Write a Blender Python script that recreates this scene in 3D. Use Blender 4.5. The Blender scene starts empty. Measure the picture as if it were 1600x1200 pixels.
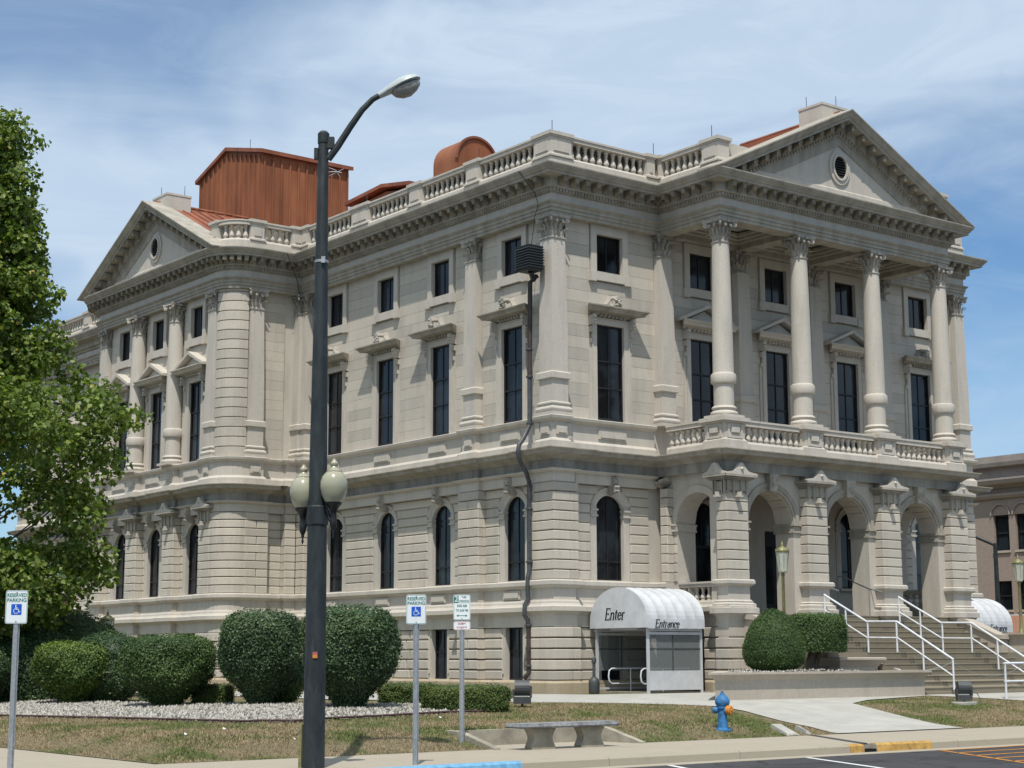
import bpy, bmesh, math, random
import numpy as np
from mathutils import Vector, Matrix

random.seed(7)
rng = np.random.default_rng(11)
D2R = math.radians
scene = bpy.context.scene
COL = scene.collection

# ------------------------------------------------------------------ camera
CAM = (-31.61, -38.74, 1.75)
PITCH, YAW, ROLL = 0.16178703, 0.66011648, -0.00265472
cam_d = bpy.data.cameras.new('camera')
cam = bpy.data.objects.new('camera', cam_d)
COL.objects.link(cam)
cam_d.sensor_width = 36.0
cam_d.lens = 2618.755 / 1600 * 36.0
cam_d.clip_end = 4000
cam.matrix_world = (Matrix.Translation(CAM) @ Matrix.Rotation(-YAW, 4, 'Z') @
                    Matrix.Rotation(math.pi / 2 + PITCH, 4, 'X') @ Matrix.Rotation(ROLL, 4, 'Z'))
scene.camera = cam

# ------------------------------------------------------------------ world, sun, exposure
SUN = Vector((0.335, 0.38, -1.0)).normalized()          # direction the light travels
world = bpy.data.worlds.new('World')
scene.world = world
world.use_nodes = True
wn, wl = world.node_tree.nodes, world.node_tree.links
wn.clear()
w_out = wn.new('ShaderNodeOutputWorld')
w_bg = wn.new('ShaderNodeBackground')
w_bg.inputs['Strength'].default_value = 0.10
sky = wn.new('ShaderNodeTexSky')
sky.sky_type = 'NISHITA'
sky.sun_disc = False
sky.sun_elevation = math.asin(-SUN.z)
sky.sun_rotation = math.atan2(-SUN.x, -SUN.y)
sky.air_density = 1.0
sky.dust_density = 0.2
sky.ozone_density = 3.0
tc = wn.new('ShaderNodeTexCoord')
def wmap(scale, rot=(0, 0, 0), loc=(0, 0, 0)):
    m = wn.new('ShaderNodeMapping')
    m.inputs['Scale'].default_value = scale
    m.inputs['Rotation'].default_value = rot
    m.inputs['Location'].default_value = loc
    wl.new(tc.outputs['Generated'], m.inputs['Vector'])
    return m
def wnoise(m, s, det, rough, dist=0.0):
    n = wn.new('ShaderNodeTexNoise')
    n.inputs['Scale'].default_value = s
    n.inputs['Detail'].default_value = det
    n.inputs['Roughness'].default_value = rough
    n.inputs['Distortion'].default_value = dist
    wl.new(m.outputs[0], n.inputs['Vector'])
    return n
def wramp(src, a, b, ca=0.0, cb=1.0):
    r = wn.new('ShaderNodeMapRange')
    r.inputs['From Min'].default_value = a
    r.inputs['From Max'].default_value = b
    r.inputs['To Min'].default_value = ca
    r.inputs['To Max'].default_value = cb
    r.interpolation_type = 'SMOOTHSTEP'
    wl.new(src, r.inputs['Value'])
    return r
def wmath(op, a, b):
    m = wn.new('ShaderNodeMath')
    m.operation = op
    m.use_clamp = True
    for i, v in ((0, a), (1, b)):
        if isinstance(v, (int, float)):
            m.inputs[i].default_value = v
        else:
            wl.new(v, m.inputs[i])
    return m
m1 = wmap((1.0, 1.0, 2.2), (0.35, 0.25, 0.5), (0.3, 1.7, 0.2))
big = wnoise(m1, 2.6, 4, 0.55, 0.8)
m2 = wmap((1.2, 3.0, 6.5), (0.5, 0.2, -0.45), (2.3, 0.4, 1.0))
wisp = wramp(wnoise(m2, 4.2, 9, 0.66, 1.3).outputs['Fac'], 0.36, 0.72)
vd = wn.new('ShaderNodeVectorMath')
vd.operation = 'DOT_PRODUCT'
wl.new(tc.outputs['Generated'], vd.inputs[0])
vd.inputs[1].default_value = (-0.3505, -0.1144, 0.9296)
def wadd(a, b, op='ADD'):
    m = wn.new('ShaderNodeMath')
    m.operation = op
    for i, v in ((0, a), (1, b)):
        if isinstance(v, (int, float)):
            m.inputs[i].default_value = v
        else:
            wl.new(v, m.inputs[i])
    return m.outputs[0]
dd = wadd(vd.outputs['Value'], wadd(wadd(big.outputs['Fac'], -0.5), 0.30, 'MULTIPLY'))
cr = wn.new('ShaderNodeValToRGB')
for p, v in ((0.30, 0.36), (0.40, 0.06), (0.445, 0.40), (0.475, 0.82), (0.53, 0.86), (0.56, 0.56), (0.60, 0.28), (0.68, 0.22), (0.82, 0.30)):
    e = cr.color_ramp.elements.new(p)
    e.color = (v, v, v, 1)
cr.color_ramp.elements.remove(cr.color_ramp.elements[0])
wl.new(wadd(dd, 0.5), cr.inputs['Fac'])
both = wmath('ADD', cr.outputs['Color'], wmath('MULTIPLY', wisp.outputs[0], 0.15).outputs[0])
mixc = wn.new('ShaderNodeMix')
mixc.data_type = 'RGBA'
wl.new(both.outputs[0], mixc.inputs['Factor'])
tint = wn.new('ShaderNodeMix')
tint.data_type = 'RGBA'
tint.blend_type = 'MULTIPLY'
tint.inputs['Factor'].default_value = 1.0
wl.new(sky.outputs['Color'], tint.inputs[6])
tint.inputs[7].default_value = (0.66, 0.95, 1.14, 1)
wl.new(tint.outputs[2], mixc.inputs[6])
mixc.inputs[7].default_value = (6.0, 7.3, 8.8, 1)
wl.new(mixc.outputs[2], w_bg.inputs['Color'])
wl.new(w_bg.outputs[0], w_out.inputs['Surface'])

sun_d = bpy.data.lights.new('sun', 'SUN')
sun_d.energy = 4.6
sun_d.angle = D2R(0.5)
sun_d.color = (1.0, 0.955, 0.88)
sun = bpy.data.objects.new('sun', sun_d)
COL.objects.link(sun)
sun.location = (-20, -25, 60)
sun.rotation_euler = SUN.to_track_quat('-Z', 'Y').to_euler()
scene.view_settings.view_transform = 'Standard'
scene.view_settings.look = 'None'
scene.view_settings.exposure = 0.0
scene.view_settings.gamma = 1.0
scene.view_settings.use_curve_mapping = False

# ------------------------------------------------------------------ materials
def ramp_set(r, stops):
    el = r.color_ramp.elements
    while len(el) > 1:
        el.remove(el[-1])
    el[0].position = stops[0][0]
    el[0].color = (*stops[0][1], 1)
    for p, c in stops[1:]:
        e = el.new(p)
        e.color = (*c, 1)

class M:
    """small helper around a node material"""
    def __init__(s, name, rough=0.8, spec=0.3, metal=0.0):
        s.m = bpy.data.materials.new(name)
        s.m.use_nodes = True
        s.n, s.l = s.m.node_tree.nodes, s.m.node_tree.links
        s.b = s.n['Principled BSDF']
        s.b.inputs['Roughness'].default_value = rough
        s.b.inputs['Specular IOR Level'].default_value = spec
        s.b.inputs['Metallic'].default_value = metal
        s.geo = s.n.new('ShaderNodeNewGeometry')
        s.tc = s.n.new('ShaderNodeTexCoord')
    def noise(s, scale, detail=4, rough=0.55, stretch=(1, 1, 1), local=False, dist=0.0):
        mp = s.n.new('ShaderNodeMapping')
        mp.inputs['Scale'].default_value = stretch
        s.l.new(s.tc.outputs['Object'] if local else s.geo.outputs['Position'], mp.inputs['Vector'])
        t = s.n.new('ShaderNodeTexNoise')
        t.inputs['Scale'].default_value = scale
        t.inputs['Detail'].default_value = detail
        t.inputs['Roughness'].default_value = rough
        t.inputs['Distortion'].default_value = dist
        s.l.new(mp.outputs[0], t.inputs['Vector'])
        return t.outputs['Fac']
    def ramp(s, src, stops):
        r = s.n.new('ShaderNodeValToRGB')
        ramp_set(r, stops)
        s.l.new(src, r.inputs['Fac'])
        return r.outputs['Color']
    def rng(s, src, a, b, c, d):
        r = s.n.new('ShaderNodeMapRange')
        for k, v in zip(('From Min', 'From Max', 'To Min', 'To Max'), (a, b, c, d)):
            r.inputs[k].default_value = v
        s.l.new(src, r.inputs['Value'])
        return r.outputs[0]
    def mix(s, a, b, fac, mode='MIX'):
        x = s.n.new('ShaderNodeMix')
        x.data_type = 'RGBA'
        x.blend_type = mode
        for i, v in ((0, fac), (6, a), (7, b)):
            if isinstance(v, (int, float)):
                x.inputs[i].default_value = v
            elif isinstance(v, tuple):
                x.inputs[i].default_value = (*v, 1)
            else:
                s.l.new(v, x.inputs[i])
        return x.outputs[2]
    def color(s, src):
        if isinstance(src, tuple):
            s.b.inputs['Base Color'].default_value = (*src, 1)
        else:
            s.l.new(src, s.b.inputs['Base Color'])
    def bump(s, src, strength=0.3, dist=0.02):
        bp = s.n.new('ShaderNodeBump')
        bp.inputs['Strength'].default_value = strength
        bp.inputs['Distance'].default_value = dist
        s.l.new(src, bp.inputs['Height'])
        s.l.new(bp.outputs[0], s.b.inputs['Normal'])
    def objrand(s):
        o = s.n.new('ShaderNodeObjectInfo')
        return o.outputs['Random']
    def attr(s, name):
        a = s.n.new('ShaderNodeAttribute')
        a.attribute_name = name
        return a.outputs['Fac']

def limestone(name, c1, c2, stain=(0.2, 0.19, 0.17), samt=0.35, blocks=0.0, smin=0.5):
    m = M(name, 0.82, 0.25)
    base = m.mix(c1, c2, m.noise(0.9, 5, 0.6))
    base = m.mix(base, m.ramp(m.noise(26, 4, 0.7), [(0.3, (0.86, 0.85, 0.83)), (0.7, (1.08, 1.07, 1.05))]), 1.0, 'MULTIPLY')
    st = m.rng(m.noise(1.0, 6, 0.62, (2.6, 2.6, 0.45)), smin, 0.78, 0, samt)
    base = m.mix(base, stain, st)
    base = m.mix(base, stain, m.rng(m.noise(1.0, 5, 0.7, (9, 9, 0.55)), .60, .80, 0, samt * .9))
    if blocks:
        base = m.mix(base, m.ramp(m.objrand(), [(0, (1 - blocks,) * 3), (1, (1 + blocks * .5, 1 + blocks * .45, 1 + blocks * .3))]), 1.0, 'MULTIPLY')
    m.color(base)
    m.bump(m.noise(38, 5, 0.7), 0.35, 0.012)
    return m.m

MT = {}
MT['stone'] = limestone('limestone', (0.55, 0.507, 0.45), (0.475, 0.447, 0.40), samt=0.34, smin=.47)
MT['block'] = limestone('limestone_blocks', (0.555, 0.507, 0.445), (0.475, 0.447, 0.395), samt=0.30, blocks=0.15, smin=.47)
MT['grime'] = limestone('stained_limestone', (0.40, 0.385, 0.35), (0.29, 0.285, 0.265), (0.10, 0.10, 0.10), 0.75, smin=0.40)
MT['dirty_shaded'] = limestone('weathered_shaded_limestone', (0.43, 0.40, 0.35), (0.33, 0.31, 0.265), (0.15, 0.13, 0.095), 0.7, smin=0.38)  # weathered tone, coloured darker still to deepen the shade under the cornices
MT['back'] = limestone('joint_mortar', (0.30, 0.265, 0.215), (0.26, 0.235, 0.195), samt=0.2)
MT['base'] = limestone('plinth_stone', (0.47, 0.42, 0.33), (0.36, 0.29, 0.19), (0.24, 0.17, 0.09), 0.4, smin=0.45)
MT['carve'] = limestone('carved_stone', (0.54, 0.50, 0.44), (0.30, 0.285, 0.255), (0.07, 0.07, 0.07), 0.8, smin=0.44)  # dark blotches in the colour add to the carving's light and shade
MT['scroll'] = limestone('grimy_shaded_modillions', (0.30, 0.265, 0.20), (0.22, 0.20, 0.16), (0.08, 0.075, 0.065), 0.7, smin=0.38)  # grime, plus darkening in the colour for deep shade in the modillion band

def simple(name, col, rough=0.6, spec=0.4, metal=0.0, var=0.15, sc=6.0, bump=0.0, stretch=(1, 1, 1), local=False):
    m = M(name, rough, spec, metal)
    lo = tuple(c * (1 - var) for c in col)
    hi = tuple(min(1, c * (1 + var)) for c in col)
    m.color(m.ramp(m.noise(sc, 5, 0.62, stretch, local), [(0.3, lo), (0.7, hi)]))
    if bump:
        m.bump(m.noise(sc * 6, 4, 0.6, local=local), bump, 0.01)
    return m.m
MT['concrete'] = simple('pale_concrete', (0.365, 0.355, 0.32), 0.9, 0.2, var=0.14, sc=1.6, bump=0.2)
MT['cast'] = simple('weathered_concrete', (0.29, 0.265, 0.21), 0.9, 0.2, var=0.3, sc=3, bump=0.3)
MT['planterstone'] = limestone('planter_concrete', (0.46, 0.41, 0.345), (0.40, 0.36, 0.31), (0.22, 0.18, 0.13), 0.3)
MT['step'] = limestone('step_stone', (0.235, 0.205, 0.15), (0.185, 0.163, 0.122), (0.12, 0.11, 0.1), 0.5)
MT['benchtop'] = simple('lichen_bench_stone', (0.20, 0.205, 0.21), 0.9, 0.2, var=0.45, sc=9, bump=0.4)
MT['bronze'] = simple('dark_bronze_frame', (0.022, 0.022, 0.026), 0.45, 0.4, 0.3, var=0.2)
g = M('dark_pole_paint', 0.55, 0.35)
g.color(g.mix(g.mix((0.013, 0.018, 0.020), (0.027, 0.034, 0.037), g.rng(g.noise(2.2, 5, 0.7, (2.5, 2.5, 0.8)), .4, .6, 0, 1)), (0.10, 0.112, 0.12), g.rng(g.noise(4.5, 6, 0.75, (2.5, 2.5, 0.6)), .57, .80, 0, .65)))
MT['pole'] = g.m
MT['blackiron'] = simple('black_cast_iron', (0.012, 0.013, 0.015), 0.45, 0.4)
MT['galv'] = simple('galvanised_steel', (0.36, 0.38, 0.40), 0.45, 0.5, 0.65, var=0.2, sc=20)
MT['lumhead'] = simple('pale_luminaire_paint', (0.40, 0.44, 0.43), 0.45, 0.5, var=0.05)
MT['lens'] = simple('dusty_lamp_lens', (0.30, 0.285, 0.26), 0.3, 0.5, var=0.15, sc=3)
MT['railwhite'] = simple('white_rail_paint', (0.64, 0.66, 0.69), 0.45, 0.45, var=0.14, sc=5)
MT['white'] = simple('white_painted_metal', (0.47, 0.48, 0.495), 0.55, 0.35, var=0.12, sc=3)
MT['fabric'] = simple('white_awning_fabric', (0.50, 0.51, 0.525), 0.75, 0.25, var=0.12, sc=2.6)
MT['black'] = simple('black_print', (0.012, 0.012, 0.014), 0.6, 0.3)
MT['signwhite'] = simple('sign_white', (0.70, 0.74, 0.76), 0.5, 0.4, var=0.04)
MT['signgreen'] = simple('sign_green', (0.01, 0.16, 0.12), 0.5, 0.4)
MT['signred'] = simple('sign_red', (0.42, 0.10, 0.12), 0.5, 0.4)
MT['signblue'] = simple('sign_blue', (0.01, 0.09, 0.50), 0.5, 0.4)
MT['hydblue'] = simple('hydrant_blue_paint', (0.035, 0.15, 0.33), 0.6, 0.35, var=0.45, sc=9)
MT['orange'] = simple('orange_paint', (0.52, 0.20, 0.03), 0.5, 0.4, var=0.15, sc=10)
MT['yellowpaint'] = simple('worn_yellow_paint', (0.40, 0.245, 0.075), 0.85, 0.2, var=0.4, sc=7)
MT['bluepaint'] = simple('worn_blue_paint', (0.15, 0.33, 0.50), 0.8, 0.2, var=0.25, sc=9)
MT['whitepaint'] = simple('road_white_paint', (0.6, 0.6, 0.58), 0.8, 0.2, var=0.2, sc=9)
MT['orangeline'] = simple('road_orange_paint', (0.42, 0.19, 0.05), 0.8, 0.2, var=0.3, sc=9)
MT['red'] = simple('rust_red_roof_metal', (0.235, 0.085, 0.048), 0.6, 0.25, 0.0, var=0.35, sc=1.2, stretch=(1, 1, 0.3))
MT['redside'] = simple('russet_wall_cladding', (0.250, 0.097, 0.048), 0.65, 0.2, 0.0, var=0.3, sc=1.6, stretch=(1, 1, 0.2))
MT['dark'] = simple('dark_void', (0.012, 0.012, 0.013), 0.9, 0.1)
MT['interior'] = simple('shaded_plaster', (0.16, 0.15, 0.13), 0.9, 0.2)
MT['louver'] = simple('dark_louvre_metal', (0.018, 0.022, 0.024), 0.5, 0.4)
MT['pipebrown'] = simple('brown_downpipe', (0.05, 0.038, 0.033), 0.5, 0.4, var=0.4, sc=4)
MT['pipegrey'] = simple('lead_grey_pipe', (0.075, 0.08, 0.085), 0.5, 0.4, 0.4, var=0.3, sc=7)
MT['lampgrey'] = simple('floodlight_grey', (0.055, 0.058, 0.062), 0.5, 0.4, var=0.2)
MT['verdigris'] = simple('aged_brass_green', (0.22, 0.21, 0.10), 0.5, 0.4, 0.3, var=0.35, sc=14)
MT['frost'] = simple('frosted_lantern_glass', (0.42, 0.43, 0.37), 0.35, 0.5, var=0.12, sc=6)
MT['bark'] = simple('grey_brown_bark', (0.10, 0.085, 0.065), 0.9, 0.2, var=0.4, sc=9, bump=0.6, stretch=(1, 1, 0.3))
MT['edging'] = simple('rusty_bed_edging', (0.07, 0.04, 0.04), 0.8, 0.2)
MT['awnterra'] = simple('terracotta_awning', (0.24, 0.125, 0.08), 0.85, 0.2)

g = M('window_glass', 0.09, 0.38)
gl_ = g.mix((0.003, 0.004, 0.006), (0.020, 0.027, 0.034), g.rng(g.noise(0.8, 4, 0.6, (1, 1, .55)), 0.44, 0.60, 0, 1))
g.color(g.mix(gl_, (0.035, 0.042, 0.048), g.rng(g.objrand(), .45, 1.0, 0, .5)))  # lighter patches and random pane tones painted in for varied reflections
g.bump(g.noise(1.7, 2, 0.5), 0.05, 0.05)
MT['glass'] = g.m
g = M('globe_glass', 0.18, 0.6)
g.color(g.mix((0.29, 0.285, 0.20), (0.38, 0.37, 0.27), g.noise(2.5, 2)))
g.b.inputs['Transmission Weight'].default_value = 0.0
g.b.inputs['Subsurface Weight'].default_value = 0.25
g.b.inputs['Coat Weight'].default_value = 0.22
g.b.inputs['Coat Roughness'].default_value = 0.06
MT['globe'] = g.m
g = M('shelter_plexiglass', 0.05, 0.5)
g.color((0.25, 0.27, 0.27))
g.b.inputs['Alpha'].default_value = 0.36
MT['plexi'] = g.m

g = M('asphalt', 0.92, 0.25)
def cracks(g, scale, width, sy=1.0):
    v = g.n.new('ShaderNodeTexVoronoi')
    v.feature = 'DISTANCE_TO_EDGE'
    v.inputs['Scale'].default_value = scale
    mp = g.n.new('ShaderNodeMapping')
    mp.inputs['Scale'].default_value = (1, sy, 1)
    wv = g.n.new('ShaderNodeVectorMath')
    wv.operation = 'ADD'
    nz = g.n.new('ShaderNodeTexNoise')
    nz.inputs['Scale'].default_value = 2.0
    nz.inputs['Detail'].default_value = 6
    g.l.new(g.geo.outputs['Position'], nz.inputs['Vector'])
    sc_ = g.n.new('ShaderNodeVectorMath')
    sc_.operation = 'SCALE'
    sc_.inputs['Scale'].default_value = 0.8
    g.l.new(nz.outputs['Color'], sc_.inputs[0])
    g.l.new(g.geo.outputs['Position'], wv.inputs[0])
    g.l.new(sc_.outputs[0], wv.inputs[1])
    g.l.new(wv.outputs[0], mp.inputs['Vector'])
    g.l.new(mp.outputs[0], v.inputs['Vector'])
    return g.rng(v.outputs['Distance'], 0, width, 1, 0)
asp = g.mix(g.ramp(g.noise(60, 4, 0.8), [(0.35, (0.035, 0.035, 0.039)), (0.7, (0.085, 0.083, 0.085))]), (0.05, 0.048, 0.05), g.noise(0.5, 3))
asp = g.mix(asp, (0.022, 0.021, 0.022), g.rng(g.noise(0.35, 5, 0.7, (1, 2.4, 1)), 0.52, 0.62, 0, 0.5))
g.color(g.mix(asp, (0.012, 0.012, 0.012), cracks(g, 0.35, 0.012, 1.6)))
g.bump(g.noise(120, 3, 0.7), 0.5, 0.01)
MT['asphalt'] = g.m
g = M('sidewalk_concrete', 0.92, 0.2)
base = g.mix((0.37, 0.325, 0.255), (0.32, 0.285, 0.225), g.noise(0.7, 5, 0.6))
base = g.mix(base, g.ramp(g.noise(45, 4, 0.8), [(0.3, (0.88, 0.88, 0.88)), (0.7, (1.05, 1.05, 1.05))]), 1.0, 'MULTIPLY')
base = g.mix(base, (0.16, 0.135, 0.10), g.rng(g.noise(2.2, 6, 0.75), 0.56, 0.80, 0, 0.5))
g.color(g.mix(base, (0.10, 0.085, 0.065), g.rng(g.noise(0.6, 7, 0.8, (1, 3, 1)), 0.60, 0.72, 0, 0.45)))
g.bump(g.noise(60, 4, 0.7), 0.3, 0.01)
MT['sidewalk'] = g.m

def grasscol(g):
    tan = g.mix((0.30, 0.245, 0.155), (0.185, 0.15, 0.095), g.noise(5, 4, 0.7))
    grn = g.mix((0.085, 0.115, 0.04), (0.15, 0.165, 0.065), g.noise(7, 4, 0.7))
    return g.mix(tan, grn, g.rng(g.noise(0.6, 7, 0.72, (1.0, 1.0, 1.0)), 0.47, 0.58, 0, 1))
g = M('dry_lawn', 0.95, 0.1)
g.color(grasscol(g))
g.bump(g.noise(22, 6, 0.8), 1.0, 0.06)
MT['lawn'] = g.m
g = M('dry_grass_blades', 0.85, 0.15)
g.color(g.mix(grasscol(g), g.ramp(g.attr('tint'), [(0, (0.85, 0.85, 0.8)), (1, (1.6, 1.55, 1.45))]), 1.0, 'MULTIPLY'))
MT['blades'] = g.m
g = M('river_gravel', 0.85, 0.2)
g.color(g.ramp(g.attr('tint'), [(0, (0.13, 0.12, 0.10)), (0.45, (0.27, 0.255, 0.22)), (1, (0.44, 0.42, 0.38))]))
MT['gravel'] = g.m
MT['bed'] = simple('gravel_bed_soil', (0.20, 0.185, 0.155), 0.95, 0.1, var=0.35, sc=24, bump=0.6)

def leafmat(name, a, b, c, trans=0.25, rough=0.5, odd=None):
    g = M(name, rough, 0.35)
    stops = [(0, a), (0.5, b), (0.93 if odd else 1.0, c)]
    if odd:
        stops.append((0.985, odd))
    col = g.ramp(g.attr('tint'), stops)
    g.color(col)
    tr = g.n.new('ShaderNodeBsdfTranslucent')
    g.l.new(g.mix(col, (1.0, 1.25, 0.45), 1.0, 'MULTIPLY'), tr.inputs['Color'])
    ms = g.n.new('ShaderNodeMixShader')
    ms.inputs[0].default_value = trans
    g.l.new(g.b.outputs[0], ms.inputs[1])
    g.l.new(tr.outputs[0], ms.inputs[2])
    out = g.n['Material Output']
    g.l.new(ms.outputs[0], out.inputs['Surface'])
    return g.m
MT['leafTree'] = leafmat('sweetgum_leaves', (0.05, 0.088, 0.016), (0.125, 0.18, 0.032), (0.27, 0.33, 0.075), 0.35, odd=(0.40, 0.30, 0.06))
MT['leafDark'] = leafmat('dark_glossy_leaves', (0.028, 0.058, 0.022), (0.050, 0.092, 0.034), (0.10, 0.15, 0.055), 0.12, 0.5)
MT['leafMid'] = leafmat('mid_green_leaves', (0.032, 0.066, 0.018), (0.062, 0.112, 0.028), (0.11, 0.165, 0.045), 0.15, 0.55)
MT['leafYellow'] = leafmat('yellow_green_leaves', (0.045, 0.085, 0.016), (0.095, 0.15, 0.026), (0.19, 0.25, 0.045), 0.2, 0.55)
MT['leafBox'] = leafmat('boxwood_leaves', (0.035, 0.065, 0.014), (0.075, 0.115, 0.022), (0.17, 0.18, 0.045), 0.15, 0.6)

# ------------------------------------------------------------------ mesh building
class Fr:
    """a facade frame: s along the wall, n outward, z up"""
    def __init__(s, o, u, v):
        s.o, s.u, s.v = o, u, v
    def p(s, a, n, z):
        return (s.o[0] + s.u[0] * a + s.v[0] * n, s.o[1] + s.u[1] * a + s.v[1] * n, z)
    def xy(s, a, n):
        return (s.o[0] + s.u[0] * a + s.v[0] * n, s.o[1] + s.u[1] * a + s.v[1] * n)
    def rot(s):
        return math.atan2(s.v[1], s.v[0]) + math.pi / 2          # angle that turns local -Y into the outward normal
FR = Fr((0, 0), (1, 0), (0, -1))          # right facade (faces -Y)
FL = Fr((0, 0), (0, 1), (-1, 0))          # left facade (faces -X)
FW = Fr((0, 0), (1, 0), (0, 1))           # plain world frame

class B:
    def __init__(s):
        s.v, s.f, s.sm = [], [], []
    def add(s, vs, fs, smooth=False):
        k = len(s.v)
        s.v += [tuple(x) for x in vs]
        s.f += [tuple(k + i for i in f) for f in fs]
        s.sm += [smooth] * len(fs)
        return s
    def box(s, fr, a0, a1, n0, n1, z0, z1):
        vs = [fr.p(a, n, z) for z in (z0, z1) for n in (n0, n1) for a in (a0, a1)]
        return s.add(vs, [(0, 1, 3, 2), (4, 6, 7, 5), (0, 4, 5, 1), (1, 5, 7, 3), (3, 7, 6, 2), (2, 6, 4, 0)])
    def block(s, fr, a0, a1, n0, n1, z0, z1, c=0.018):
        """a dressed stone: chamfered front, open back"""
        if a1 - a0 < 0.03 or z1 - z0 < 0.03:
            return s
        c = min(c, (a1 - a0) / 3, (z1 - z0) / 3)
        back = [(a0, n0, z0), (a1, n0, z0), (a1, n0, z1), (a0, n0, z1)]
        mid = [(a0, n1 - c, z0), (a1, n1 - c, z0), (a1, n1 - c, z1), (a0, n1 - c, z1)]
        fro = [(a0 + c, n1, z0 + c), (a1 - c, n1, z0 + c), (a1 - c, n1, z1 - c), (a0 + c, n1, z1 - c)]
        fs = [(8, 9, 10, 11)]
        for i in range(4):
            j = (i + 1) % 4
            fs += [(i, j, 4 + j, 4 + i), (4 + i, 4 + j, 8 + j, 8 + i)]
        fs.append((3, 2, 1, 0))
        return s.add([fr.p(*q) for q in back + mid + fro], fs)
    def prism(s, pts0, pts1):
        n = len(pts0)
        return s.add(list(pts0) + list(pts1), [tuple(range(n))[::-1], tuple(range(n, 2 * n))] + [(i, (i + 1) % n, n + (i + 1) % n, n + i) for i in range(n)])
    def poly(s, fr, pts, n0, n1):
        return s.prism([fr.p(a, n0, z) for a, z in pts], [fr.p(a, n1, z) for a, z in pts])
    def lathe(s, prof, c=(0, 0, 0), seg=16, axis='z', sx=1.0, sy=1.0, smooth=True, rot=0.0, caps=True):
        vs, fs = [], []
        for r, h in prof:
            for i in range(seg):
                a = 2 * math.pi * i / seg + rot
                x, y = r * math.cos(a) * sx, r * math.sin(a) * sy
                q = {'z': (x, y, h), 'x': (h, x, y), 'y': (x, h, y)}[axis]
                vs.append((c[0] + q[0], c[1] + q[1], c[2] + q[2]))
        for k in range(len(prof) - 1):
            for i in range(seg):
                j = (i + 1) % seg
                fs.append((k * seg + i, k * seg + j, (k + 1) * seg + j, (k + 1) * seg + i))
        if caps:
            fs.append(tuple(range(seg))[::-1])
            fs.append(tuple((len(prof) - 1) * seg + i for i in range(seg)))
        return s.add(vs, fs, smooth)
    def stack(s, c, prof):
        """square section: prof = (halfx, halfy, z)"""
        vs, fs = [], []
        for hx, hy, z in prof:
            vs += [(c[0] - hx, c[1] - hy, z), (c[0] + hx, c[1] - hy, z), (c[0] + hx, c[1] + hy, z), (c[0] - hx, c[1] + hy, z)]
        for k in range(len(prof) - 1):
            for i in range(4):
                j = (i + 1) % 4
                fs.append((4 * k + i, 4 * k + j, 4 * k + 4 + j, 4 * k + 4 + i))
        fs += [(3, 2, 1, 0), tuple(4 * (len(prof) - 1) + i for i in range(4))]
        return s.add(vs, fs)
    def tube(s, pts, r, seg=8, smooth=True):
        pts = [Vector(p) for p in pts]
        rs = r if isinstance(r, (list, tuple)) else [r] * len(pts)
        vs, fs, prev = [], [], None
        for k, p in enumerate(pts):
            t = (pts[min(k + 1, len(pts) - 1)] - pts[max(k - 1, 0)]).normalized()
            if prev is None:
                a = t.cross(Vector((0, 0, 1)) if abs(t.z) < 0.9 else Vector((1, 0, 0))).normalized()
            else:
                a = (prev - t * prev.dot(t)).normalized()
            prev = a
            b = t.cross(a)
            for i in range(seg):
                w = 2 * math.pi * i / seg
                vs.append(p + (a * math.cos(w) + b * math.sin(w)) * rs[k])
        for k in range(len(pts) - 1):
            for i in range(seg):
                j = (i + 1) % seg
                fs.append((k * seg + i, k * seg + j, (k + 1) * seg + j, (k + 1) * seg + i))
        fs += [tuple(range(seg))[::-1], tuple((len(pts) - 1) * seg + i for i in range(seg))]
        return s.add(vs, fs, smooth)
    def sweep(s, path, prof, cap=True):
        """profile (n,z) closed, swept along a plan polyline; outward is to the left of travel"""
        offs = miter(path)
        vs, fs, m = [], [], len(prof)
        for (x, y), (ox, oy) in zip(path, offs):
            vs += [(x + ox * n, y + oy * n, z) for n, z in prof]
        for k in range(len(path) - 1):
            for i in range(m):
                j = (i + 1) % m
                fs.append((k * m + i, k * m + j, (k + 1) * m + j, (k + 1) * m + i))
        if cap:
            fs += [tuple(range(m))[::-1], tuple((len(path) - 1) * m + i for i in range(m))]
        return s.add(vs, fs)
    def archband(s, fr, c, zc, r0, r1, n0, n1, a0=0.0, a1=math.pi, seg=18):
        p = [(c + r * math.cos(a0 + (a1 - a0) * i / seg), zc + r * math.sin(a0 + (a1 - a0) * i / seg)) for r in (r0, r1) for i in range(seg + 1)]
        vs = [fr.p(a, n, z) for n in (n0, n1) for a, z in p]
        q, K = seg + 1, 2 * (seg + 1)
        fs = []
        for i in range(seg):
            fs += [(i, i + 1, q + i + 1, q + i), (K + i, K + i + 1, K + q + i + 1, K + q + i), (i, i + 1, K + i + 1, K + i), (q + i, q + i + 1, K + q + i + 1, K + q + i)]
        fs += [(0, q, K + q, K), (seg, q + seg, K + q + seg, K + seg)]
        return s.add(vs, fs)
    def spandrel(s, fr, c, a, zs, h, zt, n0, n1, seg=16, w=None):
        """solid above an arch of half width a, springing zs, rise h, up to zt; w = half width of the solid"""
        R = (a * a + h * h) / (2 * h)
        zc = zs + h - R
        w = w or a
        pts = [(c - a + 2 * a * i / seg) for i in range(seg + 1)]
        arc = [(x, zc + math.sqrt(max(R * R - (x - c) ** 2, 0))) for x in pts]
        for i in range(seg):
            (x0, z0), (x1, z1) = arc[i], arc[i + 1]
            s.prism([fr.p(x0, n0, z0), fr.p(x1, n0, z1), fr.p(x1, n0, zt), fr.p(x0, n0, zt)],
                    [fr.p(x0, n1, z0), fr.p(x1, n1, z1), fr.p(x1, n1, zt), fr.p(x0, n1, zt)])
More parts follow.
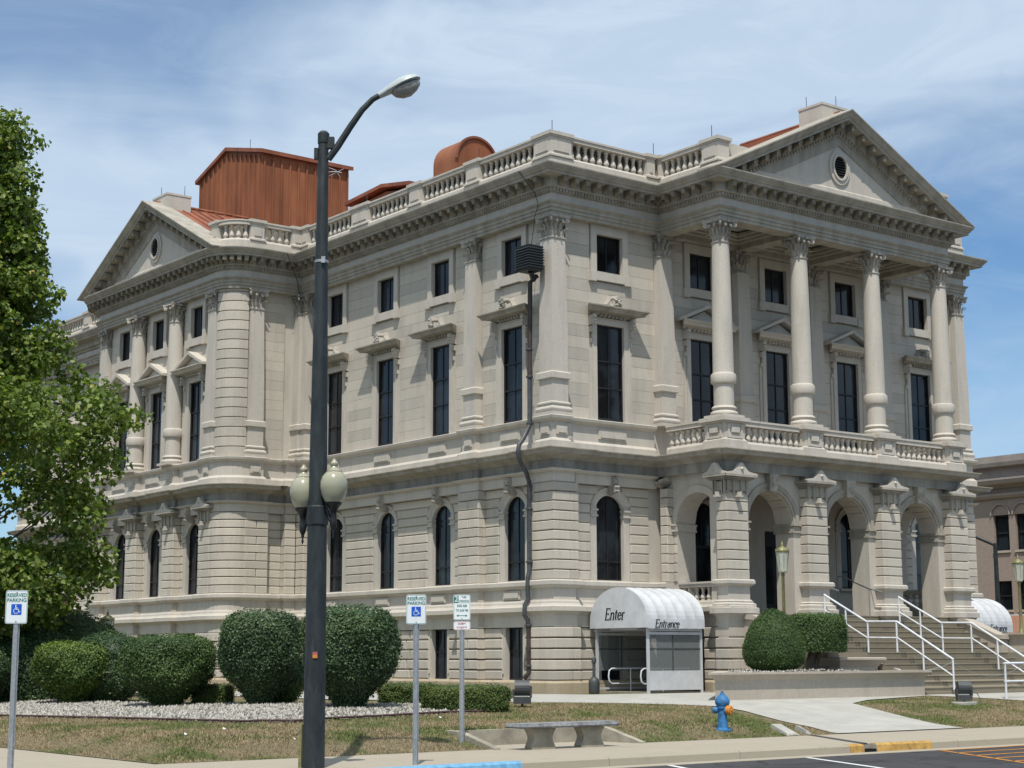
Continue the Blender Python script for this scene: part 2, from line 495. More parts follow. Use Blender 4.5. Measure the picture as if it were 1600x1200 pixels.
        if w > a + 0.001:
            s.box(fr, c - w, c - a, n0, n1, zs, zt)
            s.box(fr, c + a, c + w, n0, n1, zs, zt)
        return s
    def mesh(s, name, mat, recalc=True, angle=0.6):
        me = bpy.data.meshes.new(name)
        me.from_pydata(s.v, [], s.f)
        me.polygons.foreach_set('use_smooth', s.sm)
        if recalc:
            bm = bmesh.new()
            bm.from_mesh(me)
            bmesh.ops.recalc_face_normals(bm, faces=bm.faces)
            bm.to_mesh(me)
            bm.free()
        if any(s.sm):
            me.set_sharp_from_angle(angle=angle)
        if mat:
            me.materials.append(MT[mat])
        return me
    def obj(s, name, mat, parent=None, world=True, **kw):
        return link(name, s.mesh(name, mat), parent, world, **kw)

def miter(path):
    n = len(path)
    d = []
    for i in range(n - 1):
        dx, dy = path[i + 1][0] - path[i][0], path[i + 1][1] - path[i][1]
        L = math.hypot(dx, dy) or 1
        d.append((-dy / L, dx / L))
    out = []
    for i in range(n):
        a = d[max(i - 1, 0)]
        b = d[min(i, n - 2)]
        k = 1 + a[0] * b[0] + a[1] * b[1]
        out.append(((a[0] + b[0]) / k, (a[1] + b[1]) / k) if k > 0.05 else a)
    return out

def link(name, data, parent=None, world=True, loc=None, rz=0.0, **kw):
    o = bpy.data.objects.new(name, data)
    COL.objects.link(o)
    if loc is not None:
        o.location = loc
    if rz:
        o.rotation_euler = (0, 0, rz)
    if parent is not None:
        o.parent = parent
        if world and parent.type == 'EMPTY':
            o.matrix_parent_inverse = Matrix.Translation(-Vector(parent.location))
    for k, v in kw.items():
        o[k] = v
    return o
def thing(name, loc, label, cat, group=None, rz=0.0):
    o = bpy.data.objects.new(name, None)
    o.empty_display_size = 0.3
    COL.objects.link(o)
    o.location = loc
    o.rotation_euler = (0, 0, rz)
    o['label'] = label
    o['category'] = cat
    if group:
        o['group'] = group
    return o
def copy_tree(o, parent=None):
    c = o.copy()
    COL.objects.link(c)
    if parent:
        c.parent = parent
    for ch in [k for k in bpy.data.objects if k.parent == o and k != c]:
        copy_tree(ch, c)
    return c

def npmesh(name, V, F, mat, tint=None):
    """fast mesh from numpy verts (n,3) and quads or tris (m,k)"""
    me = bpy.data.meshes.new(name)
    k = F.shape[1]
    me.vertices.add(len(V))
    me.vertices.foreach_set('co', V.astype(np.float32).ravel())
    me.loops.add(F.size)
    me.loops.foreach_set('vertex_index', F.astype(np.int32).ravel())
    me.polygons.add(len(F))
    me.polygons.foreach_set('loop_start', np.arange(0, F.size, k, dtype=np.int32))
    if tint is not None:
        a = me.attributes.new('tint', 'FLOAT', 'FACE')
        a.data.foreach_set('value', tint.astype(np.float32))
    me.update(calc_edges=True)
    me.validate()
    me.materials.append(MT[mat])
    return me

# ------------------------------------------------------------------ terrain
def ss(t):
    t = np.clip(t, 0, 1)
    return t * t * (3 - 2 * t)
def H(x, y):
    d = np.minimum(x + 19.8, y + 14.65)
    k = ss((-2.5 - x) / 4)
    r = 0.15 + k * (.28 * ss(d / 1.8) + .26 * ss(d / 8)) + (1 - k) * .54 * ss(d / 8)
    return np.where(d <= 0, 0.15, r)
def sheet(name, poly, dz, mat, step=0.5, parent=None, thick=0.0, **kw):
    """a polygon cut on the terrain lattice and laid dz above the terrain"""
    bm = bmesh.new()
    f = bm.faces.new([bm.verts.new((x, y, 0)) for x, y in poly])
    xs = [p[0] for p in poly]
    ys = [p[1] for p in poly]
    def cuts(lo, hi, ax):
        k = math.ceil(lo / step) * step
        while k < hi:
            no = (1, 0, 0) if ax == 0 else (0, 1, 0)
            bmesh.ops.bisect_plane(bm, geom=bm.verts[:] + bm.edges[:] + bm.faces[:], dist=1e-5, plane_co=(k if ax == 0 else 0, k if ax else 0, 0), plane_no=no)
            k += step
    cuts(min(xs), max(xs), 0)
    cuts(min(ys), max(ys), 1)
    bmesh.ops.triangulate(bm, faces=bm.faces[:])
    for v in bm.verts:
        v.co.z = float(H(np.array(v.co.x), np.array(v.co.y))) + dz
    for fa in bm.faces:
        fa.smooth = True
        if fa.normal.z < 0:
            fa.normal_flip()
    me = bpy.data.meshes.new(name)
    bm.to_mesh(me)
    bm.free()
    me.materials.append(MT[mat])
    return link(name, me, parent, kind='structure', **kw)
def inpoly(px, py, poly):
    ins = np.zeros(px.shape, bool)
    n = len(poly)
    for i in range(n):
        x0, y0 = poly[i]
        x1, y1 = poly[(i + 1) % n]
        c = ((y0 > py) != (y1 > py)) & (px < (x1 - x0) * (py - y0) / ((y1 - y0) if y1 != y0 else 1e-9) + x0)
        ins ^= c
    return ins

KY = -17.70                                   # front edge of the kerb
# wide ground far below everything, road, sidewalk, kerb
b = B().box(FW, -900, 900, -900, 900, -0.6, -0.012)
b.obj('ground', 'asphalt', kind='structure')
b = B().box(FW, -120, 140, -75, KY, -0.01, 0.0)
b.obj('road', 'asphalt', kind='structure')
b = B().box(FW, -40, -25.2, KY, 80, -0.01, 0.0)
b.obj('side_road', 'asphalt', kind='structure')
b = B()                                       # sidewalk slabs with open joints
k = 0
sw = link('sidewalk', B().box(FW, -25.0, 36, KY + 0.16, -14.6, -0.05, 0.128).mesh('sidewalk', 'back'), kind='structure')
slab_n = 0
stuff = B()
for ix in range(-16, 24):
    for iy in range(2):
        x0, x1 = ix * 1.5 + 0.011, ix * 1.5 + 1.489
        y0, y1 = (KY + 0.17, -16.12) if iy == 0 else (-16.105, -14.62)
        q = B().block(FW, x0, x1, y0, y1, 0.08, 0.15)
        q = B()
        c = 0.006
        q.stack(((x0 + x1) / 2, (y0 + y1) / 2), [((x1 - x0) / 2, (y1 - y0) / 2, 0.08), ((x1 - x0) / 2, (y1 - y0) / 2, 0.144), ((x1 - x0) / 2 - c, (y1 - y0) / 2 - c, 0.150)])
        q.obj('paving_slab', 'sidewalk', sw)
for iy in range(0, 30):
    for ix in range(2):
        y0, y1 = -14.6 + iy * 1.5 + 0.008, -14.6 + iy * 1.5 + 1.492
        x0, x1 = (-25.0, -22.41) if ix == 0 else (-22.39, -19.82)
        q = B().stack(((x0 + x1) / 2, (y0 + y1) / 2), [((x1 - x0) / 2, (y1 - y0) / 2, 0.08), ((x1 - x0) / 2, (y1 - y0) / 2, 0.144), ((x1 - x0) / 2 - .006, (y1 - y0) / 2 - .006, 0.150)])
        q.obj('paving_slab', 'sidewalk', sw)
kerb = link('kerb', B().box(FW, -25.3, 36, KY + 0.15, KY + 0.158, -0.1, 0.12).mesh('kerb', 'sidewalk'), kind='structure')
x = -25.3
while x < 36:
    x1 = x + 3.0
    if not (x < -6.9 < x1):
        segs = [(x, x1)]
    else:
        segs = [(x, -7.05), (-6.72, x1)]
    for u0, u1 in segs:
        B().prism([(u0 + .006, KY - .02, -.05), (u0 + .006, KY + .0, .12), (u0 + .006, KY + .03, .15), (u0 + .006, KY + .155, .152), (u0 + .006, KY + .155, -.05)],
                  [(u1 - .006, KY - .02, -.05), (u1 - .006, KY + .0, .12), (u1 - .006, KY + .03, .15), (u1 - .006, KY + .155, .152), (u1 - .006, KY + .155, -.05)]).obj('kerb_stone', 'sidewalk', kerb)
    x = x1
B().box(FW, -25, 36, KY - 0.42, KY - 0.02, -0.03, 0.006).obj('gutter', 'sidewalk', kind='structure')
# painted kerbs and the drain mouth
def paintkerb(a, c, mat, name):
    B().prism([(a, KY - .024, 0.0), (a, KY - .004, .122), (a, KY + .028, .1535), (a, KY + .15, .1555), (a, KY + .15, .11)],
              [(c, KY - .024, 0.0), (c, KY - .004, .122), (c, KY + .028, .1535), (c, KY + .15, .1555), (c, KY + .15, .11)]).obj(name, mat, kind='structure')
paintkerb(-19.3, -15.1, 'bluepaint', 'blue_kerb_paint')
paintkerb(-7.45, -7.07, 'yellowpaint', 'yellow_kerb_paint')
paintkerb(-6.70, -5.1, 'yellowpaint', 'yellow_kerb_paint')
B().box(FW, -7.05, -6.72, KY - .01, KY + .3, -0.05, 0.06).obj('drain_mouth', 'dark', kind='structure')
# steel cover strip over the drain across the sidewalk
B().prism([(-5.1, -14.5, .152), (-4.93, -14.5, .152), (-6.76, KY + .16, .152), (-6.98, KY + .16, .152)],
          [(-5.1, -14.5, .157), (-4.93, -14.5, .157), (-6.76, KY + .16, .157), (-6.98, KY + .16, .157)]).obj('drain_cover', 'pipegrey', kind='structure')
# road paint
def rline(p, q, w, mat, name):
    dx, dy = q[0] - p[0], q[1] - p[1]
    L = math.hypot(dx, dy)
    nx, ny = -dy / L * w / 2, dx / L * w / 2
    pts = [(p[0] + nx, p[1] + ny), (q[0] + nx, q[1] + ny), (q[0] - nx, q[1] - ny), (p[0] - nx, p[1] - ny)]
    B().prism([(a, c, 0.004) for a, c in pts], [(a, c, 0.008) for a, c in pts]).obj(name, mat, kind='structure')
for k in range(-1, 1):
    rline((-9.09 + k * 3.3 * 1.0, -18.15), (-11.6 + k * 3.3, -23.6), 0.10, 'whitepaint', 'parking_line')
rline((-5.42, -18.13), (-8.6, -23.3), 0.10, 'orangeline', 'hatched_line')
for i in range(6):
    y = -18.2 - 0.72 * i
    rline((-5.42 - (y + 18.13) * -0.615, y), (7.0, y + 0.25), 0.10, 'orangeline', 'hatched_line')

# ------------------------------------------------------------------ lawn, paths, gravel bed
lawn_poly = [(-19.75, -14.6), (-13.3, -14.6), (-13.3, -13.35), (-9.9, -13.35), (-9.9, -14.6), (60, -14.6), (60, 60), (-19.75, 60)]
sheet('lawn', lawn_poly, 0.0, 'lawn', step=0.75)
path_front = [(-6.6, -7.3), (-4.85, -8.2), (-3.2, -8.75), (-2.45, -9.2), (-2.45, -10.1), (-2.86, -11.28), (-4.3, -14.62), (-0.05, -14.62),
              (1.0, -12.4), (2.27, -9.37), (3.6, -8.75), (6.97, -8.06), (7.66, -8.6), (8.5, -9.3), (9.6, -10.4), (18, -12.5), (26, -12.5), (26, -0.05), (-0.1, -0.05), (-0.1, 30), (-3.0, 30), (-3.0, 3)]
path_poly = [(-6.6, -7.3), (-4.85, -8.2), (-3.2, -8.75), (-2.45, -9.2), (-2.45, -10.1), (-2.86, -11.28), (-4.3, -14.62), (-0.05, -14.62),
             (1.0, -12.4), (2.27, -9.37), (3.6, -8.75), (6.97, -8.06), (7.66, -8.6), (8.5, -9.3), (9.6, -10.4), (18, -12.5), (26, -12.5), (26, -2.0), (-0.2, -2.0), (-6.4, 13.0), (-8.6, 13.0), (-8.6, -1.0)]
sheet('path', path_poly, 0.02, 'concrete', step=0.75)
bed_poly = [(-18.6, 9), (-17.9, 2), (-17.51, -2.2), (-16.72, -6.23), (-16.04, -10.6), (-15.2, -10.95), (-14.28, -10.61), (-12.89, -10.38), (-11.04, -9.93), (-9.7, -9.9), (-9.0, -8.5), (-9.36, -7.09), (-10.71, -6.64), (-12.9, -3.5), (-13.6, 0), (-13.6, 9)]
sheet('gravel_bed', bed_poly, 0.015, 'bed', step=0.75)
edge = bed_poly[0:10]
b = B()
pts = []
for (x0, y0), (x1, y1) in zip(edge, edge[1:]):
    for k in range(8):
        x, y = x0 + (x1 - x0) * k / 8, y0 + (y1 - y0) * k / 8
        pts.append((x, y, float(H(np.array(x), np.array(y))) + 0.05))
b.tube(pts, 0.022, 5).obj('bed_edging', 'edging', kind='structure')

def scatter(poly, n):
    xs = [p[0] for p in poly]
    ys = [p[1] for p in poly]
    out = []
    tot = 0
    while tot < n:
        px = rng.uniform(min(xs), max(xs), n)
        py = rng.uniform(min(ys), max(ys), n)
        k = inpoly(px, py, poly)
        out.append(np.stack([px[k], py[k]], 1))
        tot += k.sum()
    return np.concatenate(out)[:n]
# gravel stones
P = scatter(bed_poly, 17000)
oct_v = np.array([(1, 0, 0), (0, 1, 0), (-1, 0, 0), (0, -1, 0), (0, 0, 1), (0, 0, -1)], float)
oct_f = np.array([(0, 1, 4), (1, 2, 4), (2, 3, 4), (3, 0, 4), (1, 0, 5), (2, 1, 5), (3, 2, 5), (0, 3, 5)])
n = len(P)
sz = rng.uniform(0.022, 0.048, (n, 1, 1)) * rng.uniform(0.6, 1.3, (n, 1, 3))
ang = rng.uniform(0, 6.28, n)
V = oct_v[None] * sz
R = np.stack([np.stack([np.cos(ang), -np.sin(ang)], 1), np.stack([np.sin(ang), np.cos(ang)], 1)], 1)
V[:, :, :2] = np.einsum('nij,nvj->nvi', R, V[:, :, :2])
V += rng.normal(0, 0.004, V.shape)
V[:, :, 0] += P[:, None, 0]
V[:, :, 1] += P[:, None, 1]
V[:, :, 2] += (H(P[:, 0], P[:, 1]) + 0.025 + rng.uniform(0, 0.02, n))[:, None]
F = (oct_f[None] + (np.arange(n) * 6)[:, None, None]).reshape(-1, 3)
o = link('gravel', npmesh('gravel', V.reshape(-1, 3), F, 'gravel', np.repeat(rng.uniform(0, 1, n), 8)), kind='stuff')
o['label'] = 'pale river gravel round the clipped shrubs'
o['category'] = 'gravel'
# grass blades
P = np.concatenate([scatter([(-19.7, -14.6), (-4.2, -14.6), (-2.6, -9), (-9, -6), (-14, 0), (-19.7, 9)], 300000),
                    scatter([(-0.05, -14.6), (2.3, -9.4), (6.9, -8.1), (9.6, -10.4), (20, -13.2), (20, -14.6)], 90000)])
keep = ~inpoly(P[:, 0], P[:, 1], bed_poly) & ~inpoly(P[:, 0], P[:, 1], path_poly)
keep &= ~((P[:, 0] > -13.4) & (P[:, 0] < -9.9) & (P[:, 1] < -13.25))
P = P[keep]
n = len(P)
hgt = rng.uniform(0.014, 0.046, n) * (1 + 1.0 * (rng.random(n) > 0.95))
wd = rng.uniform(0.005, 0.011, n)
an = rng.uniform(0, 3.14, n)
zz = H(P[:, 0], P[:, 1])
lx, ly = rng.normal(0, 0.03, n), rng.normal(0, 0.03, n)
V = np.zeros((n, 3, 3))
V[:, 0] = np.stack([P[:, 0] + np.cos(an) * wd, P[:, 1] + np.sin(an) * wd, zz - 0.01], 1)
V[:, 1] = np.stack([P[:, 0] - np.cos(an) * wd, P[:, 1] - np.sin(an) * wd, zz - 0.01], 1)
V[:, 2] = np.stack([P[:, 0] + lx, P[:, 1] + ly, zz + hgt], 1)
o = link('grass', npmesh('grass', V.reshape(-1, 3), np.arange(n * 3).reshape(-1, 3), 'blades', rng.random(n)), kind='stuff')
o['label'] = 'dry patchy grass on the lawn along the sidewalk'
o['category'] = 'grass'

# ================================================================== COURTHOUSE
W = 20.28
court = thing('courthouse', (0, 0, 0.66), 'large limestone courthouse with columned portico, pediments and balustraded roof', 'building')
def part(name, b, mat, parent=None, **kw):
    return b.obj(name, mat, parent or court, **kw)

arc = [(-2.1 - 0.95 * math.sin(t), 15.95 - 0.95 * math.cos(t)) for t in [math.pi / 2 * i / 8 for i in range(9)]]
arc2 = [(-3.05 + 0.95 * (1 - math.cos(t)), 26.1 + 0.95 * math.sin(t)) for t in [math.pi / 2 * i / 8 for i in range(9)]]
WN = -0.30                                       # wall plane behind the piers

# jogged plan paths -------------------------------------------------
def seg_path(segs, depth):
    """segs: (p0, p1, [(a,b) pier intervals]); walls sit at n=-depth, piers at 0; 'arc' lists are passed through"""
    lines = []
    for sg in segs:
        if sg[0] == 'arc':
            lines.append(('arc', sg[1]))
            continue
        p0, p1, piers = sg
        dx, dy = p1[0] - p0[0], p1[1] - p0[1]
        L = math.hypot(dx, dy)
        u = (dx / L, dy / L)
        nv = (-u[1], u[0])
        iv, c = [], 0.0
        for a, e in sorted(piers):
            if a > c + 1e-6:
                iv.append((c, a, -depth))
            iv.append((a, e, 0.0))
            c = e
        if c < L - 1e-6:
            iv.append((c, L, -depth))
        lines.append(('seg', p0, u, nv, iv, L))
    pts = []
    def at(ln, s, n):
        return (ln[1][0] + ln[2][0] * s + ln[3][0] * n, ln[1][1] + ln[2][1] * s + ln[3][1] * n)
    for i, ln in enumerate(lines):
        if ln[0] == 'arc':
            pts += ln[1][1:-1]
            continue
        iv = ln[4]
        if i == 0 or lines[i - 1][0] == 'arc':
            pts.append(at(ln, 0, iv[0][2]))
        for (a, e, n), (a2, e2, n2) in zip(iv, iv[1:]):
            pts += [at(ln, e, n), at(ln, e, n2)]
        if i + 1 < len(lines) and lines[i + 1][0] == 'seg':
            nx = lines[i + 1]
            n1, n2 = iv[-1][2], nx[4][0][2]
            base = nx[1]
            # intersection of the two offset lines
            pts.append((base[0] + ln[3][0] * n1 + nx[3][0] * n2, base[1] + ln[3][1] * n1 + nx[3][1] * n2))
        else:
            pts.append(at(ln, ln[5], iv[-1][2]))
    return pts

# lower piers (s measured along the direction of travel)
LOW = [((5.30, -2.92), (4.34, -2.92), [(0, .87)]),
       ((4.34, -2.92), (4.34, 0), [(0, .55), (2.6, 2.92)]),
       ((4.34, 0), (0, 0), [(3.43, 4.34)]),
       ((0, 0), (0, 15), [(0, 1.05), (3.75, 4.85), (14.45, 15)]),
       ((0, 15), (-2.1, 15), [(0, .45), (1.15, 2.1)]),
       ('arc', arc),
       ((-3.05, 15.95), (-3.05, 26.1), [(0, .85), (2.85, 3.8), (6.05, 7.0), (9.3, 10.15)]),
       ('arc', arc2),
       ((-2.1, 27.05), (0, 27.05), [(0, .9), (1.65, 2.1)]),
       ((0, 27.05), (0, 42.05), [(0, .5), (10.2, 11.3), (14.0, 15)])]
UPP = [((15.78, 0), (15.78, -2.85), [(0, 2.85)]),
       ((15.78, -2.85), (4.34, -2.85), [(0, 11.35)]),
       ((4.34, -2.85), (4.34, 0), [(0, 2.85)]),
       ((4.34, 0), (0, 0), [(3.78, 4.34)]),
       ((0, 0), (0, 15), [(0, .66), (3.92, 4.60), (14.45, 15)]),
       ((0, 15), (-2.1, 15), [(0, .45), (1.4, 2.1)]),
       ('arc', arc),
       ((-3.05, 15.95), (-3.05, 26.1), [(0, .7), (2.95, 3.65), (6.2, 6.9), (9.45, 10.15)]),
       ('arc', arc2),
       ((-2.1, 27.05), (0, 27.05), [(0, .7), (1.65, 2.1)]),
       ((0, 27.05), (0, 42.05), [(0, .5), (10.4, 11.08), (14.3, 15)])]
LOWR = [((W, 16), (W, 0), [(15, 16)]), ((W, 0), (15.94, 0), [(0, 1.0)])]
UPPR = [((W, 16), (W, 0), [(15.3, 16)]), ((W, 0), (15.78, 0), [(0, .66)])]
low, lowr = seg_path(LOW, .22), seg_path(LOWR, .22)
def band(name, prof, mat, segs=(LOW, LOWR), d=.22):
    b = B()
    for sg in segs:
        b.sweep(seg_path(sg, d), prof)
    return part(name, b, mat)
band('plinth', [(-.5, .3), (.10, .3), (.10, 1.0), (.05, 1.07), (-.5, 1.07)], 'base')
band('water_table', [(-.5, 2.66), (.0, 2.66), (.0, 3.0), (.05, 3.04), (.05, 3.06), (.17, 3.12), (.17, 3.25), (.10, 3.28), (.06, 3.34), (.05, 3.40), (.02, 3.45), (-.5, 3.45)], 'stone')
LOWS = [((4.34, -.32), (4.34, 0), [(0, .32)])] + LOW[2:]
band('sill_course', [(-.5, 3.80), (.02, 3.80), (.09, 3.86), (.12, 3.90), (.12, 4.01), (.08, 4.05), (-.5, 4.05)], 'stone', (LOWS, LOWR))
band('pedestal_course', [(-.5, 3.44), (-.02, 3.44), (-.02, 3.81), (-.5, 3.81)], 'stone', (LOWS, LOWR))
# plain course and neck moulding above the rusticated blocks, dark stained frieze, middle cornice
MIDP = [((W, 16), (W, 0), [(15, 16)]), ((W, 0), (15.78, 0), [(0, 1.0)]),
        ((15.78, 0), (15.78, -2.85), [(0, 2.85)]), ((15.78, -2.85), (4.34, -2.85), [(0, 11.35)]),
        ((4.34, -2.85), (4.34, 0), [(0, 2.85)]), ((4.34, 0), (0, 0), [(3.43, 4.34)]),
        ((0, 0), (0, 15), [(0, 1.05), (3.75, 4.85), (14.45, 15)])] + LOW[4:]
mid = seg_path(MIDP, .12)
midwall = [MIDP[0], MIDP[1]], MIDP[5:]
band('string_course', [(-.5, 6.985), (-.03, 6.985), (-.03, 7.27), (.05, 7.29), (.11, 7.34), (.11, 7.37), (-.5, 7.37)], 'stone', midwall, .12)
b = B().sweep(mid, [(-.6, 7.36), (-.03, 7.36), (-.03, 7.56), (-.02, 7.66), (-.6, 7.66)])
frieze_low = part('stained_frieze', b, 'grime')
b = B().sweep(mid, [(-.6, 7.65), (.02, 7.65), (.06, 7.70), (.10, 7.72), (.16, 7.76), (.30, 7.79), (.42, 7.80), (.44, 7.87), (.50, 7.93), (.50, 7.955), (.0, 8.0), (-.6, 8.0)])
part('middle_cornice', b, 'dirty_shaded')
upp, uppr = seg_path(UPP, .2), seg_path(UPPR, .2)
PED = [UPPR, UPP[3:]]
band('pedestal_base', [(-.6, 7.99), (.10, 7.99), (.10, 8.20), (.06, 8.25), (.02, 8.29), (-.6, 8.29)], 'stone', PED, .2)
band('pedestal_die', [(-.6, 8.28), (.0, 8.28), (.0, 8.80), (-.6, 8.80)], 'stone', PED, .2)
band('pedestal_cap', [(-.6, 8.79), (.02, 8.79), (.06, 8.83), (.13, 8.88), (.15, 8.96), (.10, 8.985), (-.6, 9.0)], 'stone', PED, .2)

# raised panels on the pedestal course
def panel(fr, c, w, n, z0, z1):
    b = B()
    b.box(fr, c - w / 2, c + w / 2, n - .01, n + .045, z0, z1)
    b.box(fr, c - w / 2 + .07, c + w / 2 - .07, n + .03, n + .075, z0 + .05, z1 - .05)
    part('raised_panel', b, 'stone')
for c in (2.55, 17.73):
    panel(FR, c, 1.15, -.2, 8.40, 8.70)
panel(FR, .34, .42, 0, 8.40, 8.66)
for c in (2.30, 6.25, 9.55, 12.85):
    panel(FL, c, 1.0, -.2, 8.40, 8.70)
for c in (.33, 4.26):
    panel(FL, c, .40, 0, 8.40, 8.66)
FP = Fr((-3.05, 0), (0, 1), (-1, 0))              # front of the left pavilion
FS = Fr((0, 15.0), (-1, 0), (0, -1))              # its side wall, s runs towards -X
for c in (17.85, 21.1, 24.15):
    panel(FP, c, 1.2, -.2, 8.40, 8.70)
for c in (16.3, 19.25, 22.5, 25.75):
    panel(FP, c, .40, 0, 8.40, 8.66)
panel(FS, 1.75, .42, 0, 8.40, 8.66)
for c in (2.29, 6.20, 9.49, 12.80):                 # sunk panels below the ground floor windows
    panel(FL, c, .85, -.24, 3.50, 3.76)
panel(FR, 2.6, .85, -.24, 3.50, 3.76)

# ---- wall cores (joint plane) with openings -----------------------
def wall(fr, a0, a1, z0, z1, n0, n1, opens, b):
    """opens: (a0,a1,z0,z1) rectangles cut out"""
    zs = sorted({z0, z1} | {z for o in opens for z in o[2:] if z0 < z < z1})
    for zb, zt in zip(zs, zs[1:]):
        cuts = sorted((o[0], o[1]) for o in opens if o[2] < (zb + zt) / 2 < o[3])
        c = a0
        for s0, s1 in cuts:
            if s0 > c:
                b.box(fr, c, min(s0, a1), n0, n1, zb, zt)
            c = max(c, s1)
        if c < a1:
            b.box(fr, c, a1, n0, n1, zb, zt)
JN = -.35                                        # joint plane
WINR = [2.58, 6.62, 10.15, 13.72, 17.74]
WINL = [2.30, 6.21, 9.52, 12.85]
GL = [2.29, 6.20, 9.49, 12.80]
BL = [2.30, 6.26, 9.55, 12.88]
GR = [2.54, 6.60, 13.70, 17.74]
def opens_for(cs_main, cs_ground, cs_base, wm=.5, wg=.48, wb=.44):
    o = []
    for c in cs_main:
        o += [(c - wm, c + wm, 9.02, 12.05), (c - wm + .02, c + wm - .02, 13.72, 14.95)]
    for c in cs_ground:
        o.append((c - wg, c + wg, 4.05, 6.72))
    for c in cs_base:
        o.append((c - wb, c + wb, 1.04, 2.66))
    return o
core = B()
oR = opens_for(WINR, GR, [2.54], .57, .56) + [(10.14 - .75, 10.14 + .75, 3.0, 5.9)]
wall(FR, .3, W - .3, .5, 15.3, JN - .45, JN, oR, core)
oL = opens_for(WINL, GL, BL, .54, .52)
wall(FL, .3, 15.0, .5, 15.3, JN - .45, JN, oL, core)
WP, GP = [17.85, 21.10, 24.15], [17.85, 21.10, 24.15]
oP = opens_for(WP, GP, WP, .5, .52)
wall(FP, 15.95, 26.1, .5, 15.3, JN - .45, JN, oP, core)
WB = [c + 27.05 for c in (2.1, 5.6, 9.0, 12.9)]
oB = opens_for(WB, WB, WB, .54, .52)
wall(FL, 27.05, 42.05, .5, 15.3, JN - .45, JN, oB, core)
core.box(FS, -.4, 2.1, -.9, JN, .5, 15.3)
core.box(Fr((0, 27.05), (-1, 0), (0, 1)), -.4, 2.1, -.9, JN, .5, 15.3)
core.box(Fr((W, 0), (0, 1), (1, 0)), .3, 16, -.8, JN, .5, 15.3)
core.box(FW, 0.3, W - .3, 41.5, 42.0, .5, 15.3)
# ground arch heads in the core
for fr, cs, w in ((FR, GR, .56), (FL, GL, .52), (FP, GP, .52), (FL, WB, .52)):
    for c in cs:
        core.spandrel(fr, c, w, 6.32, .38, 6.721, JN - .45, JN - .002)
wallobj = part('wall', core, 'stone')

# ---- dressed stones -------------------------------------------------
stones = []                                      # (distance, builder) -> nearest become objects
camv = Vector(CAM)
def course(fr, a0, a1, z0, z1, n0, n1, cut, blen, gap, lst, off=0.0, ch=.018, minlen=.25):
    """lay one course of blocks between a0 and a1 leaving the cut intervals free"""
    iv, c = [], a0
    for s0, s1 in sorted(cut):
        if s0 > c:
            iv.append((c, min(s0, a1)))
        c = max(c, s1)
    if c < a1:
        iv.append((c, a1))
    for s0, s1 in iv:
        L = s1 - s0
        if L < .06:
            continue
        k = max(1, round(L / blen))
        e = [s0] + [s0 + L * (i + (off if 0 < i < k else 0)) / k for i in range(1, k)] + [s1]
        for p, q in zip(e, e[1:]):
            bb = B().block(fr, p + (gap / 2 if p > s0 else 0), q - (gap / 2 if q < s1 else 0), n0, n1, z0 + gap / 2, z1 - gap / 2, ch)
            d = (Vector(fr.p((p + q) / 2, n1, (z0 + z1) / 2)) - camv).length
            lst.append((d / math.sqrt(max((q - p) * (z1 - z0), .01)), bb))
def archcut(cs, w, zs, h, z, extra):
    """interval blocked by arch surround at height z"""
    out = []
    for c in cs:
        a = w + extra
        if z < zs:
            out.append((c - a, c + a))
        elif z < zs + h + extra:
            t = (z - zs) / (h + extra)
            out.append((c - a * math.sqrt(max(0, 1 - t * t)), c + a * math.sqrt(max(0, 1 - t * t))))
    return out
def emit(lst, name, mat, limit):
    lst.sort(key=lambda t: t[0])
    rest = B()
    for i, (d, bb) in enumerate(lst):
        if i < limit:
            bb.obj(name, mat, wallobj)
        else:
            rest.add(bb.v, bb.f)
    if rest.v:
        rest.obj(name, mat, wallobj, kind='stuff')
    lst.clear()
RZ = [4.05 + .293 * i for i in range(11)]
BZ = [1.07, 1.37, 1.69, 2.01, 2.33, 2.66]
G = .030
def rust(fr, a0, a1, piers, garch, warch, bwin, back=WN, front=0.0, low=True):
    """ground floor rustication between a0..a1 on the wall plane plus piers"""
    for i, (z0, z1) in enumerate(zip(RZ, RZ[1:])):
        zc = (z0 + z1) / 2
        cut = archcut(garch, warch, 6.32, .38, zc, .26) + list(piers)
        course(fr, a0, a1, z0, z1, JN - .02, back, cut, 1.9, G, stones, .25 * (i % 2))
        for p0, p1 in piers:
            course(fr, p0, p1, z0, z1, JN - .02, front, [], 1.4 if i % 2 else .6, G * .8, stones)
    if low:
        for i, (z0, z1) in enumerate(zip(BZ, BZ[1:])):
            cut = [(c - .58, c + .58) for c in bwin] + list(piers)
            course(fr, a0, a1, z0, z1, JN - .02, back + .04, cut, 1.3, .045, stones, .2 * (i % 2), .022)
            for p0, p1 in piers:
                course(fr, p0, p1, z0, z1, JN - .02, front + .03, [], .7 if i % 2 else 1.0, .045, stones, 0, .022)
def cornerpier(x0, x1, y0, y1, zs, g, pr, joints):
    for i, (z0, z1) in enumerate(zip(zs, zs[1:])):
        cuts = [x0] + (joints if i % 2 == 0 else []) + [x1]
        for a, e in zip(cuts, cuts[1:]):
            cx, cy, hx, hy = (a + e) / 2, (y0 + y1) / 2, (e - a) / 2 - (.006 if len(cuts) > 2 else 0), (y1 - y0) / 2
            B().stack((cx, cy), [(hx - .018, hy - .018, z0 + g / 2), (hx, hy, z0 + g / 2 + .018), (hx, hy, z1 - g / 2 - .018), (hx - .018, hy - .018, z1 - g / 2)]).obj('stone_block', 'block', wallobj)
cornerpier(0, 1.0, 0, 1.05, RZ, G, 0, [.66])
cornerpier(-.03, 1.03, -.03, 1.08, BZ, .045, 0, [.72])
part('pier', B().box(FW, .06, .94, .06, .99, .5, 7.4), 'back')
rust(FR, 1.0, 4.13, [], [2.54], .56, [2.54])
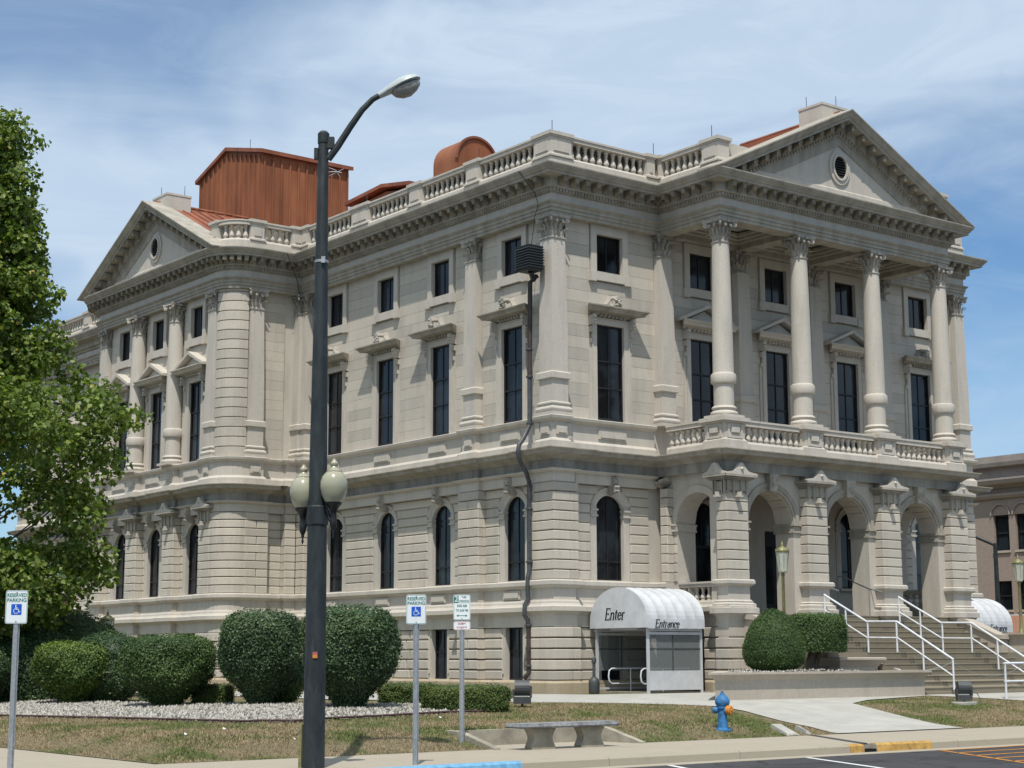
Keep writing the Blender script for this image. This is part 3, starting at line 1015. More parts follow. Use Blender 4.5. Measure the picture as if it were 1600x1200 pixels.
rust(FR, 16.15, W, [(W - 1.0, W)], [17.74], .56, [])
rust(FL, 1.05, 15.0, [(3.75, 4.85), (14.45, 15.0)], GL, .52, BL)
rust(FP, 15.95, 26.1, [(15.95, 16.8), (18.8, 19.75), (22.0, 22.95), (25.25, 26.1)], GP, .52, WP)
rust(FL, 27.05, 42.05, [(27.05, 27.5), (37.2, 38.3), (41.1, 42.05)], WB, .52, WB)
rust(FS, 0, 2.1, [(0, .45), (1.15, 2.1)], [], .4, [])
rust(Fr((4.34, 0), (0, -1), (-1, 0)), 0, .32, [(0, .32)], [], .4, [])
emit(stones, 'stone_block', 'block', 300)

# quarter round corners of the pavilion: curved courses
def curved(arcpts, name):
    pth = arcpts
    cc = part('curved_corner', B().sweep(pth, [(-.6, .5), (-.17, .5), (-.17, 15.3), (-.6, 15.3)]), 'stone')
    for z0, z1 in zip(RZ, RZ[1:]):
        B().sweep(pth, [(-.4, z0 + G / 2), (-.03, z0 + G / 2), (-.01, z0 + G / 2 + .015), (-.01, z1 - G / 2 - .015), (-.03, z1 - G / 2), (-.4, z1 - G / 2)]).obj('stone_block', 'block', cc)
    for z0, z1 in zip(BZ, BZ[1:]):
        B().sweep(pth, [(-.4, z0 + .022), (.0, z0 + .022), (.02, z0 + .04), (.02, z1 - .04), (.0, z1 - .022), (-.4, z1 - .022)]).obj('stone_block', 'block', cc)
    z = 9.0
    while z < 15.2:
        z1 = min(z + .36, 15.25)
        B().sweep(pth, [(-.4, z + .013), (-.13, z + .013), (-.11, z + .026), (-.11, z1 - .026), (-.13, z1 - .013), (-.4, z1 - .013)]).obj('stone_block', 'block', cc)
        z += .36
curved(arc, 'a')
curved(arc2, 'b')

# upper ashlar
AZ = [9.0 + .3676 * i for i in range(18)]
def ashlar(fr, a0, a1, piers, wins):
    for i, (z0, z1) in enumerate(zip(AZ, AZ[1:])):
        zc = (z0 + z1) / 2
        cut = list(piers)
        for c in wins:
            if zc < 12.32:
                cut.append((c - .80, c + .80))
            elif 13.45 < zc:
                cut.append((c - .80, c + .80))
        course(fr, a0, a1, z0, z1, JN - .02, WN, cut, 1.6, .006, stones, .3 * (i % 2), .003)
ashlar(FR, 0, W, [(0, .66), (W - .66, W)] + [(x - .3, x + .3) for x in (4.8, 8.36, 11.92, 15.48)], WINR)
ashlar(FL, 0, 15.0, [(0, .66), (3.92, 4.6), (14.45, 15)], WINL)
ashlar(FP, 15.95, 26.1, [(15.95, 16.6), (18.95, 19.55), (22.2, 22.8), (25.5, 26.1)], WP)
ashlar(FS, 0, 2.1, [(0, .45), (1.42, 2.1)], [])
ashlar(FL, 27.05, 42.05, [(27.05, 27.5), (37.45, 38.1), (41.4, 42.05)], WB)
emit(stones, 'ashlar_stone', 'block', 300)

# ---- windows --------------------------------------------------------
def window(fr, c, w, z0, z1, n, kind, rise=0.0):
    f = B()
    t = .055
    f.box(fr, c - w, c - w + t, n - .05, n + .03, z0, z1)
    f.box(fr, c + w - t, c + w, n - .05, n + .03, z0, z1)
    f.box(fr, c - w, c + w, n - .05, n + .035, z0, z0 + t + .03)
    if rise:
        f.spandrel(fr, c, w - t, z1 - .02, rise - .02, z1 + rise + .02, n - .05, n + .03, 12)
    else:
        f.box(fr, c - w, c + w, n - .05, n + .035, z1 - t, z1)
    f.box(fr, c - .018, c + .018, n - .04, n + .006, z0, z1 + rise * .9)
    for q in ({'main': (.34, .62), 'attic': (), 'ground': (.27,), 'base': (.55,)}[kind]):
        z = z0 + (z1 - z0) * q
        f.box(fr, c - w, c + w, n - .04, n + .025, z - .025, z + .025)
    o = f.obj('window', 'bronze', court)
    B().box(fr, c - w, c + w, n - .08, n - .02, z0, z1 + rise).obj('pane', 'glass', o)
    return o
def fill(fr, cm, cg, cb, wm, wa, wg, wb):
    for c in cm:
        window(fr, c, wm, 9.02, 12.05, -.37, 'main')
        window(fr, c, wa, 13.72, 14.95, -.41, 'attic')
    for c in cg:
        window(fr, c, wg, 4.05, 6.32, -.49, 'ground', .38)
    for c in cb:
        window(fr, c, wb, 1.04, 2.66, -.49, 'base')
fill(FR, WINR, GR, [2.54], .57, .55, .56, .44)
fill(FL, WINL, GL, BL, .54, .52, .52, .44)
fill(FP, WP, GP, WP, .5, .48, .52, .44)
fill(FL, WB, WB, WB, .54, .52, .52, .44)
B().box(FW, .9, W - .9, .85, .9, .6, 15.2).box(FW, .85, .9, .95, 41, .6, 15.2).obj('interior_lining', 'dark', court)

# ---- window surrounds ----------------------------------------------
def scrollblock(b, fr, c, z, w, n0, n1, h):
    """small carved bracket: two stacked rolls"""
    k = 8
    for zz, r in ((z, h * .28), (z - h * .5, h * .22), (z - h * .85, h * .14)):
        pts = [(n1 - r + r * math.cos(t), zz + r * math.sin(t)) for t in [2 * math.pi * i / k for i in range(k)]]
        b.prism([fr.p(c - w / 2, n, q) for n, q in pts], [fr.p(c + w / 2, n, q) for n, q in pts])
    b.box(fr, c - w / 2 + .01, c + w / 2 - .01, n0, n1 - h * .28, z - h, z + h * .2)
def surround_main(fr, c, w, style):
    b = B()
    N = WN
    for sg in (-1, 1):
        a, e = sorted((c + sg * (w - .008), c + sg * (w + .17)))
        b.box(fr, a, e, -.6, N + .06, 9.0, 12.05)
        a, e = sorted((c + sg * (w + .17), c + sg * (w + .20)))
        b.box(fr, a, e, N - .06, N + .09, 9.0, 12.22)
        a, e = sorted((c + sg * (w + .20), c + sg * (w + .31)))
        b.box(fr, a, e, N - .06, N + .045, 9.0, 11.5)
        b.box(fr, a - .01, e + .01, N - .05, N + .07, 9.0, 9.25)
        scrollblock(b, fr, c + sg * (w + .25), 12.24, .11, N - .05, N + .30, .26)
        scrollblock(b, fr, c + sg * (w + .25), 11.90, .10, N - .05, N + .16, .14)
        b.box(fr, a + .02, e - .02, N - .05, N + .10, 11.42, 11.56)
    b.box(fr, c - w - .2, c + w + .2, -.6, N + .062, 12.042, 12.22)
    b.box(fr, c - w - .2, c + w + .2, N - .05, N + .10, 12.22, 12.25)
    o = b.obj('window_surround', 'stone', court)
    h = B()
    h.box(fr, c - w - .31, c + w + .31, N - .05, N + .02, 12.24, 12.34)
    hw = w + .31
    prof = [(-.05, 12.32), (.12, 12.32), (.18, 12.38), (.40, 12.40), (.43, 12.46), (.52, 12.53), (.52, 12.565), (-.05, 12.61)]
    # return the hood moulding round its two ends
    p = [fr.xy(c - hw, N), fr.xy(c + hw, N)]
    e = .0
    vs0, vs1 = [], []
    for n, z in prof:
        x = max(n, 0)
        vs0.append(fr.p(c - hw - x * .85 + .04, N + n, z))
        vs1.append(fr.p(c + hw + x * .85 - .04, N + n, z))
    h.prism(vs0, vs1)
    for k in range(7):
        a = c - w + (2 * w) * (k + .5) / 7
        h.box(fr, a - .035, a + .035, N, N + .20, 12.26, 12.33)
    if style == 'flat':
        oo = h.obj('window_hood', 'dirty_shaded', court)
        q = B()
        q.prism([fr.p(c - .30, N + n, z) for n, z in ((.0, 12.57), (.30, 12.58), (.30, 12.66), (.0, 12.72))], [fr.p(c + .30, N + n, z) for n, z in ((.0, 12.57), (.30, 12.58), (.30, 12.66), (.0, 12.72))])
        # ridge roll running back to the wall, carved end
        k = 8
        pts = [(c + .13 * math.cos(t), 12.86 + .11 * math.sin(t)) for t in [2 * math.pi * i / k for i in range(k)]]
        q.prism([fr.p(a, N - .02, z + .03) for a, z in pts], [fr.p(a, N + .47, z - .04) for a, z in pts])
        q.prism([fr.p(a, N + .0, z) for a, z in ((c - .22, 12.58), (c + .22, 12.58), (c + .10, 12.82), (c - .10, 12.82))], [fr.p(a, N + .42, z) for a, z in ((c - .22, 12.57), (c + .22, 12.57), (c + .10, 12.78), (c - .10, 12.78))])
        q.prism([fr.p(a, N + .0, z) for a, z in ((c - .36, 12.58), (c + .36, 12.58), (c + .16, 12.80), (c + .10, 12.95), (c - .10, 12.95), (c - .16, 12.80))],
                [fr.p(a, N + .22, z) for a, z in ((c - .36, 12.58), (c + .36, 12.58), (c + .16, 12.80), (c + .10, 12.95), (c - .10, 12.95), (c - .16, 12.80))])
        for i in range(18):
            a, z, r = c + random.uniform(-.16, .16), 12.60 + random.uniform(0, .3), random.uniform(.03, .055)
            x, y, zz = fr.p(a, N + (.46 if abs(a - c) < .12 else .34), z)
            q.lathe([(0.004, -r), (r * .8, -r * .5), (r, 0), (r * .8, r * .5), (0.004, r)], (x, y, zz), 6)
        q.obj('cresting', 'carve', oo)
    else:
        pw = hw + .34
        zt = 12.60
        h.poly(fr, [(c - pw + .3, zt - .02), (c + pw - .3, zt - .02), (c, zt + .40)], N - .03, N + .14)
        for sg in (-1, 1):
            p0 = [(c + sg * pw, zt - .06), (c, zt + .46), (c, zt + .58), (c + sg * pw, zt + .04)]
            h.poly(fr, p0, N - .03, N + .40)
        h.obj('window_pediment', 'stone', court)
def surround_attic(fr, c, w):
    b = B()
    N = WN
    for sg in (-1, 1):
        a, e = sorted((c + sg * (w - .008), c + sg * (w + .22)))
        b.box(fr, a, e, -.6, N + .07, 13.70, 15.23)
        a, e = sorted((c + sg * (w + .05), c + sg * (w + .30)))
        b.box(fr, a, e, N - .05, N + .13, 13.40, 13.70)
    b.box(fr, c - w + .01, c + w - .01, -.6, N + .068, 14.942, 15.228)
    b.box(fr, c - w - .045, c + w + .045, -.6, N + .10, 13.45, 13.728)
    b.obj('window_surround', 'stone', court)
for fr, cs, wm, wa, st in ((FR, WINR, .57, .55, 'mix'), (FL, WINL, .54, .52, 'flat'), (FP, WP, .5, .48, 'ped'), (FL, WB, .54, .52, 'flat')):
    for c in cs:
        surround_main(fr, c, wm, ('flat' if c in (WINR[0], WINR[4]) else 'ped') if st == 'mix' else st)
        surround_attic(fr, c, wa)
def surround_ground(fr, c, w, big=False):
    b = B()
    N = WN
    for sg in (-1, 1):
        a, e = sorted((c + sg * (w - .008), c + sg * (w + .24)))
        b.box(fr, a, e, -.7, N - .03, 4.04, 6.02)
        a2, e2 = sorted((c + sg * (w - .03), c + sg * (w + .25)))
        b.box(fr, a2, e2, -.6, N + .03, 6.02, 6.08)
        b.box(fr, a2 + (.02 if sg > 0 else 0), e2 - (.02 if sg < 0 else 0), -.6, N + .0, 6.08, 6.20)
        b.box(fr, a2, e2, -.6, N + .04, 6.20, 6.26)
    # splayed arch ring
    w_ = w - .006
    R0 = (w_ * w_ + .374 ** 2) / .748
    w1 = w + .25
    R1 = R0 + .25
    zc = 6.32 + .374 - R0
    seg = 16
    t0 = math.asin(min(1, w / R0))
    ring = []
    for i in range(seg + 1):
        t = -t0 * 1.0 + 2 * t0 * i / seg
        tt = t * 1.0
        inner = (c + R0 * math.sin(tt), zc + R0 * math.cos(tt))
        outer = (c + R1 * math.sin(tt * 1.02), zc + R1 * math.cos(tt * 1.02))
        ring.append((inner, outer))
    for (i0, o0), (i1, o1) in zip(ring, ring[1:]):
        b.prism([fr.p(i0[0], -.6, i0[1]), fr.p(i1[0], -.6, i1[1]), fr.p(o1[0], -.6, o1[1]), fr.p(o0[0], -.6, o0[1])],
                [fr.p(i0[0], N - .12, i0[1]), fr.p(i1[0], N - .12, i1[1]), fr.p(o1[0], N + .02, o1[1]), fr.p(o0[0], N + .02, o0[1])])
    # filler under the ring ends down to the impost
    for sg in (-1, 1):
        a, e = sorted((c + sg * (w - .008), c + sg * (w + .22)))
        b.box(fr, a, e, -.6, N - .02, 6.26, 6.36)
    # sill
    b.box(fr, c - w - .2, c + w + .2, -.75, N + .10, 3.98, 4.07)
    o = b.obj('window_surround', 'stone', court)
    q = B()
    q.prism([fr.p(c - .09, N + n, z) for n, z in ((0, 6.70), (.12, 6.74), (.22, 7.0), (.26, 7.22), (0, 7.26))], [fr.p(c + .09, N + n, z) for n, z in ((0, 6.70), (.12, 6.74), (.22, 7.0), (.26, 7.22), (0, 7.26))])
    scrollblock(q, fr, c, 7.10, .17, N, N + .34, .34)
    q.obj('keystone', 'carve', o)
for c in GR:
    surround_ground(FR, c, .56)
for c in GL + WB:
    surround_ground(FL, c, .52)
for c in GP:
    surround_ground(FP, c, .52)
# basement window jambs
for fr, cs in ((FL, BL), (FR, [2.54]), (FP, WP)):
    for c in cs:
        b = B()
        for sg in (-1, 1):
            a, e = sorted((c + sg * .432, c + sg * .58))
            b.box(fr, a, e, -.7, WN + .0, 1.04, 2.66)
            b.lathe([(.03, 1.25), (.03, 2.45)], (*fr.xy(c + sg * .53, WN + .02), 0), 8)
        b.box(fr, c - .50, c + .50, -.7, WN + .13, .93, 1.05)
        b.obj('window_surround', 'stone', court)

# ---- Corinthian capital (one mesh, shared) --------------------------
def capital_mesh(square):
    b = B()
    h = .77
    if square:
        b.stack((0, 0), [(.27, .27, 0), (.30, .30, .02), (.30, .30, .05), (.25, .25, .07), (.21, .21, .30), (.22, .22, .50), (.28, .28, .66), (.30, .30, .68)])
    else:
        b.lathe([(.265, 0), (.30, .02), (.30, .05), (.24, .07), (.20, .30), (.21, .50), (.29, .66), (.31, .68)], seg=20)
    # abacus with concave sides
    pts = []
    for q in range(4):
        a0 = q * math.pi / 2
        for t in (-.40, -.36, -.2, 0, .2, .36, .40):
            x, y = t, .40 - .09 * (1 - (t / .40) ** 2)
            if abs(t) == .40:
                x, y = math.copysign(.385, t), .415
            pts.append((x * math.cos(-a0) - y * math.sin(-a0), x * math.sin(-a0) + y * math.cos(-a0)))
    b.prism([(x * .94, y * .94, .67) for x, y in pts], [(x, y, .70) for x, y in pts])
    b.prism([(x, y, .70) for x, y in pts], [(x, y, .76) for x, y in pts])
    # leaves
    def leaf(a, z0, hh, w, r0, out):
        cs, sn = math.cos(a), math.sin(a)
        rows = []
        for k in range(7):
            t = k / 6
            r = r0 + out * (t ** 2.2) * 1.0 + .012
            z = z0 + hh * (math.sin(min(t * 1.9, 1.9)) / 1.0)
            if t > .8:
                r += out * .35 * (t - .8) * 5
            ww = w * (0.75 + .5 * math.sin(t * 3.0)) * (1 - .45 * t) * (1.0 if k % 2 == 0 else .78)
            rows.append((r, z, ww))
        vs, fs = [], []
        for r, z, ww in rows:
            for s_, dr in ((-1, -.02), (-.45, .012), (0, .0), (.45, .012), (1, -.02)):
                x, y = r + dr, s_ * ww
                vs.append((x * cs - y * sn, x * sn + y * cs, z))
        for k in range(6):
            for j in range(4):
                fs.append((k * 5 + j, k * 5 + j + 1, k * 5 + 6 + j, k * 5 + 5 + j))
        n = len(vs)
        vs += [(v[0] * .955, v[1] * .955, v[2] - .006) for v in vs]
        fs += [tuple(n + i for i in f[::-1]) for f in fs]
        # close the borders
        per = [0, 1, 2, 3, 4] + [9, 14, 19, 24, 29, 34] + [33, 32, 31, 30] + [25, 20, 15, 10, 5]
        for i, j in zip(per, per[1:] + per[:1]):
            fs.append((i, j, n + j, n + i))
        b.add(vs, fs)
    for q in range(4):
        base = q * math.pi / 2
        if square:
            for row, (z0, hh, out) in enumerate(((.06, .24, .10), (.16, .36, .12))):
                for t in ((-.17, 0, .17) if row == 0 else (-.09, .09)):
                    # leaves on the flat faces: place by angle whose radius follows the square
                    a = base + math.atan2(t, .27)
                    leaf(a, z0, hh, .056, math.hypot(.245, t) - .01, out + .05)
            leaf(base + math.pi / 4, .06, .30, .06, .33, .13)
            for t in (-.16, -.06, .06, .16):
                leaf(base + math.atan2(t, .27), .42, .15, .036, math.hypot(.22, t), .13)
        else:
            for row, (z0, hh, out) in enumerate(((.06, .24, .10), (.14, .38, .12))):
                for t in range(2):
                    leaf(base + (t + .5 * row) * math.pi / 4, z0, hh, .074, .225 - .01 * row, out + .07)
            for t in range(4):
                leaf(base + (t + .5) * math.pi / 8, .40, .16, .04, .235, .12)
        # corner volutes and the small inner ones
        a = base + math.pi / 4
        for s_, r, rad, zz in ((0, .45, .085, .60),):
            cx, cy = r * math.cos(a), r * math.sin(a)
            ax = Vector((-math.sin(a), math.cos(a), 0))
            for off, rr in ((-.03, rad), (.03, rad)):
                pass
            b.tube([Vector((cx, cy, zz)) - ax * .045, Vector((cx, cy, zz)) - ax * .03, Vector((cx, cy, zz)) + ax * .03, Vector((cx, cy, zz)) + ax * .045], [rad * .6, rad, rad, rad * .6], 10)
            b.tube([(.28 * math.cos(a), .28 * math.sin(a), .30), (.31 * math.cos(a), .31 * math.sin(a), .48), (.38 * math.cos(a), .38 * math.sin(a), .62), (.44 * math.cos(a), .44 * math.sin(a), .665)], [.02, .028, .03, .025], 6)
        for t in (-.11, .11):
            a2 = base
            x, y = .34, t
            c2, s2 = math.cos(a2), math.sin(a2)
            px, py = x * c2 - y * s2, x * s2 + y * c2
            b.tube([(px - .10 * c2, py - .10 * s2, .55), (px + .03 * c2, py + .03 * s2, .57)], [.03, .05], 8)
        c2, s2 = math.cos(base), math.sin(base)
        b.tube([(.30 * c2, .30 * s2, .70), (.40 * c2, .40 * s2, .70)], [.06, .04], 8)
    return b.mesh('capital', 'carve')
CAP_R, CAP_S = capital_mesh(False), capital_mesh(True)

# ---- pilasters and columns ------------------------------------------
def pilaster(x, y, rz=0.0):
    b = B()
    b.stack((x, y), [(.39, .39, 8.99), (.39, .39, 9.10), (.40, .40, 9.12), (.41, .41, 9.18), (.385, .385, 9.23), (.345, .345, 9.26), (.345, .345, 9.30), (.37, .37, 9.33), (.37, .37, 9.37), (.325, .325, 9.41)])
    base = b
    b2 = B().stack((x, y), [(.315, .315, 9.40), (.315, .315, 10.10)])
    b2.stack((x, y), [(.33, .33, 10.09), (.385, .385, 10.12), (.385, .385, 10.29), (.35, .35, 10.33)])
    b2.stack((x, y), [(.315, .315, 10.32), (.312, .312, 11.6), (.27, .27, 14.49)])
    o = b2.obj('pilaster', 'stone', court)
    base.obj('base', 'stone', o)
    link('capital', CAP_S, o, loc=(x, y, 14.48))
    return o
PIL = [(.33, .33), (.33, 4.26), (.33, 14.85), (W - .33, .33), (.33 - .1, 15.2), (-1.75, 15.33), (-2.72, 16.3), (-2.72, 25.8), (-1.75, 26.72), (.33, 37.78)]
for x in (4.8, 8.36, 11.92, 15.48):
    PIL.append((x, .30))
for x, y in PIL:
    pilaster(x, y)
def column(x, y):
    b2 = B()
    b2.lathe([(.315, 9.34), (.315, 10.04), (.30, 10.05)], (x, y, 0), 32)
    b2.lathe([(.33, 10.03), (.38, 10.06), (.395, 10.10), (.395, 10.30), (.375, 10.35), (.33, 10.38)], (x, y, 0), 32)
    sh = [(.33, 10.36)] + [(.325 - .055 * (i / 12) ** 1.6, 10.44 + (14.48 - 10.44) * i / 12) for i in range(13)]
    b2.lathe(sh, (x, y, 0), 32)
    o = b2.obj('column', 'stone', court)
    b = B()
    b.stack((x, y), [(.44, .44, 8.97), (.44, .44, 9.06)])
    b.lathe([(.40, 9.06), (.43, 9.09), (.43, 9.13), (.40, 9.17), (.355, 9.19), (.345, 9.23), (.37, 9.25), (.39, 9.28), (.37, 9.32), (.33, 9.35)], (x, y, 0), 32)
    b.obj('base', 'stone', o)
    link('capital', CAP_R, o, loc=(x, y, 14.47))
    return o
CX = (4.80, 8.36, 11.92, 15.48)
CY = -2.47
for x in CX:
    column(x, CY)
for y in (19.25, 22.5):
    column(-2.95, y)

# ---- main entablature ------------------------------------------------
ENT = [(W, 20), (W, 0), (15.78, 0), (15.78, -2.78), (4.50, -2.78), (4.50, 0), (0, 0), (0, 15.0), (-2.1, 15.0)] + arc[1:-1] + [(-3.05, 15.95), (-3.05, 26.1)] + arc2[1:-1] + [(-2.1, 27.05), (0, 27.05), (0, 42.05), (12, 42.05)]
ent = part('architrave', B().sweep(ENT, [(-.55, 15.235), (-.02, 15.235), (-.02, 15.34), (.01, 15.345), (.01, 15.45), (.04, 15.455), (.04, 15.55), (.07, 15.57), (.11, 15.61), (.11, 15.64), (-.55, 15.66)]), 'dirty_shaded')
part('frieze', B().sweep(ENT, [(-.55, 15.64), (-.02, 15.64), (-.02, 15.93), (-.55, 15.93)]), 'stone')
cornice = part('cornice', B().sweep(ENT, [(-.55, 15.92), (.03, 15.92), (.06, 15.955), (.06, 16.03), (.14, 16.05), (.16, 16.08), (.16, 16.33), (.20, 16.36), (.50, 16.365), (.50, 16.44), (.54, 16.46), (.56, 16.50), (.62, 16.56), (.65, 16.62), (.65, 16.655), (-.55, 16.72)]), 'dirty_shaded')
# dentils (joined) and modillions (each its own)
b = B()
def along(path, step, inset=0.0):
    """points and frames spaced along straight runs of a path"""
    out = []
    for (x0, y0), (x1, y1) in zip(path, path[1:]):
        L = math.hypot(x1 - x0, y1 - y0)
        u = ((x1 - x0) / L, (y1 - y0) / L)
        nv = (-u[1], u[0])
        k = max(1, round(L / step))
        for i in range(k):
            s = L * (i + .5) / k
            out.append(((x0 + u[0] * s, y0 + u[1] * s), u, nv))
    return out
vis = ENT[1:-2]
for p, u, nv in along(vis, .125):
    b.box(Fr(p, u, nv), -.036, .036, .05, .115, 15.955, 16.035)
b.obj('dentils', 'dirty_shaded', cornice, kind='stuff')
modm = B()
modm.prism([(-.075, -y, z) for y, z in ((.0, -.14), (.06, -.14), (.10, -.10), (.16, -.05), (.24, -.04), (.30, -.07), (.31, -.02), (.31, .10), (0, .10))], [(.075, -y, z) for y, z in ((.0, -.14), (.06, -.14), (.10, -.10), (.16, -.05), (.24, -.04), (.30, -.07), (.31, -.02), (.31, .10), (0, .10))])
modm.prism([(-.095, 0, .08), (.095, 0, .08), (.095, -.325, .08), (-.095, -.325, .08)], [(-.095, 0, .115), (.095, 0, .115), (.095, -.325, .115), (-.095, -.325, .115)])
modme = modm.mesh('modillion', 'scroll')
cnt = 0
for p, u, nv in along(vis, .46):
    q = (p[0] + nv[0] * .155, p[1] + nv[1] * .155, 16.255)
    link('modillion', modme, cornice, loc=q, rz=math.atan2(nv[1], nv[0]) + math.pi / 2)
# corner modillions filling the outer corners
# soffit coffers of the portico ceiling: beams from columns to wall
b = B()
for x in CX[1:3]:
    b.box(FW, x - .27, x + .27, -2.3, .3, 15.24, 15.7)
b.box(FW, 15.2, 15.74, -2.3, .3, 15.245, 15.7)
for y in (-.0,):
    b.box(FW, 4.6, 15.7, -.05, .32, 15.25, 15.7)
part('portico_beams', b, 'dirty_shaded')
b = B()
edges = [4.98, CX[1] - .27, CX[1] + .27, CX[2] - .27, CX[2] + .27, 15.2]
for i in (0, 2, 4):
    a, c = edges[i], edges[i + 1]
    for k, (ins, zt) in enumerate(((.0, 15.42), (.14, 15.50), (.26, 15.58))):
        x0, x1, y0, y1 = a + ins, c - ins, -2.25 + ins, -.05 - ins
        b.box(FW, x0, x1, y0, y0 + .16, zt, zt + .1)
        b.box(FW, x0, x1, y1 - .16, y1, zt, zt + .1)
        b.box(FW, x0, x0 + .16, y0 + .16, y1 - .16, zt, zt + .1)
        b.box(FW, x1 - .16, x1, y0 + .16, y1 - .16, zt, zt + .1)
part('ceiling_coffers', b, 'dirty_shaded')
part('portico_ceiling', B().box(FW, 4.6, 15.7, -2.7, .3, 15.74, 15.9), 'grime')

# ---- pediments ---------------------------------------------------------
def pediment(fr, c, half, n_face, zb, rise, depth, rear, name):
    """n_face: tympanum plane; the raking cornice stands .68 out"""
    slope = rise / half
    t = B()
    hb = half - .28
    t.poly(fr, [(c - hb, zb - .1), (c + hb, zb - .1), (c, zb - .1 + hb * slope)], n_face - .4, n_face - .02)
    tym = part('pediment', t, 'stone')
    for k, (ins, nn) in enumerate(((0.55, .0), (.95, -.0))):
        pass
    rk = B()
    # raking cornice profile: (n, dz) measured from the top line
    prof = [(-.30, -.80), (.02, -.80), (.03, -.74), (.06, -.72), (.06, -.64), (.15, -.61), (.16, -.35), (.50, -.34), (.50, -.25), (.55, -.22), (.62, -.10), (.67, -.04), (.67, 0), (-.30, .05)]
    for sg in (-1, 1):
        K, m_, vs, fs = 14, len(prof), [], []
        for q_ in range(K + 1):
            u_ = (q_ / K) ** 1.3 if q_ < K else 1.0
            vs += [fr.p(c + sg * half * (1 - u_), n_face + n, max(zb - .03 + .0008 * k_, zb + rise * u_ + dz)) for k_, (n, dz) in enumerate(prof)]
        for q_ in range(K):
            for k_ in range(m_):
                fs.append((q_ * m_ + k_, q_ * m_ + (k_ + 1) % m_, (q_ + 1) * m_ + (k_ + 1) % m_, (q_ + 1) * m_ + k_))
        fs += [tuple(range(m_))[::-1], tuple(K * m_ + k_ for k_ in range(m_))]
        rk.add(vs, fs)
    # inner moulding of the tympanum
    rake = rk.obj('raking_cornice', 'dirty_shaded', court)
    q = B()
    for sg in (-1, 1):
        o0, i0 = .80, 1.10
        pts = [(c + sg * (half - o0 * 2.0), zb + .02), (c, zb + rise - .82), (c, zb + rise - 1.12), (c + sg * (half - i0 * 2.0 - .1), zb + .02)]
        q.poly(fr, pts, n_face - .05, n_face + .012)
    # dentils under the rake
    k = int(half / math.cos(math.atan(slope)) / .15)
    for sg in (-1, 1):
        for i in range(2, k):
            s = (i + .5) / k
            a = c + sg * half * (1 - s)
            z = zb + rise * s - .69
            if z > zb + .02:
                q.box(fr, a - .036, a + .036, n_face + .05, n_face + .11, z - .04, z + .05)
    q.obj('dentils', 'dirty_shaded', rake, kind='stuff')
    m = int(half / .50)
    for sg in (-1, 1):
        for i in range(1, m):
            s = (i + .5) / m
            a = c + sg * half * (1 - s)
            z = zb + rise * s - .48
            if z < zb + .1:
                continue
            o = link('modillion', modme, rake, loc=fr.p(a, n_face + .155, z), rz=fr.rot())
            sh = sg if fr is FR else -sg
    # oval window with louvres
    oz = zb + rise * .385
    r = B()
    seg = 28
    prev = None
    for i in range(seg):
        t0, t1 = 2 * math.pi * i / seg, 2 * math.pi * (i + 1) / seg
        def e(t, a_, b_):
            return (c + a_ * math.cos(t), oz + b_ * math.sin(t))
        for (a0_, b0_, a1_, b1_, n1_) in ((.30, .38, .38, .46, .08), (.38, .46, .50, .60, .04)):
            pts = [e(t0, a0_, b0_), e(t1, a0_, b0_), e(t1, a1_, b1_), e(t0, a1_, b1_)]
            r.poly(fr, pts, n_face - .04, n_face + n1_)
    o = r.obj('oval_vent', 'stone', court)
    d = B()
    d.poly(fr, [(c + .31 * math.cos(2 * math.pi * i / seg), oz + .39 * math.sin(2 * math.pi * i / seg)) for i in range(seg)], n_face - .03, n_face - .005)
    d.obj('vent_back', 'dark', o)
    for i in range(8):
        z = oz - .33 + .088 * i
        hw = .30 * math.sqrt(max(0.02, 1 - ((z + .03 - oz) / .39) ** 2))
        B().prism([fr.p(c - hw, n_face + n, zz) for n, zz in ((0, z + .055), (.012, z + .06), (.055, z + .008), (.045, z))],
                  [fr.p(c + hw, n_face + n, zz) for n, zz in ((0, z + .055), (.012, z + .06), (.055, z + .008), (.045, z))]).obj('louvre', 'louver', o)
    # roof behind
    rf = B()
    zr, hr = zb + rise - .03, half - 1.15
    ze_ = zr - hr * slope
    for sg in (-1, 1):
        rf.prism([fr.p(c + sg * hr, n_face + .2, ze_), fr.p(c, n_face + .2, zr), fr.p(c, n_face + .2, zr - .12), fr.p(c + sg * hr, n_face + .2, ze_ - .12)],
                 [fr.p(c + sg * hr, n_face - rear, ze_), fr.p(c, n_face - rear, zr), fr.p(c, n_face - rear, zr - .12), fr.p(c + sg * hr, n_face - rear, ze_ - .12)])
    ro = rf.obj('pediment_roof', 'red', court)
    k = 0
    n = n_face - .4
    while n > n_face - rear:
        for sg in (-1, 1):
            B().prism([fr.p(c + sg * hr, n - .02, ze_ - .01), fr.p(c, n - .02, zr - .01), fr.p(c, n - .02, zr + .05), fr.p(c + sg * hr, n - .02, ze_ + .05)],
                      [fr.p(c + sg * hr, n + .02, ze_ - .01), fr.p(c, n + .02, zr - .01), fr.p(c, n + .02, zr + .05), fr.p(c + sg * hr, n + .02, ze_ + .05)]).obj('seam', 'red', ro)
        n -= .42
    B().tube([fr.p(c, n_face + .1, zr + .04), fr.p(c, n_face - rear, zr + .04)], .07, 6).obj('ridge_cap', 'red', ro)
    # plinth block on the apex
    bl = B()
    bl.box(fr, c - .62, c + .62, n_face - 1.15, n_face - .10, zb + rise - .7, zb + rise + .26)
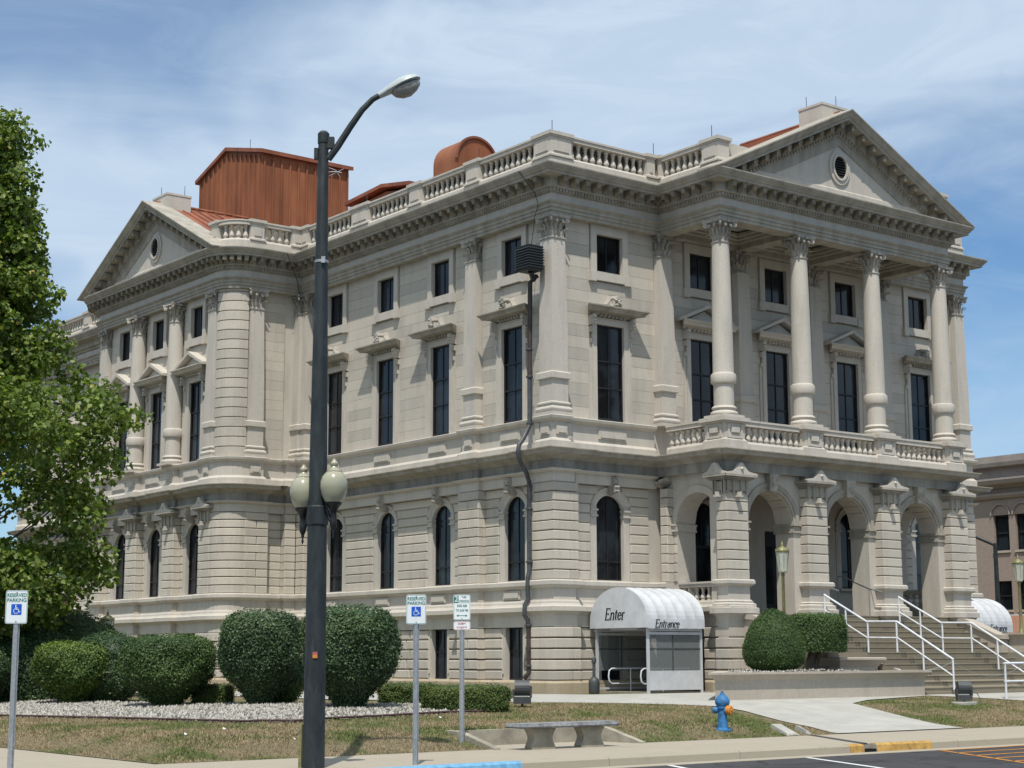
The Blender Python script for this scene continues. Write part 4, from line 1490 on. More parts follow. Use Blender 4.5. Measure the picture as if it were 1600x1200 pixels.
    bl.prism([fr.p(c - .64, n_face - 1.17, zb + rise + .24), fr.p(c + .64, n_face - 1.17, zb + rise + .24), fr.p(c + .64, n_face - .08, zb + rise + .24), fr.p(c - .64, n_face - .08, zb + rise + .24)],
             [fr.p(c - .64, n_face - 1.17, zb + rise + .32), fr.p(c + .64, n_face - 1.17, zb + rise + .32), fr.p(c + .64, n_face - .08, zb + rise + .32), fr.p(c - .64, n_face - .08, zb + rise + .32)])
    bo = bl.obj('apex_block', 'stone', court)
    for a, nn in ((c + .3, n_face - .3), (c - .45, n_face - .95)):
        B().tube([fr.p(a, nn, zb + rise + .3), fr.p(a, nn, zb + rise + .75)], .012, 5).obj('lightning_rod', 'pipegrey', bo)
pediment(FR, 10.14, 6.30, 2.78, 16.665, 3.05, .7, 4.5, 'right')
pediment(FP, 21.05, 6.02, 0.0, 16.665, 3.0, .7, 4.5, 'left')

# ---- roof parapet balustrade ------------------------------------------
def baluster_mesh(h, r):
    b = B()
    pr = [(r * .95, 0), (r * .95, .07), (r * .62, .09), (r * .70, .13), (r * 1.0, .20), (r * 1.02, .27), (r * .72, .42), (r * .46, .60), (r * .46, .68), (r * .66, .71), (r * .66, .75), (r * .50, .77), (r * .78, .88), (r * .88, .92), (r * .88, 1.0)]
    b.lathe([(q, z * h) for q, z in pr], seg=10)
    return b.mesh('baluster', 'stone', angle=0.9)
BAL_R, BAL_P, BAL_S = baluster_mesh(.56, .10), baluster_mesh(.47, .098), baluster_mesh(.40, .09)
def balustrade(name, fr, a0, a1, n, zb, zt, hw, me, step, parent, rail=.17, base=.0):
    b = B()
    # top rail and bottom rail
    b.box(fr, a0, a1, n - hw, n + hw, zt - rail, zt - .04)
    b.box(fr, a0, a1, n - hw - .03, n + hw + .03, zt - .06, zt)
    if base:
        b.box(fr, a0, a1, n - hw, n + hw, zb - base, zb)
    o = b.obj(name, 'stone', parent)
    k = max(1, round((a1 - a0) / step))
    for i in range(k):
        a = a0 + (a1 - a0) * (i + .5) / k
        link('baluster', me, o, loc=fr.p(a, n, zb))
    return o
def die(fr, c, w, n0, n1, zb, z0, z1, zc, parent, cap=.07, pan=True):
    b = B()
    b.box(fr, c - w / 2 - .06, c + w / 2 + .06, n0 - .06, n1 + .06, zb, z0)
    b.prism([fr.p(a, n, z0) for a, n in ((c - w / 2 - .05, n0 - .05), (c + w / 2 + .05, n0 - .05), (c + w / 2 + .05, n1 + .05), (c - w / 2 - .05, n1 + .05))],
            [fr.p(a, n, z0 + .05) for a, n in ((c - w / 2, n0), (c + w / 2, n0), (c + w / 2, n1), (c - w / 2, n1))])
    b.box(fr, c - w / 2, c + w / 2, n0, n1, z0, z1)
    if pan:
        b.box(fr, c - w / 2 + .12, c + w / 2 - .12, n1 - .02, n1 + .035, z0 + .12, z1 - .14)
    b.box(fr, c - w / 2 - cap * .5, c + w / 2 + cap * .5, n0 - cap * .5, n1 + cap * .5, z1, z1 + .05)
    b.box(fr, c - w / 2 - cap, c + w / 2 + cap, n0 - cap, n1 + cap, z1 + .05, zc)
    return b.obj('pedestal', 'stone', parent)
par = link('parapet', B().sweep(ENT[:-1], [(-.42, 16.60), (.02, 16.60), (.02, 17.05), (-.04, 17.12), (-.42, 17.12)]).mesh('parapet', 'stone'), court)
PW = .17
FRn, FLn = -.20, -.20                              # centre line of the parapet
def roofrun(fr, marks, n, name='balustrade'):
    """marks: list of (centre, width) pedestals in order; balusters between them"""
    for c, w, *skip in marks:
        if skip:
            continue
        die(fr, c, w, n - .30, n + .20, 17.08, 17.14, 17.72, 17.88, par)
    for (c0, w0, *_), (c1, w1, *_) in zip(marks, marks[1:]):
        a, e = c0 + w0 / 2, c1 - w1 / 2
        if e - a > .4:
            balustrade(name, fr, a, e, n, 17.12, 17.84, PW, BAL_R, .295, par)
roofrun(FR, [(.42, .84, 1), (4.20, .34)], -.20)
o = die(FR, .42, .84, -.84, .0, 17.08, 17.14, 17.72, 17.88, par)
B().box(FL, .12, .72, -.02, .035, 17.26, 17.58).obj('raised_panel', 'stone', o)
roofrun(Fr((4.50, 0), (0, -1), (-1, 0)), [(-.02, .24), (2.40, .72)], -.20)
roofrun(Fr((15.78, 0), (0, -1), (1, 0)), [(-.02, .24), (2.40, .72)], -.20)
roofrun(FR, [(16.1, .40), (W - .42, .80)], -.20)
roofrun(FL, [(.42, .84, 1), (4.08, .72), (7.40, .72), (10.9, 1.1), (14.75, .5)], -.20)
roofrun(FS, [(.12, .5), (1.85, .55)], -.20)
roofrun(FL, [(27.4, .7), (31.0, .7), (34.6, .7), (38.2, .7), (41.7, .7)], -.20)
roofrun(Fr((W, 0), (0, 1), (1, 0)), [(.5, .9), (4.2, .7), (7.6, .7)], -.20)
# short solid return behind the raking cornice, and the curved balustrade
part('parapet_return', B().box(FR, 4.93, 6.2, 2.2, 2.62, 16.7, 17.79).box(FR, 14.1, 15.35, 2.2, 2.62, 16.7, 17.79), 'stone')
b = B()
for z0, z1, e in ((17.66, 17.80, 0.0), (17.79, 17.84, .03)):
    b.sweep(arc, [(-.37 - e, z0), (-.03 + e, z0), (-.03 + e, z1), (-.37 - e, z1)])
o = b.obj('curved_balustrade', 'stone', par)
for i in range(4):
    t = math.pi / 2 * (i + .6) / 4.6
    link('baluster', BAL_R, o, loc=(-2.1 - .75 * math.sin(t), 15.95 - .75 * math.cos(t), 17.12))
die(FP, 16.2, .5, -.5, .0, 17.08, 17.14, 17.72, 17.88, par)
# copper flashing behind the rails
fl = B()
for fr, a0, a1 in ((FR, .9, 4.2), (FL, .9, 14.6)):
    fl.prism([fr.p(a0, n, z) for n, z in ((-.44, 17.80), (-.41, 17.87), (-.46, 17.90), (-.9, 17.90), (-.9, 17.8))], [fr.p(a1, n, z) for n, z in ((-.44, 17.80), (-.41, 17.87), (-.46, 17.90), (-.9, 17.90), (-.9, 17.8))])
part('flashing', fl, 'red')

# main roof, low seamed pitch
b = B()
b.prism([(.62, .62, 16.7), (W - .62, .62, 16.7), (W - .62, 41.4, 16.7), (.62, 41.4, 16.7)], [(.62, .62, 17.78), (W - .62, .62, 17.78), (W - .62, 41.4, 17.78), (.62, 41.4, 17.78)])
b.box(FW, 4.95, 15.33, -2.15, .62, 16.72, 17.76).box(FW, -2.35, .62, 15.62, 26.4, 16.72, 17.2).box(FW, -2.30, .6, 15.65, 17.3, 17.21, 17.76)
part('roof_deck', b, 'cast')
b = B().prism([(1.2, 1.2, 17.77), (W - 1.2, 1.2, 17.77), (W - 1.2, 41, 17.77), (1.2, 41, 17.77)], [(6, 6, 18.6), (W - 6, 6, 18.6), (W - 6, 36, 18.6), (6, 36, 18.6)])
part('main_roof', b, 'red')
for (x, y, z) in ((.35, .35, 17.86), (4.5, .2, 17.86), (4.7, -2.3, 17.86), (.3, 4.1, 17.86), (.3, 10.9, 17.86), (-1.8, 15.2, 17.86)):
    B().tube([(x, y, z), (x, y, z + .5)], .012, 5).obj('lightning_rod', 'pipegrey', par)

# penthouse of ribbed russet cladding
ph = B()
prof = [(19.9, 17.0), (19.9, 22.25), (22.9, 23.02), (25.45, 22.2), (25.45, 17.0)]
ph.prism([(1.0, y, z) for y, z in prof], [(5.15, y, z) for y, z in prof])
pho = part('penthouse', ph, 'redside')
for i in range(14):
    y = 20.05 + i * .40
    zt = (22.25 + (y - 19.9) * .257) if y < 22.9 else (23.02 - (y - 22.9) * .32)
    B().box(FW, .94, 1.0, y, y + .07, 17.0, zt - .12).obj('cladding_rib', 'redside', pho)
for i in range(11):
    x = 1.05 + i * .40
    B().box(FW, x, x + .07, 19.84, 19.9, 17.0, 22.05).obj('cladding_rib', 'redside', pho)
tr = B()
tp = [(19.72, 22.16), (22.9, 22.98), (25.6, 22.12)]
for (y0, z0), (y1, z1) in zip(tp, tp[1:]):
    tr.prism([(.86, y0, z0 + .02), (.86, y1, z1 + .02), (.86, y1, z1 + .18), (.86, y0, z0 + .18)], [(5.28, y0, z0 + .02), (5.28, y1, z1 + .02), (5.28, y1, z1 + .18), (5.28, y0, z0 + .18)])
tr.obj('penthouse_roof', 'red', pho)
B().tube([(2, 22.8, 23.1), (2, 22.8, 23.7)], .012, 5).obj('lightning_rod', 'pipegrey', pho)
# second low roof between penthouse and front
rr = B()
rr.prism([(3.15, 12.3, 17.2), (3.15, 12.3, 19.3), (3.15, 13.95, 19.6), (3.15, 16.3, 19.45), (3.15, 16.3, 17.2)], [(7.0, 12.3, 17.2), (7.0, 12.3, 19.3), (7.0, 13.95, 19.6), (7.0, 16.3, 19.45), (7.0, 16.3, 17.2)])
for (y0, z0), (y1, z1) in (((12.0, 19.40), (13.95, 19.72)), ((13.95, 19.72), (16.6, 19.56))):
    rr.prism([(2.9, y0, z0), (2.9, y1, z1), (2.9, y1, z1 + .14), (2.9, y0, z0 + .14)], [(7.2, y0, z0), (7.2, y1, z1), (7.2, y1, z1 + .14), (7.2, y0, z0 + .14)])
o = part('rear_roof', rr, 'red')
# arched hood
hd = B()
cx, R_, zc = 1.60, .86, 18.58
pts = [(cx + R_ * math.cos(math.pi * i / 20), zc + R_ * math.sin(math.pi * i / 20)) for i in range(21)]
pts = [(cx + R_, 17.9)] + pts + [(cx - R_, 18.2)]
hd.prism([(x, 6.0, z) for x, z in pts], [(x, 7.35, z) for x, z in pts])
o = part('roof_hood', hd, 'redside')
rim = B()
rim.archband(FW, cx, zc, R_ - .03, R_ + .05, 5.94, 6.02, seg=20)
rim.obj('hood_rim', 'red', o)
part('hood_curb', B().box(FW, cx - .7, cx + .7, 6.2, 7.2, 17.2, 18.3), 'pipegrey')

# ================================================================== PORTICO, lower part
FX = Fr((4.34, 0), (0, -1), (-1, 0))              # west side of the portico, s = -y
# floor and base
part('portico_floor', B().box(FW, 4.7, 15.6, -2.55, .3, 2.95, 3.06), 'step')
ab = B()
AR, AZS = 1.0, 5.86
bays = [(CX[i] + CX[i + 1]) / 2 for i in range(3)]
for c in bays:
    ab.spandrel(FR, c, AR, AZS, AR - .001, 7.37, 1.85, 2.60, 20)
for c in CX:
    a0 = c - .78 if c != CX[0] else c - .10
    a1 = c + .78 if c != CX[3] else c + .10
    ab.box(FR, a0, a1, 1.85, 2.60, 3.0, 7.37)
part('arcade', ab, 'stone')
# side arch walls
for fr, nm in ((FX, 'w'), (Fr((15.94, 0), (0, -1), (1, 0)), 'e')):
    sa = B()
    sa.spandrel(fr, 1.40, AR - .08, AZS, AR - .08, 7.37, -1.05, -.28, 20)
    sa.box(fr, -.3, .482, -1.05, -.28, 3.0, 7.37)
    sa.box(fr, 2.318, 2.54, -1.05, -.28, 3.0, 7.37)
    sa.box(fr, -.3, 2.54, -1.045, -.285, .6, 3.05)
    part('arcade', sa, 'stone')
    # balustrade in the side arch
    balustrade('balustrade', fr, .475, 2.325, -.45, 3.46, 4.03, .14, BAL_S, .25, court, rail=.16, base=.42)
    ri = B()
    ri.archband(fr, 1.40, AZS, AR - .08, AR + .14, -.32, -.24, seg=20)
    for a0, a1 in ((.18, .52), (2.28, 2.62)):
        ri.box(fr, a0, a1, -1.08, -.18, 5.62, 5.68)
        ri.box(fr, a0, a1 - .0, -1.06, -.20, 5.68, 5.80)
        ri.box(fr, a0, a1, -1.10, -.14, 5.80, 5.86)
    ri.obj('arch_mouldings', 'stone', court)
# arch archivolts, imposts and keystones on the front
for c in bays:
    ri = B()
    ri.archband(FR, c, AZS, AR, AR + .10, 2.585, 2.64, seg=22)
    ri.archband(FR, c, AZS, AR + .10, AR + .24, 2.585, 2.67, seg=22)
    for sg in (-1, 1):
        a, e = sorted((c + sg * (AR - .05), c + sg * (AR + .30)))
        ri.box(FR, a, e, 1.80, 2.66, 5.58, 5.63)
        ri.box(FR, a + (.03 if sg > 0 else 0), e - (.03 if sg < 0 else 0), 1.82, 2.64, 5.63, 5.80)
        ri.box(FR, a, e, 1.78, 2.70, 5.80, 5.86)
    o = ri.obj('arch_mouldings', 'dirty_shaded', court)
    q = B()
    q.prism([FR.p(a, 2.58, z) for a, z in ((c - .15, 6.82), (c + .15, 6.82), (c + .22, 7.36), (c - .22, 7.36))], [FR.p(a, 2.76 + .08 * (z > 7), z) for a, z in ((c - .15, 6.82), (c + .15, 6.82), (c + .22, 7.36), (c - .22, 7.36))])
    for i in range(10):
        x, y, z = FR.p(c + random.uniform(-.12, .12), 2.80, random.uniform(6.95, 7.28))
        r = random.uniform(.03, .06)
        q.lathe([(.004, -r), (r * .8, -r * .5), (r, 0), (r * .8, r * .5), (.004, r)], (x, y, z), 6)
    q.obj('keystone', 'carve', o)
# voussoir joints inside the arches: blocks lining the soffit
for c in bays:
    lst = B()
    for i in range(11):
        t0, t1 = math.pi * i / 11 + .012, math.pi * (i + 1) / 11 - .012
        lst.archband(FR, c, AZS, AR - .025, AR + .01, 1.90, 2.56, t0, t1, 2)
    lst.obj('voussoirs', 'stone', court)
# front piers: rusticated stones
def pier(c, w=.93, front=2.92):
    core_ = B().box(FR, c - w / 2 + .04, c + w / 2 - .04, 2.5, front - .045, 2.9, 7.37)
    o = core_.obj('pier', 'back', court)
    for i, (z0, z1) in enumerate(zip(RZ, RZ[1:])):
        B().stack((c, -(2.5 + front) / 2), [(w / 2 - .018, (front - 2.5) / 2 - .018, z0 + .014), (w / 2, (front - 2.5) / 2, z0 + .03), (w / 2, (front - 2.5) / 2, z1 - .03), (w / 2 - .018, (front - 2.5) / 2 - .018, z1 - .014)]).obj('stone_block', 'block', o)
    q = B()
    y = -(2.5 + front) / 2
    hd_ = (front - 2.5) / 2
    q.stack((c, y), [(w / 2 + .00, hd_ + .00, 3.42), (w / 2, hd_, 3.84), (w / 2 + .10, hd_ + .10, 3.90), (w / 2 + .12, hd_ + .12, 3.93), (w / 2 + .12, hd_ + .12, 4.02), (w / 2 + .08, hd_ + .08, 4.06)])
    q.stack((c, y), [(w / 2 + .19, hd_ + .19, 3.04), (w / 2 + .19, hd_ + .19, 3.20), (w / 2 + .13, hd_ + .13, 3.22), (w / 2 + .13, hd_ + .13, 3.32), (w / 2 + .06, hd_ + .06, 3.36), (w / 2 + .07, hd_ + .07, 3.40), (w / 2, hd_, 3.44)])
    q.stack((c, y), [(w / 2 + .02, hd_ + .0, 2.3), (w / 2 + .02, hd_ + .02, 2.82), (w / 2 + .06, hd_ + .06, 2.95), (w / 2 + .14, hd_ + .14, 3.045)])
    q.obj('pier_base', 'stone', o)
    k = B()
    # frieze block with sunk flutes, cap slab and carved cresting
    k.stack((c, y), [(w / 2 + .0, hd_ + .0, 6.98), (w / 2 + .02, hd_ + .02, 7.0), (w / 2 + .02, hd_ + .02, 7.03), (w / 2, hd_, 7.05), (w / 2, hd_, 7.10)])
    k.obj('pier_neck', 'grime', o)
    return o
def pier_cap(fr, c, w, front, back, parent, depthpath=None):
    k = B()
    zb, zt = 6.62, 7.08
    for i in range(4):                            # triglyph-like bars
        a = c - w / 2 + .06 + (w - .12) * i / 3
        if i in (1, 2):
            a = c + (-.16 if i == 1 else .16)
        k.box(fr, a - .045, a + .045, front - .05, front + .06, zb, zt)
    k.box(fr, c - w / 2 - .01, c + w / 2 + .01, front - .03, front + .025, zb + .1, zt)
    k.box(fr, c - w / 2 - .06, c + w / 2 + .06, back, front + .10, zt - .04, zt)
    k.box(fr, c - w / 2 - .12, c + w / 2 + .12, back, front + .17, zt, zt + .05)
    k.box(fr, c - w / 2 - .20, c + w / 2 + .20, back, front + .25, zt + .05, zt + .12)
    o = k.obj('pier_capital', 'dirty_shaded', parent)
    q = B()
    hw = w / 2 + .22
    pts = [(c - hw, zt + .12), (c + hw, zt + .12), (c + hw, zt + .16), (c + .30, zt + .22), (c + .16, zt + .34), (c + .09, zt + .44), (c, zt + .48), (c - .09, zt + .44), (c - .16, zt + .34), (c - .30, zt + .22), (c - hw, zt + .16)]
    q.poly(fr, pts, front + .12, front + .24)
    x, y, z = fr.p(c, front + .24, zt + .29)
    q.lathe([(.004, -.06), (.05, -.035), (.065, 0), (.05, .035), (.004, .06)], (x, y, z), 8)
    q.obj('cresting', 'stone', o)
    q = B()
    q.box(fr, c - .05, c + .05, front, front + .16, zb - .06, zb + .06)
    q.box(fr, c - .09, c + .09, front, front + .19, zb - .10, zb - .05)
    q.obj('drop_ornament', 'stone', o)
for c in CX:
    p = pier(c)
    pier_cap(FR, c, .93, 2.92, 2.3, p)
# crested cap on the side faces of the corner piers and the inner responds
pier_cap(FX, 2.66, .55, 0.0, -.4, court)
pier_cap(FR, 4.66, .52, 0.0, -.3, court)
pier_cap(FP, 19.27, .95, 0.0, -.4, court)
pier_cap(FP, 22.47, .95, 0.0, -.4, court)
pier_cap(FP, 16.37, .85, 0.0, -.4, court)
pier_cap(FP, 25.67, .85, 0.0, -.4, court)
# rusticated base of the portico (west side) + respond, blocks
for fr, sgn in ((FX, 'w'), (Fr((15.94, 0), (0, -1), (1, 0)), 'e')):
    lst = []
    for i, (z0, z1) in enumerate(zip(BZ, BZ[1:])):
        course(fr, 0, 2.92, z0, z1, -.4, -.19, [(0, .32), (2.37, 2.92)], 1.0, .045, lst, .3 * (i % 2), .022)
        course(fr, 0, .32, z0, z1, -.4, .03, [], .8, .045, lst, 0, .022)
    for i, (z0, z1) in enumerate(zip(RZ, RZ[1:])):
        if z1 < 5.6:
            course(fr, .32, .46, z0, z1, -.4, -.24, [], 1.0, .03, lst)
    for d, bb in lst:
        bb.obj('stone_block', 'block', wallobj)
    part('wall', B().box(fr, -.2, 2.9, -.9, -.30, .5, 3.05), 'stone')
# corner piers below the floor
cornerpier(4.31, 5.30, -2.95, -2.37, BZ, .045, 0, [])
cornerpier(14.98, 15.97, -2.95, -2.37, BZ, .045, 0, [])
part('wall', B().box(FW, 14.98, 15.9, -2.88, -2.3, .5, 3.05), 'stone')
part('wall', B().box(FW, 4.5, 5.3, -2.88, -2.3, .5, 3.05), 'stone')
# soffit over the arcade and the loggia ceiling
part('loggia_ceiling', B().box(FW, 4.6, 15.7, -2.6, .28, 7.37, 7.5), 'dirty_shaded')
part('balcony_floor', B().box(FW, 4.45, 15.83, -2.8, .3, 7.9, 8.06), 'stone')
# entrance door in the middle bay, door in the first bay
for c, w, zt in ((10.14, .75, 5.9),):
    o = part('door', B().box(FR, c - w, c + w, -.72, -.62, 3.06, zt), 'bronze')
    for sg in (-1, 1):
        B().box(FR, c + sg * w / 2 - .28, c + sg * w / 2 + .28, -.63, -.60, 3.5, zt - .5).obj('pane', 'glass', o)
o = part('door', B().box(FR, 6.1, 7.1, -.30, -.26, 3.06, 5.3), 'black')
B().box(FR, 6.2, 7.0, -.27, -.25, 3.6, 5.2).obj('pane', 'glass', o)
# thin conduit on the loggia wall
part('conduit', B().tube([(5.6, .28, 5.9), (5.6, .28, 4.4), (5.3, .28, 4.4)], .02, 6), 'blackiron')

# balcony balustrade with pedestals under the columns
balc = part('balcony_base', B().sweep([(15.94, 0), (15.94, -2.85), (4.40, -2.85), (4.40, -.33)], [(-.42, 7.99), (.04, 7.99), (.04, 8.19), (-.0, 8.26), (-.42, 8.26)]), 'stone')
for c in CX:
    die(FR, c, .86, 2.05, 2.90, 7.99, 8.27, 8.80, 8.97, balc, cap=.13, pan=False)
    q = B()
    for fr_, cc, n in ((FR, c, 2.90), (Fr((c - .43, 0), (0, -1), (-1, 0)), 2.47, 0.0)):
        q.box(fr_, cc - .32, cc - .24, n - .02, n + .03, 8.33, 8.74)
        q.box(fr_, cc + .24, cc + .32, n - .02, n + .03, 8.33, 8.74)
        q.box(fr_, cc - .24, cc + .24, n - .02, n + .03, 8.33, 8.40)
        q.box(fr_, cc - .17, cc + .17, n - .02, n + .06, 8.50, 8.66)
    q.obj('panel_frame', 'stone', balc)
for c0, c1 in zip(CX, CX[1:]):
    balustrade('balustrade', FR, c0 + .43, c1 - .43, 2.62, 8.26, 8.95, .15, BAL_P, .268, balc, rail=.19)
for fr in (FX, Fr((15.94, 0), (0, -1), (1, 0))):
    balustrade('balustrade', fr, .30, 2.05, -.20, 8.26, 8.95, .15, BAL_P, .268, balc, rail=.19)

# ================================================================== STEPS
def flight(x0, x1, ytop, ztop, n, tread, riser, name, lab):
    b0 = B()
    o = None
    root = link(name, B().box(FW, x0 + .05, x1 - .05, ytop - tread * (n - 1) + .1, ytop + .3, .5, ztop - riser * n + .0).mesh(name, 'step'), kind='structure')
    for i in range(n):
        z = ztop - riser * i
        y1 = ytop + .25
        y0 = ytop - tread * i
        q = B()
        q.prism([(x0, y0 + .006, z - riser), (x0, y0 + .002, z - .035), (x0, y0 - .010, z - .03), (x0, y0 - .010, z - .006), (x0, y0 - .004, z), (x0, y0 + tread + .05, z), (x0, y0 + tread + .05, z - riser)],
                [(x1, y0 + .006, z - riser), (x1, y0 + .002, z - .035), (x1, y0 - .010, z - .03), (x1, y0 - .010, z - .006), (x1, y0 - .004, z), (x1, y0 + tread + .05, z), (x1, y0 + tread + .05, z - riser)])
        q.obj('step', 'step', root)
    return root
RS = .167
flight(5.30, 15.00, -2.78, 3.045, 7, .285, RS, 'upper_steps', '')
flight(6.95, 13.6, -5.98, 3.045 - 7 * RS, 7, .29, RS, 'lower_steps', '')
zl = 3.045 - 7 * RS
B().box(FW, 5.2, 24.0, -5.97, -4.45, .5, zl - .002).obj('stair_landing', 'step', kind='structure')
# solid mass under the upper flight
q = B()
q.prism([(5.3, -2.6, .5), (5.3, -4.5, .5), (5.3, -4.48, zl), (5.3, -2.6, 2.85)], [(15.0, -2.6, .5), (15.0, -4.5, .5), (15.0, -4.48, zl), (15.0, -2.6, 2.85)])
q.obj('step_core', 'step', kind='structure')
q = B()
q.prism([(6.97, -5.9, .4), (6.97, -7.75, .4), (6.97, -7.74, .75), (6.97, -5.9, 1.72)], [(13.58, -5.9, .4), (13.58, -7.75, .4), (13.58, -7.74, .75), (13.58, -5.9, 1.72)])
q.obj('step_core', 'step', kind='structure')
# sloping cheek walls
def cheek(x0, x1, label):
    t = thing('cheek_wall', ((x0 + x1) / 2, -3.8, .7), label, 'wall', 'stair cheek walls')
    prof = [(-2.9, .6), (-2.9, 2.88), (-3.35, 2.84), (-4.60, 2.32), (-4.75, 2.28), (-4.75, .6)]
    B().prism([(x0, y, z) for y, z in prof], [(x1, y, z) for y, z in prof]).obj('wall', 'planterstone', t)
    cap = [(-2.92, 2.88), (-2.92, 3.02), (-3.38, 2.98), (-4.62, 2.46), (-4.82, 2.44), (-4.82, 2.30), (-4.62, 2.32), (-3.36, 2.84)]
    B().prism([(x0 - .07, y, z) for y, z in cap], [(x1 + .07, y, z) for y, z in cap]).obj('coping', 'planterstone', t)
cheek(4.95, 5.29, 'sloping stone cheek wall left of the steps, behind the round topiary')
cheek(15.01, 15.35, 'sloping stone cheek wall right of the steps, beside the raised planter')

# ================================================================== PLANTERS
def trough(x0, x1, y0, y1, z0, z1, th, flare, label, soil, name='planter', mat='planterstone', group=None):
    t = thing(name, ((x0 + x1) / 2, (y0 + y1) / 2, z0), label, 'planter', group)
    b = B()
    for (a0, a1, c0, c1) in ((x0, x1, y0, y0 + th), (x0, x1, y1 - th, y1), (x0, x0 + th, y0 + th, y1 - th), (x1 - th, x1, y0 + th, y1 - th)):
        b.box(FW, a0, a1, c0, c1, z0 - .2, z1 - .12)
    b.obj('wall', mat, t)
    path = [(x0, y1), (x1, y1), (x1, y0), (x0, y0), (x0, y1)]
    path = [((x0 + x1) / 2, y0), (x0, y0), (x0, y1), (x1, y1), (x1, y0), ((x0 + x1) / 2, y0)]
    # rim swept round: outward must lie left of travel -> travel clockwise seen from above
    r = B().sweep(path, [(-th, z1 - .13), (.0, z1 - .13 - flare * .6), (.02, z1 - .10 - flare * .4), (flare * .6, z1 - .07), (flare, z1 - .05), (flare, z1), (-th, z1)])
    r.obj('rim', mat, t)
    B().box(FW, x0 + th - .02, x1 - th + .02, y0 + th - .02, y1 - th + .02, z0, soil).obj('soil', 'bed', t)
    return t
pp = [(1.95, -5.0), (-1.28, -7.98), (6.95, -7.98), (6.95, -5.0)]            # clockwise seen from below: outward is left of travel
t = thing('planter', (3.2, -6.6, .70), 'long low stone planter in front of the steps, holding two topiary shrubs', 'planter')
B().sweep([(6.95, -5.0), (1.95, -5.0), (-1.28, -7.98), (6.95, -7.98), (6.95, -5.01)][::-1], [(-.22, .5), (.0, .5), (.0, 1.24), (-.22, 1.24)]).obj('wall', 'planterstone', t)
B().sweep([(6.95, -5.0), (1.95, -5.0), (-1.28, -7.98), (6.95, -7.98), (6.95, -5.01)][::-1], [(-.22, 1.23), (.0, 1.15), (.03, 1.19), (.09, 1.27), (.15, 1.31), (.15, 1.36), (-.22, 1.36)]).obj('rim', 'planterstone', t)
ps = [(2.1, -5.15), (-.95, -7.82), (6.8, -7.82), (6.8, -5.15)]
B().prism([(x, y, .6) for x, y in ps], [(x, y, 1.25) for x, y in ps]).obj('soil', 'bed', t)
trough(15.40, 24.0, -6.2, -4.62, .7, 2.50, .2, .12, 'raised stone planter right of the steps, under the right lantern post', 2.38)
trough(16.6, 24.0, -7.4, -6.25, .7, 2.10, .2, .10, 'lower stone planter in front of the raised one, right of the steps', 2.0)
# small flared block on the planter end
t = thing('stone_pedestal', (6.05, -5.95, 1.30), 'flared stone block on the planter end beside the lower steps', 'pedestal')
B().stack((6.05, -5.95), [(.80, .42, 1.20), (.82, .44, 1.45), (.93, .55, 1.60), (.98, .60, 1.64), (1.0, .62, 1.66), (1.0, .62, 1.71), (.96, .58, 1.73)]).obj('block', 'planterstone', t)
# gravel lying in the planter
n = 2600
Px, Py = rng.uniform(-.9, 6.7, n), rng.uniform(-7.75, -5.2, n)
ok_ = Py < -7.7 + (Px + .9) * .85
Px, Py = Px[ok_], Py[ok_]
n = len(Px)
sz = rng.uniform(0.02, 0.045, (n, 1, 1)) * rng.uniform(0.6, 1.3, (n, 1, 3))
V = oct_v[None] * sz
V[:, :, 0] += Px[:, None]
V[:, :, 1] += Py[:, None]
V[:, :, 2] += 1.28 + (rng.uniform(0, .12, n) * np.sin((Px + .9) / 7.6 * 3.14))[:, None]
F = (oct_f[None] + (np.arange(n) * 6)[:, None, None]).reshape(-1, 3)
o = link('planter_gravel', npmesh('planter_gravel', V.reshape(-1, 3), F, 'gravel', np.repeat(rng.uniform(.2, 1, n), 8)), kind='stuff')
o['label'] = 'pale gravel in the long planter under the topiary'
o['category'] = 'gravel'

# ================================================================== HANDRAILS
def handrail(x, label, ext=False):
    t = thing('handrail', (x, -5.3, zl), label, 'handrail', 'white pipe handrails on the courthouse steps')
    s = .58
    top = [(x, -3.10, 3.66), (x, -4.76, 2.80), (x, -5.92, 2.78), (x, -7.92, 1.66)]
    low_ = [(x, -3.10, 3.66 - .48), (x, -4.76, 2.80 - .48), (x, -5.92, 2.78 - .48), (x, -7.88, 1.66 - .46)]
    B().tube(top, .032, 8).obj('rail', 'railwhite', t)
    B().tube(low_, .024, 8).obj('rail', 'railwhite', t)
    for y, z1, z0 in ((-3.12, 3.65, 2.85), (-3.95, 3.22, 2.35), (-4.80, 2.80, zl), (-5.90, 2.78, zl), (-6.85, 2.26, 1.35), (-7.90, 1.67, .80)):
        B().tube([(x, y, z0), (x, y, z1)], .028, 8).obj('post', 'railwhite', t)
    if ext:
        pass
    return t
handrail(8.36, 'left long white pipe handrail down the steps, in line with the second pier')
handrail(11.92, 'middle long white pipe handrail down the steps, in line with the third pier')
def toprail(x, label):
    t = thing('handrail', (x, -1.6, 3.06), label, 'handrail', 'short grey handrails at the arch openings')
    B().tube([(x, -1.2, 4.35), (x, -1.4, 4.38), (x, -2.6, 3.92), (x, -3.08, 3.80)], .024, 8).obj('rail', 'galv', t)
    B().tube([(x, -1.25, 3.05), (x, -1.25, 4.36)], .024, 8).obj('post', 'galv', t)
    B().tube([(x, -2.55, 2.95), (x, -2.55, 3.94)], .022, 8).obj('post', 'galv', t)
    B().stack((x, -1.25), [(.12, .12, 3.04), (.08, .08, 3.14), (.04, .04, 3.2)]).obj('post_foot', 'galv', t)
toprail(11.15, 'short handrail in the middle arch, beside the third pier')
toprail(9.05, 'short handrail in the middle arch, beside the second pier')
